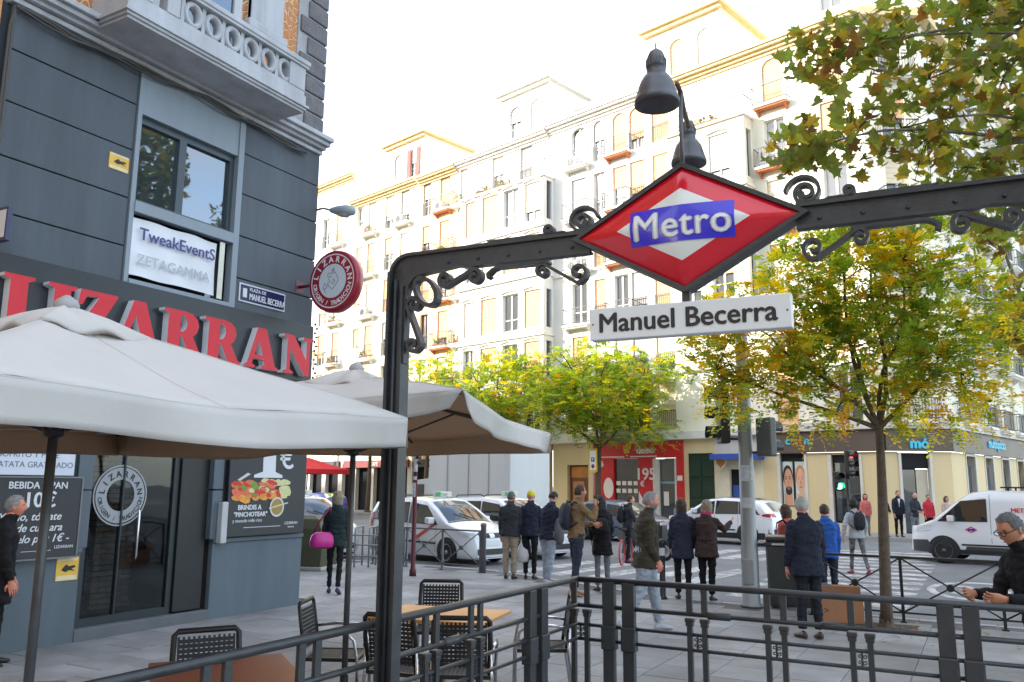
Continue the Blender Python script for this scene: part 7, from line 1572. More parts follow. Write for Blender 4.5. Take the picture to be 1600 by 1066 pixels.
rng = random.Random(77); tm = M()
tp = Vector((0.2, 0.1, 4.6)); limb(tm, (0, 0, -0.05), tp, 0.33, 0.24, rng, 0.02, 8)
pend = []
vis_t = [(-1.1, 9.1, 6.55), (-1.3, 9.0, 5.5), (-0.7, 9.3, 6.75), (-0.2, 9.6, 6.3), (0.2, 9.8, 7.0), (0.5, 10.0, 6.3), (-0.5, 9.5, 5.75), (0.1, 9.8, 5.3), (0.9, 10.2, 7.4), (0.6, 10.0, 5.1)]
b1p = limb(tm, tp, Vector((0.9, 10.2, 7.0))-PT0, 0.12, 0.06, rng, 0.08, 8); b2p = limb(tm, tp-Vector((0, 0, 0.8)), Vector((0.8, 10.2, 5.6))-PT0, 0.10, 0.05, rng, 0.06, 8)
for v in vis_t:
    q = Vector(v)-PT0; a = (b1p if v[2] > 6 else b2p)[6+rng.randint(0, 2)]; pp = limb(tm, a, q, 0.028, 0.008, rng, 0.07, 6); pend += pp[2:]
cr = []
for k in range(16):
    a = 2*pi*k/16*1.7; rr = rng.uniform(2.0, 5.0); q = Vector((cos(a)*rr, sin(a)*rr+0.8, rng.uniform(7.0, 13.5))); pp = limb(tm, tp, q, 0.11, 0.02, rng, 0.06, 8); cr += pp[3:]
    for _ in range(3): e = pp[rng.randint(4, 8)]; cr += limb(tm, e, e+rv(rng)*1.8, 0.03, 0.008, rng, 0.1, 4)[1:]
tm.build('trunk', PBARK, plane)
def leaf_rot(rng): return Matrix.Rotation(rng.uniform(0, 2*pi), 4, 'Z') @ Matrix.Rotation(rng.gauss(radians(150), 0.5), 4, 'X') @ Matrix.Rotation(rng.gauss(0, 0.5), 4, 'Y')
sprays = [(Vector(v)-PT0, 0.42, 80) for v in vis_t]+[(Vector(v)-PT0, 0.36, 40) for v in [(-1.3, 9.0, 6.6), (-1.45, 8.95, 5.42), (-1.0, 9.2, 5.45), (-0.9, 9.2, 6.0), (-0.45, 9.5, 6.9), (0.0, 9.7, 5.8), (0.45, 10.0, 5.65), (0.5, 10.0, 7.1), (-0.35, 9.55, 5.35), (0.15, 9.8, 6.5), (0.75, 10.1, 5.9), (0.3, 9.9, 4.85), (0.8, 10.1, 4.7)]]
cand = []; fol = M(); tw = M()
for c, r, n in sprays:
    for _ in range(n):
        v = rv(rng); p = c+Vector((v.x*r*1.25, v.y*r*1.3, v.z*r*0.85)); cand.append(p)
    for _ in range(6):
        e = min(pend, key=lambda e: (e-c).length); q = c+rv(rng)*r*0.8; tw.tube([e, e.lerp(q, 0.5)+rv(rng)*0.04, q], [0.006, 0.005, 0.003], 4)
def vis(p):
    w = p+PT0-Vector((0, 0, EYE)); d = w.dot(fw); x = 800+1300*w.dot(rt2)/d; y = 533-1300*w.dot(up2)/d; return 0 < x < 1600 and 0 < y < 1066, d
cand.sort(key=lambda p: (not vis(p)[0], vis(p)[1])); k = 0
for p in cand:
    ci = rng.choices(range(5), (3.4, 3, 1.6, 0.8, 0.5))[0]; s = rng.uniform(0.10, 0.185); R = leaf_rot(rng)
    if k < 300:
        o = link('plane_leaf', LMESH[ci], plane, p); o.rotation_euler = R.to_euler(); o.scale = (s, s, s); k += 1
    else: fol.add(PLV, PLF, ci, False, Matrix.Translation(p) @ R @ Matrix.Scale(s, 4))
for q in range(5600):
    e = rng.choice(cr); p = e+rv(rng)*rng.uniform(0.3, 1.1); s = rng.uniform(0.16, 0.26)
    if q >= 4200: v = rv(rng); p = Vector((3.0+v.x*1.6, 15.9+v.y*1.5, 11.2+v.z*2.2))-PT0; s = rng.uniform(0.18, 0.28)
    fol.add(PLV, PLF, rng.choices(range(5), (3, 3, 1.6, 0.5, 0.8))[0], False, Matrix.Translation(p) @ leaf_rot(rng) @ Matrix.Scale(s, 4))
stuff(fol.build('foliage', PMATS, plane)); stuff(tw.build('twigs', DBARK, plane))
# more plane trees down the street at right
def plane2(label, x, y, r, zc, rz_, n, seed):
    rng = random.Random(seed); t = thing('plane_tree', label, 'tree', (x, y, 0), 0, 'plane trees down the street at right'); m = M(); tp = Vector((0.1, 0.1, zc-rz_*0.7)); limb(m, (0, 0, -0.02), tp, 0.26, 0.18, rng, 0.02, 6); ends = []
    for k in range(9):
        a = 2*pi*k/9; q = Vector((cos(a)*r*0.75, sin(a)*r*0.75, zc+rng.uniform(-.6, .8)*rz_)); pp = limb(m, tp, q, 0.09, 0.015, rng, 0.08, 6); ends += pp[2:]
        for _ in range(3): e = pp[rng.randint(2, 6)]; ends += limb(m, e, e+rv(rng)*r*0.4, 0.025, 0.008, rng, 0.1, 4)[1:]
    m.build('trunk', PBARK, t); f = M()
    for _ in range(n):
        e = rng.choice(ends); p = e+rv(rng)*rng.uniform(0.2, 0.9); s = rng.uniform(0.2, 0.34)
        f.add(PLV, PLF, rng.choices(range(5), (3, 2, 1.8, 0.9, 1.0))[0], False, Matrix.Translation(p) @ leaf_rot(rng) @ Matrix.Scale(s, 4))
    f.build('crown', PMATS, t)
plane2('tall olive plane tree behind the young tree at the right edge', 2.0, 26.4, 2.6, 6.9, 2.9, 1500, 31)
plane2('taller olive plane tree farther right, its crown above the white van', 5.2, 24.5, 3.6, 9.0, 3.4, 1300, 32)
# soil of the tree pit
PITM = mat('tree_pit_soil', (0.07, 0.055, 0.04), 0.95, var=0.4, vs=12, bump=0.8, bs=40)
m = M(); m.box((-1.75, 12.52, -0.02), (-0.95, 13.3, 0.006)); o = m.build('tree_pit', PITM); struct(o)
fl = M(); rr = random.Random(9)
for _ in range(120):
    x, y = rr.gauss(-1.1, 0.7), rr.gauss(12.7, 0.5); s = rr.uniform(0.03, 0.06)
    fl.add(PLV, PLF, rr.choice([0, 1, 2]), False, Matrix.Translation((x, y, 0.012+rr.random()*0.01)) @ Matrix.Rotation(rr.random()*6.3, 4, 'Z') @ Matrix.Rotation(rr.gauss(0, .25), 4, 'X') @ Matrix.Scale(s, 4))
o = fl.build('fallen_leaves', [P3, P4, P5]); stuff(o); tag(o, 'fallen brown and yellow leaves scattered round the foot of the young tree', 'leaves')
# ================================================================== people
SKINS = {'fair': mat('skin_fair', rgb(205, 150, 125), 0.5, var=0.08, vs=9), 'ruddy': mat('skin_ruddy', rgb(206, 132, 108), 0.5, var=0.1, vs=9), 'tan': mat('skin_tan', rgb(180, 125, 95), 0.5, var=0.08, vs=9)}
def hair_mat(name, col):
    m = mat('hair_'+name, col, 0.55, var=0.3, vs=18, bump=0.9, bs=90); return m
HAIRS = {k: hair_mat(k, c) for k, c in dict(grey=(0.26, 0.255, 0.25), white=(0.42, 0.41, 0.39), dark=(0.015, 0.012, 0.010), brown=(0.06, 0.035, 0.02), blond=(0.30, 0.25, 0.17), salt=(0.10, 0.10, 0.10), auburn=(0.09, 0.04, 0.022)).items()}
EYEM = mat('brow_dark', (0.03, 0.022, 0.018), 0.6, var=0); LIPM = mat('lips', rgb(170, 95, 85), 0.5, var=0)
def fabric(name, col, rough=0.85): return mat('cloth_'+name, col, rough, var=0.22, vs=5, bump=0.5, bs=28, spec=0.25)
def ell(c, rx, ry, n=14, R=None, p=2.3):
    out = []
    for j in range(n):
        a = 2*pi*j/n; ca, sa = cos(a), sin(a); v = Vector((rx*abs(ca)**(2/p)*(1 if ca >= 0 else -1), ry*abs(sa)**(2/p)*(1 if sa >= 0 else -1), 0))
        out.append(tuple(Vector(c)+(R @ v if R else v)))
    return out
def headmesh(m, T, s, skin, eye, lip, female=False):
    n, k = 28, 22; rings = []
    for i in range(k+1):
        th = pi*i/k; r = []
        for j in range(n):
            ph = 2*pi*j/n; d = Vector((sin(th)*cos(ph), sin(th)*sin(ph), -cos(th))); r.append(tuple(head_pt(d, female)*s))
        rings.append(r)
    m.loft(rings, skin, True, True, T)
    for sx in (-1, 1):
        m.ball((sx*0.076*s, -0.008*s, -0.005*s), (0.010*s, 0.02*s, 0.032*s), 8, 6, skin, T)
        e = head_pt(Vector((sx*0.36, 0.92, 0.10)).normalized(), female)*s; m.ball((e.x, e.y-0.001, e.z), (0.013*s, 0.006*s, 0.006*s), 8, 5, eye, T)
        b = head_pt(Vector((sx*0.38, 0.9, 0.27)).normalized(), female)*s; m.ball((b.x, b.y, b.z), (0.022*s, 0.006*s, 0.0045*s), 8, 5, eye, T)
    l = head_pt(Vector((0, 0.9, -0.52)).normalized(), female)*s; m.ball(tuple(l), (0.024*s, 0.006*s, 0.007*s), 8, 5, lip, T)
def head_pt(d, female=False):
    a = Vector((0.075, 0.096, 0.118)); p = Vector((d.x*a.x, d.y*a.y, d.z*a.z))
    if d.z < -0.1:
        t = -d.z-0.1; p.x *= 1-0.38*t; p.y *= 1-(0.25*t if d.y < 0 else 0.02*t)
        if d.y < 0.1: p.y *= 1-0.25*t
    g = lambda cx, cz, w: exp(-((d.x-cx)**2+(d.z-cz)**2)/(w*w))
    if d.y > 0:
        p.y += 0.026*exp(-(d.x/0.13)**2)*exp(-((d.z+0.14)/(0.17 if d.z < -0.14 else 0.30))**2)
        p.y -= 0.010*(g(0.36, 0.10, 0.17)+g(-0.36, 0.10, 0.17)); p.y += 0.005*exp(-((d.z-0.3)/0.12)**2)*exp(-(d.x/0.5)**2)
        p.y += 0.012*g(0, -0.86, 0.25); p.y += 0.004*g(0, -0.55, 0.18); p.y -= 0.006*g(0, -0.68, 0.10)
    return p
def hair_shell(m, T, s, kind, rng, mi=0):
    n, k = 30, 24; V = {}; F = []
    def inside(d):
        if kind == 'beard': return d.z < -0.30+0.25*(1-abs(d.y)) and d.y > -0.15 and not (d.y > 0.8 and abs(d.x) < 0.28 and d.z > -0.62)
        if kind == 'cap': return d.z > 0.12
        if kind == 'thin': return (d.z > -0.30 and d.y < 0.35 and d.z < 0.62+0.3*(-d.y)) or (d.y < 0.0 and d.z > -0.35)
        fr = 0.62 if kind in ('short', 'crop') else 0.55
        if d.y > 0.45: return d.z > fr
        if d.y > -0.1: return d.z > -0.02+0.55*max(0, d.y) if kind in ('short', 'crop') else d.z > -0.5+1.1*max(0, d.y)
        return d.z > (-0.42 if kind in ('short', 'crop') else -0.75)
    th_ = {'beard': 0.012, 'cap': 0.016, 'thin': 0.007, 'crop': 0.006, 'short': 0.014, 'bob': 0.03, 'long': 0.026, 'curly': 0.04}[kind]
    for i in range(k+1):
        for j in range(n):
            th = pi*i/k; ph = 2*pi*j/n; d = Vector((sin(th)*cos(ph), sin(th)*sin(ph), -cos(th)))
            if inside(d):
                p = head_pt(d); o = th_*(0.7+0.9*noise.noise(d*7+Vector((rng.random()*0.1, 0, 0))))
                if kind == 'curly': o += 0.018*noise.noise(d*14)
                p = p+Vector((d.x, d.y, d.z*0.9))*o
                if kind in ('bob', 'long') and d.z < 0: p.x *= 1.1
                V[i, j] = p*s
    idx = {}; vs = []
    for key, p in V.items(): idx[key] = len(vs); vs.append(tuple(p))
    for i in range(k):
        for j in range(n):
            q = [(i, j), (i, (j+1) % n), (i+1, (j+1) % n), (i+1, j)]; q = [t for t in q if t in idx]
            if len(q) >= 3: F.append([idx[t] for t in q])
    m.add(vs, F, mi, True, T)
    if kind == 'long':
        rings = []
        for q in range(9):
            t = q/8; z = 0.03-0.38*t; rings.append([tuple(Vector(p)+Vector((0.012*noise.noise(Vector((i*0.9, t*4, 1))), 0.01*noise.noise(Vector((i*1.3, t*5, 2))), 0))*1.0) for i, p in enumerate(ell((0, -0.06-0.03*t, z), 0.092*(1+0.25*t-0.55*t*t), 0.058*(1-0.45*t), 16))])
        m.loft([[(x*s, y*s, z*s) for x, y, z in r] for r in rings], mi, True, True, T)
    if kind == 'bob':
        rings = [ell((0, -0.025, 0.03-0.165*q/5), 0.106*(1-0.10*(q/5)**2), 0.092*(1-0.2*(q/5)**2), 16) for q in range(6)]
        m.loft([[(x*s, y*s if y < 0.035 else 0.035*s, z*s) for x, y, z in r] for r in rings], mi, True, True, T)
def hand(m, W, d, inn, s, curl, mi, sx):
    """palm and five fingers from the wrist W along d; inn = palm side"""
    d = d.normalized(); inn = (inn-d*inn.dot(d)).normalized(); w = d.cross(inn)*sx       # w points to the little finger side... thumb at -w
    R = lambda c, a, b: [tuple(W+d*c[0]+inn*c[1]+w*c[2]+inn*(b*sin(t))+w*(a*cos(t))) for t in [2*pi*i/10 for i in range(10)]]
    m.loft([R((x*s, y*s, 0), a*s, b*s) for x, y, a, b in ((-0.02, 0, 0.026, 0.02), (0.01, 0, 0.03, 0.017), (0.045, 0.003, 0.041, 0.016), (0.08, 0.006, 0.042, 0.014), (0.092, 0.008, 0.036, 0.010))], mi)
    for k, (off, L, r) in enumerate(((-0.031, 0.072, 0.0088), (-0.0105, 0.08, 0.009), (0.0105, 0.075, 0.0088), (0.031, 0.058, 0.0078))):
        p = W+d*(0.083*s)+w*(off*s)+inn*0.006*s; a = 0.25*curl; pts = [p]; dd = d.copy()
        for seg in (0.45, 0.32, 0.23):
            dd = (d*cos(a)+inn*sin(a)); p = p+dd*L*seg*s; pts.append(p); a += curl*0.75
        m.tube(pts, [r*s, r*0.95*s, r*0.85*s, r*0.6*s], 7, mi)
    p = W+d*0.02*s-w*0.032*s; q = p+(d*0.6-w*0.75+inn*0.3).normalized()*0.035*s; m.tube([p, q, q+(d*0.85-w*0.15+inn*0.45).normalized()*0.032*s, q+(d*0.9+inn*0.6).normalized()*0.052*s], [0.014*s, 0.011*s, 0.009*s, 0.006*s], 7, mi)
PEOPLE = {}
def person(label, xy, rz, h, top, bottom, shoe, skin='fair', hair=('short', 'dark'), hem=0.84, flare=1.0, girth=1.0, arms=((5, 8, 12, 5), (5, 8, 12, 5)), legs=((2, 3), (-2, 3)), lean=3, hyaw=0, hpitch=0, z=0.0, vox=0.014, female=False, extra=None, loose=1.0, collar=True, beard=None, scarf=None, seed=1, curl=0.6, sole=None, group=None):
    rng = random.Random(seed); s = h/1.77; o = None
    src = M(); skel = {}
    ln = radians(lean); HZ = 0.93
    # legs
    feet = []; lw = 0.092 if not female else 0.085
    for sx, (f, k) in zip((-1, 1), legs):
        f, k = radians(f), radians(k); hip = Vector((sx*0.088, 0, 0.0)); kn = hip+Vector((sx*0.004, sin(f), -cos(f)))*0.43; an = kn+Vector((0, sin(f-k), -cos(f-k)))*0.42; feet.append((hip, kn, an, f-k))
    drop = min(p[2].z for p in feet); HZ = 0.085-drop
    P = lambda v: Vector((v.x, v.y, v.z+HZ))
    def up_(v):   # lean the trunk about the hips
        return Vector((v.x, v.y*cos(ln)+v.z*sin(ln), v.z*cos(ln)-v.y*sin(ln)))+Vector((0, 0, HZ))
    src_lab = []
    def part(fn, lab): a = len(src.f); fn(); src.m[a:] = [lab]*(len(src.f)-a)
    for sx, (hip, kn, an, sh) in zip((-1, 1), feet):
        def leg():
            L = loose; pts = [P(hip+Vector((0, 0, 0.04))), P(hip.lerp(kn, 0.35)), P(hip.lerp(kn, 0.75)), P(kn), P(kn.lerp(an, 0.3)), P(kn.lerp(an, 0.65)), P(kn.lerp(an, 0.92))]
            src.tube(pts, [lw*1.02*girth**0.5, 0.086*L*girth**0.5, 0.070*L, 0.062*L, 0.061*L, 0.053*L, 0.052*L*1.05], 12)
        part(leg, 1)
        def foot():
            a = P(an); fd = Vector((sx*0.14, cos(sh*0.7), sin(min(0, sh)*0.8))).normalized(); side = Vector((fd.y, -fd.x, 0)).normalized(); u = Vector((0, 0, 1)) if sh > -0.3 else side.cross(fd)*1
            if u.z < 0: u = -u
            rr = []
            for t, w, hh, zb in ((-0.075, 0.026, 0.035, 0.03), (-0.055, 0.036, 0.05, 0.04), (0.0, 0.038, 0.052, 0.045), (0.06, 0.042, 0.038, 0.032), (0.12, 0.046, 0.028, 0.024), (0.165, 0.038, 0.022, 0.02), (0.185, 0.02, 0.014, 0.017)):
                c = a+fd*t+u*(zb-0.083); rr.append([tuple(c+side*w*cos(q)+u*hh*sin(q)*(1 if sin(q) > 0 else 0.8)) for q in [2*pi*i/12 for i in range(12)]])
            src.loft(rr, 2)
        part(foot, 2)
    part(lambda: src.loft([ell(P(Vector((0, -0.005, zz))), rx*girth, ry*girth, 18) for zz, rx, ry in ((-0.10, 0.15, 0.105), (-0.02, 0.168, 0.118), (0.06, 0.160, 0.112), (0.14, 0.145, 0.10))], 1), 1)
    # trunk / jacket
    W_ = 0.92 if female else 1.0; R_ = Matrix.Rotation(-ln, 3, 'X')
    hz = hem-0.93; prof = []
    if hz < -0.02: prof += [(hz, 0.178*flare, 0.135*flare), (hz*0.5, 0.176*(0.5+flare/2), 0.132*(0.5+flare/2))]
    else: prof += [(hz, 0.172*flare, 0.125*flare)]
    prof += [(0.10 if hz < 0.05 else hz+0.06, 0.165, 0.122), (0.20, 0.160*(0.95 if female else 1), 0.120), (0.32, 0.178, 0.128), (0.40, 0.184*W_, 0.125), (0.46, 0.174*W_, 0.112), (0.50, 0.145*W_, 0.098), (0.535, 0.105, 0.086), (0.57, 0.074, 0.07)]
    belly = 0.03*(girth-1)*4
    part(lambda: src.loft([ell(up_(Vector((0, belly*exp(-((zz-0.15)/0.15)**2)-0.005, zz))), rx*(girth if zz < 0.45 else 1), ry*(girth if zz < 0.45 else 1), 20, R_) for zz, rx, ry in prof], 0), 0)
    part(lambda: src.tube([up_(Vector((0, 0.0, 0.52))), up_(Vector((0, 0.018, 0.60))), up_(Vector((0, 0.03, 0.66)))], [0.058, 0.053, 0.052], 12), 3)
    if collar: part(lambda: src.loft([ell(up_(Vector((0, 0.004+0.01*q, 0.525+0.03*q))), 0.082-0.004*q, 0.076-0.003*q, 16, R_) for q in range(4)], 0), 0)
    if scarf: part(lambda: src.loft([ell(up_(Vector((0, 0.012, 0.545+0.025*q))), r, r*0.95, 16, R_) for q, r in enumerate((0.075, 0.098, 0.10, 0.085))], 5), 5)
    wrists = []
    for sx, (fl, ab, el, tw) in zip((-1, 1), arms):
        fl, ab, el, tw = radians(fl), radians(ab), radians(el), radians(tw)
        S = up_(Vector((sx*0.165*W_*(1+(girth-1)*0.5), 0, 0.452))); d1 = Vector((sx*sin(ab), sin(fl)*cos(ab), -cos(fl)*cos(ab))).normalized(); E = S+d1*0.285
        d2 = Vector((sx*sin(ab)*0.5*cos(tw)-sx*sin(tw), sin(fl+el)*cos(tw), -cos(fl+el)*cos(tw))).normalized(); Wp = E+d2*0.245
        part(lambda: src.tube([S-d1*0.03+Vector((-sx*0.03, 0, 0.01)), S, S+d1*0.1, S+d1*0.2, E, E+d2*0.08, E+d2*0.16, Wp-d2*0.005], [0.050, 0.064, 0.064, 0.059, 0.056, 0.053, 0.049, 0.045], 12), 0)
        wrists.append((Wp, d2, sx))
    me = src.mesh('src', []); tmp = bpy.data.objects.new('tmp', me); COL.objects.link(tmp)
    md = tmp.modifiers.new('r', 'REMESH'); md.mode = 'VOXEL'; md.voxel_size = vox; md.use_smooth_shade = True
    dg = bpy.context.evaluated_depsgraph_get(); rm = bpy.data.meshes.new_from_object(tmp.evaluated_get(dg))
    bv = BVHTree.FromPolygons([Vector(v) for v in src.v], src.f)
    m = M(); vs = [v.co.copy() for v in rm.vertices]; nr = [v.normal.copy() for v in rm.vertices]
    # one relaxing pass, then cloth folds
    nb = [[] for _ in vs]
    for e in rm.edges: a, b = e.vertices; nb[a].append(b); nb[b].append(a)
    for _ in range(2): vs = [v*0.5+sum((vs[q] for q in nb[i]), Vector())*(0.5/max(1, len(nb[i]))) for i, v in enumerate(vs)]
    sd = Vector((seed*7.3, seed*1.7, 0)); out = []
    for v, n_ in zip(vs, nr):
        a = 0.014*noise.noise(Vector((v.x*9, v.y*9, v.z*17))+sd)+0.007*noise.noise(Vector((v.x*20, v.y*20, v.z*34))+sd); out.append((v+n_*a if v.z > 0.14 else v)*s)
    fs = [tuple(p.vertices) for p in rm.polygons]; lab = []
    for p in rm.polygons:
        hit = bv.find_nearest(p.center); lab.append(src.m[hit[2]] if hit[2] is not None else 0)
    m.v = [tuple(v) for v in out]; m.f = fs; m.m = lab; m.s = [True]*len(fs)
    bpy.data.objects.remove(tmp); bpy.data.meshes.remove(me); bpy.data.meshes.remove(rm)
    for Wp, d2, sx in wrists: hand(m, (Wp+d2*0.01)*s, d2, Vector((-sx*0.8, -0.1, -0.35)) if d2.z < -0.5 else Vector((-sx*0.9, 0.0, 0.3)), s*(0.9 if female else 1.0), curl, 3, sx)
    hc = up_(Vector((0, 0.045, 0.698))); T = Matrix.Translation(hc*s) @ Matrix.Rotation(radians(hyaw), 4, 'Z') @ Matrix.Rotation(radians(hpitch)-ln*0.5, 4, 'X')
    hs_ = s*(0.96 if female else 1.0)
    headmesh(m, T, hs_, 3, 4, 6, female)
    o = m.build('person', [top, bottom, shoe, SKINS[skin], EYEM, scarf or top, LIPM], None, (xy[0], xy[1], z), rz); tag(o, label, 'person', group)
    if hair:
        hm = M(); hair_shell(hm, T, hs_, hair[0], rng); hm.build('hair' if hair[0] != 'cap' else 'cap', HAIRS[hair[1]] if isinstance(hair[1], str) else hair[1], o)
    if beard: hm = M(); hair_shell(hm, T, hs_, 'beard', rng); hm.build('beard', HAIRS[beard], o)
    PEOPLE[label] = (o, s, up_, T, wrists)
    return o, s, up_, T, wrists
def glasses(o, T, s):
    m = M()
    for sx in (-1, 1): m.tube([(sx*0.032*s+0.024*s*cos(a), 0.104*s, 0.012*s+0.018*s*sin(a)) for a in [2*pi*i/12 for i in range(13)]], 0.003*s, 5, 0, True, True, T); m.tube([(sx*0.056*s, 0.10*s, 0.016*s), (sx*0.08*s, 0.03*s, 0.016*s), (sx*0.08*s, -0.01*s, 0.008*s)], 0.003*s, 5, 0, True, True, T)
    m.build('glasses', BLACK, o)
def backpack(label, P, w=0.30, hh=0.44, d=0.16, col=(0.02, 0.02, 0.024), at=(0, -0.20, 0.30), rzl=0.0, name='backpack', straps=True):
    o, s, up_, T, wr = P; c = up_(Vector(at))*s; b = o.matrix_basis @ c
    t = thing(name, label, 'backpack', b, o.rotation_euler.z+rzl); cm = fabric('pack_%d_%d_%d' % tuple(int(x*999) for x in col), col, 0.75)
    m = M(); k = 10; rings = []
    for i in range(k+1):
        z = -hh/2+hh*i/k; q = 1-abs(2*i/k-1)**3.5; rings.append([(x, y-(0.02*sin(pi*i/k)), z) for x, y, _ in ell((0, 0, 0), w/2*(0.55+0.45*q), d/2*(0.45+0.55*q), 18, None, 3.2)])
    m.loft(rings, 0, True); m.build('pack_body', cm, t)
    m = M(); rings = [[(x, y-d*0.42, -hh*0.36+hh*0.38*i/5) for x, y, _ in ell((0, 0, 0), w*0.36*(0.7+0.3*sin(pi*i/5)), d*0.26*(0.5+0.5*sin(pi*i/5)), 14, None, 3)] for i in range(6)]; m.loft(rings, 0, True); m.build('pocket', cm, t)
    m = M(); m.tube([(-0.04, 0.02, hh/2-0.01), (0, 0.03, hh/2+0.05), (0.04, 0.02, hh/2-0.01)], 0.008, 6); m.build('handle', cm, t)
    if straps:
        for sx in (-1, 1): m = M(); m.tube([(sx*0.09, d*0.4, hh*0.42), (sx*0.115, d*0.55+0.03, hh*0.55), (sx*0.13, d*0.5+0.19, hh*0.42), (sx*0.145, d*0.5+0.20, hh*0.1), (sx*0.16, d*0.5+0.08, -hh*0.22), (sx*0.11, d*0.3, -hh*0.40)], 0.02, 6, flat=0.35); m.build('strap', cm, t)
    return t
AW, LT, RTF, CAMF = YAW, YAW+pi/2, YAW-pi/2, YAW+pi       # facing away, left, right, towards the viewer
NAVY = fabric('navy', (0.018, 0.022, 0.038)); BLK = fabric('black', (0.010, 0.010, 0.012)); DTEAL = fabric('dark_teal', (0.018, 0.032, 0.034)); CHAR = fabric('charcoal', (0.035, 0.037, 0.045)); BEIGE = fabric('beige', (0.33, 0.27, 0.20)); LJEAN = fabric('washed_jean', (0.30, 0.34, 0.39)); GJEAN = fabric('grey_jean', (0.17, 0.18, 0.20)); TANJ = fabric('tan_jacket', (0.20, 0.125, 0.062)); DKBLUE = fabric('dark_blue_trouser', (0.03, 0.038, 0.06)); OLIVE = fabric('olive_brown', (0.045, 0.038, 0.024)); PLUM = fabric('plum_brown', (0.055, 0.036, 0.034)); CORAL = fabric('coral', (0.62, 0.16, 0.15)); BLUEJ = fabric('bright_blue', (0.03, 0.11, 0.42)); HOODG = fabric('light_grey_hoodie', (0.36, 0.37, 0.40)); REDJ = fabric('red_jacket', (0.55, 0.04, 0.06)); JEAN = fabric('blue_jean', (0.06, 0.09, 0.16)); GREYJ = fabric('grey_jacket', (0.19, 0.20, 0.22)); PINK = fabric('pink_scarf', (0.60, 0.06, 0.18)); PALE = fabric('pale_top', (0.45, 0.36, 0.32))
SHD = mat('shoe_dark', (0.018, 0.017, 0.018), 0.5, var=0.2); SHT_ = mat('shoe_tan', (0.26, 0.12, 0.05), 0.5, var=0.2); SHN = mat('shoe_navy', (0.03, 0.035, 0.08), 0.6, var=0.3, vs=20); SHG = mat('shoe_pale_grey', (0.38, 0.40, 0.44), 0.6, var=0.2); SHR = mat('shoe_red', (0.3, 0.05, 0.06), 0.6, var=0.4, vs=20); SHB = mat('shoe_brown', (0.05, 0.022, 0.015), 0.4, var=0.2)
person('person in a long dark coat behind the parasol pole at the left edge', (-9.17, 5.28), RTF+0.5, 1.76, BLK, BLK, SHD, 'ruddy', ('short', 'grey'), 0.62, 1.1, 1.08, seed=2)
p2 = person('person in a dark teal jacket and pale cap walking past the tavern corner', (-10.05, 11.6), AW+0.1, 1.78, DTEAL, BLK, SHN, 'fair', ('cap', HAIRS['blond']), 0.80, 1.06, 0.98, ((4, 10, 15, 5), (8, 8, 25, 10)), ((8, 6), (-12, 8)), 3, -10, -4, female=True, loose=0.84, seed=3)
hm = M(); hair_shell(hm, p2[3], p2[1]*0.96, 'bob', random.Random(5)); hm.build('hair', HAIRS['blond'], p2[0])
m = M()
for sx, (f, k) in zip((-1, 1), ((8, 6), (-12, 8))):
    f, k = radians(f), radians(k); 
# quilting lines of the puffer jacket
for q in range(5):
    zz = 0.0+0.09*q; m.tube([tuple(p2[2](Vector((0.178*cos(a), 0.136*sin(a)-0.004, zz)))*p2[1]) for a in [2*pi*i/20 for i in range(21)]], 0.004, 4)
m.build('quilt_seam', BLK, p2[0])
b = p2[0].matrix_basis @ (p2[2](Vector((-0.22, -0.13, -0.02)))*p2[1]); HBAG = thing('handbag', 'bright pink shoulder bag carried on the hip by the woman in dark teal', 'handbag', b, p2[0].rotation_euler.z+0.25)
PKB = mat('pink_leather', rgb(200, 40, 140), 0.4, var=0.12, vs=6, coat=0.2); DPK = mat('dark_pink_leather', rgb(120, 24, 74), 0.45, var=0.1)
m = M(); m.loft([[(x, y, zz) for x, y, _ in ell((0, 0, 0), w, d, 16, None, 3)] for zz, w, d in ((-0.15, 0.13, 0.06), (-0.12, 0.20, 0.09), (-0.03, 0.215, 0.095), (0.07, 0.19, 0.085), (0.13, 0.13, 0.05))], 0, True)
for i, f in enumerate(m.f): m.m[i] = 1 if sum(m.v[q][2] for q in f)/len(f) < -0.11 else 0
m.build('bag_body', [PKB, DPK], HBAG)
m = M(); m.tube([(-0.15, 0, 0.10), (-0.05, 0.02, 0.32), (0.12, 0.05, 0.55), (0.14, 0.12, 0.56)], 0.016, 6, flat=0.4); m.tube([(0.16, 0, 0.09), (0.16, 0.0, 0.32), (0.13, 0.05, 0.55)], 0.016, 6, flat=0.4); m.build('strap', DPK, HBAG)
p3 = person('person in charcoal jacket and beige trousers holding a white plastic bag', (-8.61, 15.3), AW-0.25, 1.78, CHAR, BEIGE, SHD, 'tan', ('crop', 'salt'), 0.84, 1.02, 1.1, ((3, 8, 10, 3), (6, 9, 8, 0)), lean=2, hyaw=-35, loose=1.08, seed=4)
wp = p3[0].matrix_basis @ (p3[4][1][0]*p3[1]); PB = thing('plastic_bag', 'white plastic carrier bag hanging from the hand of the man in beige trousers', 'bag', wp-Vector((0, 0, 0.08)))
m = M(); n = 18; m.loft([[(w*cos(2*pi*i/n)*(1+0.14*noise.noise(Vector((i*1.1, zz*12, 3)))), d*sin(2*pi*i/n)*(1+0.2*noise.noise(Vector((i*1.3, zz*12, 7)))), zz) for i in range(n)] for zz, w, d in ((-0.47, 0.09, 0.05), (-0.44, 0.135, 0.08), (-0.32, 0.14, 0.09), (-0.2, 0.115, 0.07), (-0.08, 0.05, 0.03), (0.0, 0.02, 0.015))], 0, True); m.build('sack', mat('white_plastic', (0.62, 0.63, 0.65), 0.35, var=0.08, vs=8), PB)
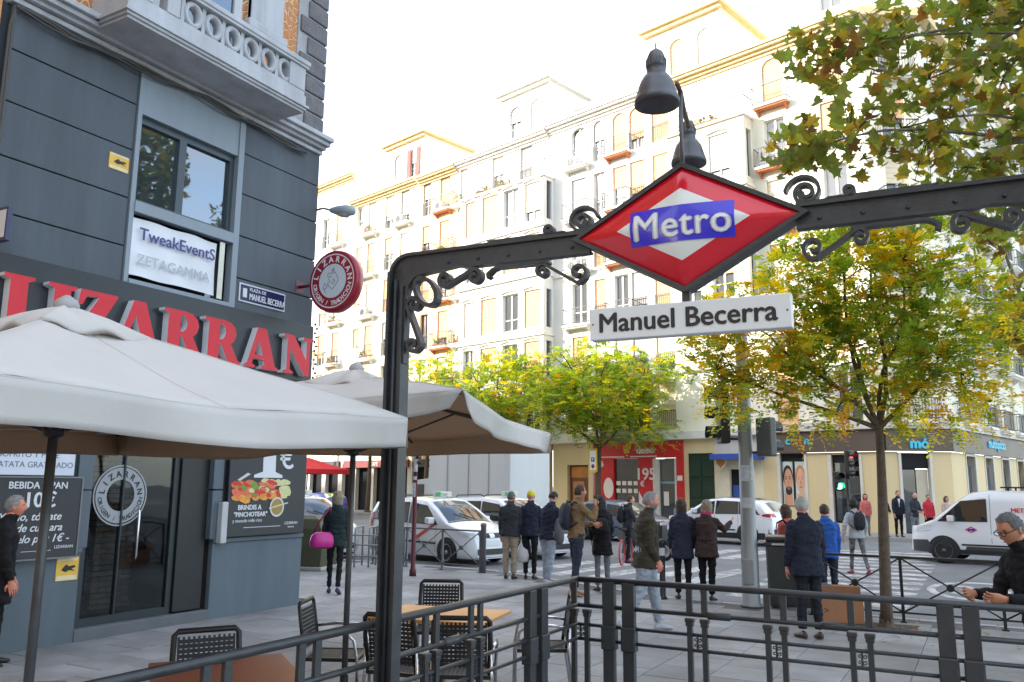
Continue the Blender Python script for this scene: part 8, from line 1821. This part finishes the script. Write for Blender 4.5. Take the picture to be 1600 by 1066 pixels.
p4 = person('person in a navy jacket and pale jeans looking down, grey bag in front', (-7.5, 14.85), AW-0.75, 1.80, NAVY, LJEAN, SHG, 'fair', ('short', 'dark'), 0.82, 1.05, 1.02, ((18, 10, 55, 15), (14, 12, 70, 20)), ((4, 4), (-6, 4)), 8, -5, -28, loose=1.18, seed=5)
backpack('grey rucksack hanging at the side of the man in the navy jacket', p4, 0.36, 0.52, 0.2, (0.13, 0.135, 0.14), (0.16, 0.10, 0.08), -0.5, 'rucksack', False)
person('person with a bright yellow beanie beside the man in the navy jacket', (-8.25, 15.5), AW-0.2, 1.80, fabric('night_blue', (0.02, 0.025, 0.045)), BLK, SHD, 'fair', ('cap', mat('yellow_beanie', rgb(205, 190, 40), 0.8, var=0.1)), 0.84, seed=6, loose=0.95)
p5 = person('person in a tan jacket and dark blue trousers holding a phone to the ear', (-6.32, 13.6), RTF+0.35, 1.93, TANJ, DKBLUE, SHT_, 'tan', ('short', 'brown'), 0.90, 1.0, 1.0, ((25, 10, 60, 20), (42, 22, 128, 22)), ((3, 4), (-5, 6)), 2, 5, 2, seed=7, curl=1.0)
backpack('dark blue backpack worn by the man on the phone', p5, 0.30, 0.46, 0.15, (0.03, 0.033, 0.05))
wq = p5[0].matrix_basis @ (p5[4][1][0]*p5[1]+p5[4][1][1]*0.09*p5[1]); ph = M(); ph.box((-0.036, -0.005, -0.075), (0.036, 0.005, 0.075), bev=0.004); o = ph.build('mobile_phone', BLACK, None, wq); o.rotation_euler = (radians(-15), 0, p5[0].rotation_euler.z+pi/2); tag(o, 'dark mobile phone held to the ear of the man in the tan jacket', 'phone')
p6 = person('person with long dark hair in a black coat and grey jeans seen from behind', (-6.2, 14.45), AW+0.15, 1.72, BLK, GJEAN, SHD, 'fair', ('long', 'dark'), 0.66, 1.12, 1.0, ((6, 9, 35, 15), (6, 9, 35, 15)), female=True, loose=0.88, seed=8)
backpack('small black backpack on the woman in the black coat', p6, 0.24, 0.28, 0.11, (0.012, 0.012, 0.013), (-0.06, -0.19, 0.26))
p7 = person('person in a charcoal jacket standing in the road with a bicycle, facing right', (-8.35, 21.2), RTF, 1.78, CHAR, BLK, SHD, 'fair', ('short', 'brown'), 0.86, arms=((25, 8, 30, 8), (28, 10, 30, 8)), z=-0.12, vox=0.02, seed=9)
backpack('dark backpack on the young man with the bicycle', p7, 0.30, 0.44, 0.18, (0.02, 0.02, 0.023))
p8 = person('person with grey beard and hair in an olive brown jacket and washed jeans walking right', (-4.05, 10.9), RTF+0.1, 1.86, OLIVE, LJEAN, SHG, 'ruddy', ('short', 'grey'), 0.80, 1.06, 1.16, ((8, 6, 22, 12), (-4, 8, 30, 14)), ((16, 6), (-14, 16)), 3, -4, -4, loose=1.25, beard='grey', seed=10, vox=0.012, curl=0.9)
p9 = person('person with long brown hair in a grey jacket with white bag in the road', (-8.0, 24.4), RTF+0.6, 1.68, GREYJ, BLK, SHD, 'fair', ('long', 'brown'), 0.86, female=True, z=-0.12, vox=0.02, seed=11)
b = p9[0].matrix_basis @ (p9[2](Vector((0.24, -0.02, 0.12)))*p9[1]); WB = thing('shoulder_bag', 'white shoulder bag of the long haired woman in the road', 'handbag', b, p9[0].rotation_euler.z)
m = M(); m.loft([[(x, y, zz) for x, y, _ in ell((0, 0, 0), w, d, 12, None, 4)] for zz, w, d in ((-0.16, 0.05, 0.15), (0, 0.06, 0.16), (0.14, 0.04, 0.13))], 0, False); m.build('bag_body', WHITE, WB); m = M(); m.tube([(0, -0.1, 0.13), (-0.06, 0, 0.42), (0, 0.1, 0.13)], 0.01, 5); m.build('strap', WHITE, WB)
person('person with brown bob in a navy quilted coat beside the pink scarf', (-4.62, 14.25), AW-0.1, 1.69, fabric('navy_quilt', (0.025, 0.03, 0.05)), BLK, SHD, 'fair', ('bob', 'brown'), 0.70, 1.08, 1.08, female=True, loose=1.0, seed=12)
p11 = person('person in a plum brown coat and pink scarf raising one hand with a phone', (-4.22, 14.32), AW-0.55, 1.68, PLUM, BLK, SHD, 'fair', ('bob', 'blond'), 0.74, 1.1, 1.14, ((10, 10, 40, 15), (50, 22, 78, -4)), female=True, scarf=PINK, loose=1.02, seed=13)
p12 = person('person in a coral jacket with a black backpack crossing beyond the dark litter bin', (-3.08, 15.5), AW+0.35, 1.72, CORAL, BLK, SHD, 'fair', ('bob', 'auburn'), 0.82, 1.05, 1.0, female=True, z=-0.12, seed=14)
backpack('black backpack on the person in the coral jacket', p12, 0.32, 0.46, 0.18, (0.014, 0.014, 0.017), (-0.05, -0.2, 0.28))
person('person in a bright blue jacket partly hidden behind the man in the long navy coat', (-2.47, 15.6), AW-0.1, 1.74, BLUEJ, DKBLUE, SHD, 'fair', ('short', 'brown'), 0.82, z=-0.12, seed=15)
p14 = person('person with white hair in a long navy overcoat seen from behind by the bin', (-2.08, 11.5), AW+0.1, 1.79, NAVY, fabric('navy_trouser', (0.016, 0.018, 0.026)), SHB, 'ruddy', ('short', 'white'), 0.76, 1.06, 1.16, ((2, 9, 14, 4), (4, 10, 18, 6)), ((3, 3), (-3, 3)), 3, -8, -3, seed=16, vox=0.012, loose=1.05)
p15 = person('person in a pale grey hoodie and patterned leggings on the zebra crossing', (-2.75, 21.6), AW+0.05, 1.77, HOODG, mat('patterned_leggings', (0.13, 0.13, 0.14), 0.8, var=0.95, vs=7), SHR, 'tan', ('curly', 'dark'), 0.84, 1.12, 1.06, ((-10, 24, 20, 5), (12, 22, 25, 5)), ((14, 6), (-16, 14)), 3, z=-0.12, seed=17, loose=0.85, collar=False)
backpack('small black backpack on the person in the pale grey hoodie', p15, 0.26, 0.42, 0.14, (0.022, 0.022, 0.026))
for i, (x, y, hh, tp_, bt, hr, fem, lab) in enumerate(((-4.25, 36.5, 1.66, CORAL, GJEAN, ('bob', 'auburn'), True, 'person in a coral top at the left end of the group waiting across the road'), (-3.55, 36.2, 1.62, NAVY, BLK, ('bob', 'blond'), True, 'person in a navy coat with a pink scarf in the group across the road'),
     (-3.05, 36.3, 1.80, fabric('suit_navy', (0.02, 0.022, 0.04)), BLK, ('short', 'dark'), False, 'person in a dark suit and white shirt in the group across the road'), (-2.45, 36.0, 1.72, fabric('slate_coat', (0.03, 0.035, 0.05)), GJEAN, ('thin', 'grey'), False, 'person in a slate coat with grey hair in the group across the road'),
     (-2.0, 36.6, 1.66, REDJ, BLK, ('short', 'dark'), True, 'person in a bright red jacket and sunglasses in the group across the road'), (-1.4, 36.5, 1.60, PALE, DKBLUE, ('bob', 'auburn'), True, 'person in a pale top at the right end of the group, behind the van bonnet'))):
    P = person(lab, (x, y), CAMF+(-0.3, 0.2, 0.0, 0.3, -0.1, 0.2)[i], hh, tp_, bt, SHD, 'fair', hr, 0.82, arms=((15, 8, 50, 25), (12, 8, 60, 30)) if i % 2 else ((3, 8, 10, 4), (5, 8, 12, 4)), female=fem, vox=0.024, seed=30+i, scarf=PINK if i == 1 else None)
    if i == 2: m = M(); m.prism([(-0.045, 0.54), (0.045, 0.54), (0.0, 0.2)], 0.132, 0.14, 0, Matrix.Translation((0, 0, 0.93)) @ Matrix(((-1,0,0,0),(0,0,1,0),(0,1,0,0),(0,0,0,1)))); m.build('shirt', WHITE, P[0])
    if i == 4: glasses(P[0], P[3], P[1])
p17 = person('person with dark grey hair and glasses in a black jacket at the right edge', (0.33, 7.45), LT+0.12, 1.78, BLK, JEAN, SHD, 'tan', ('short', 'salt'), 0.86, 1.0, 1.1, ((16, 8, 78, 14), (20, 8, 74, 18)), ((3, 3), (-3, 3)), 16, 6, -18, seed=18, vox=0.011, curl=1.1)
glasses(p17[0], p17[3], p17[1])
person('person in black with cropped brown hair at the far right edge', (0.62, 8.75), AW-0.1, 1.80, BLK, DKBLUE, SHD, 'fair', ('crop', 'brown'), 0.84, seed=19)
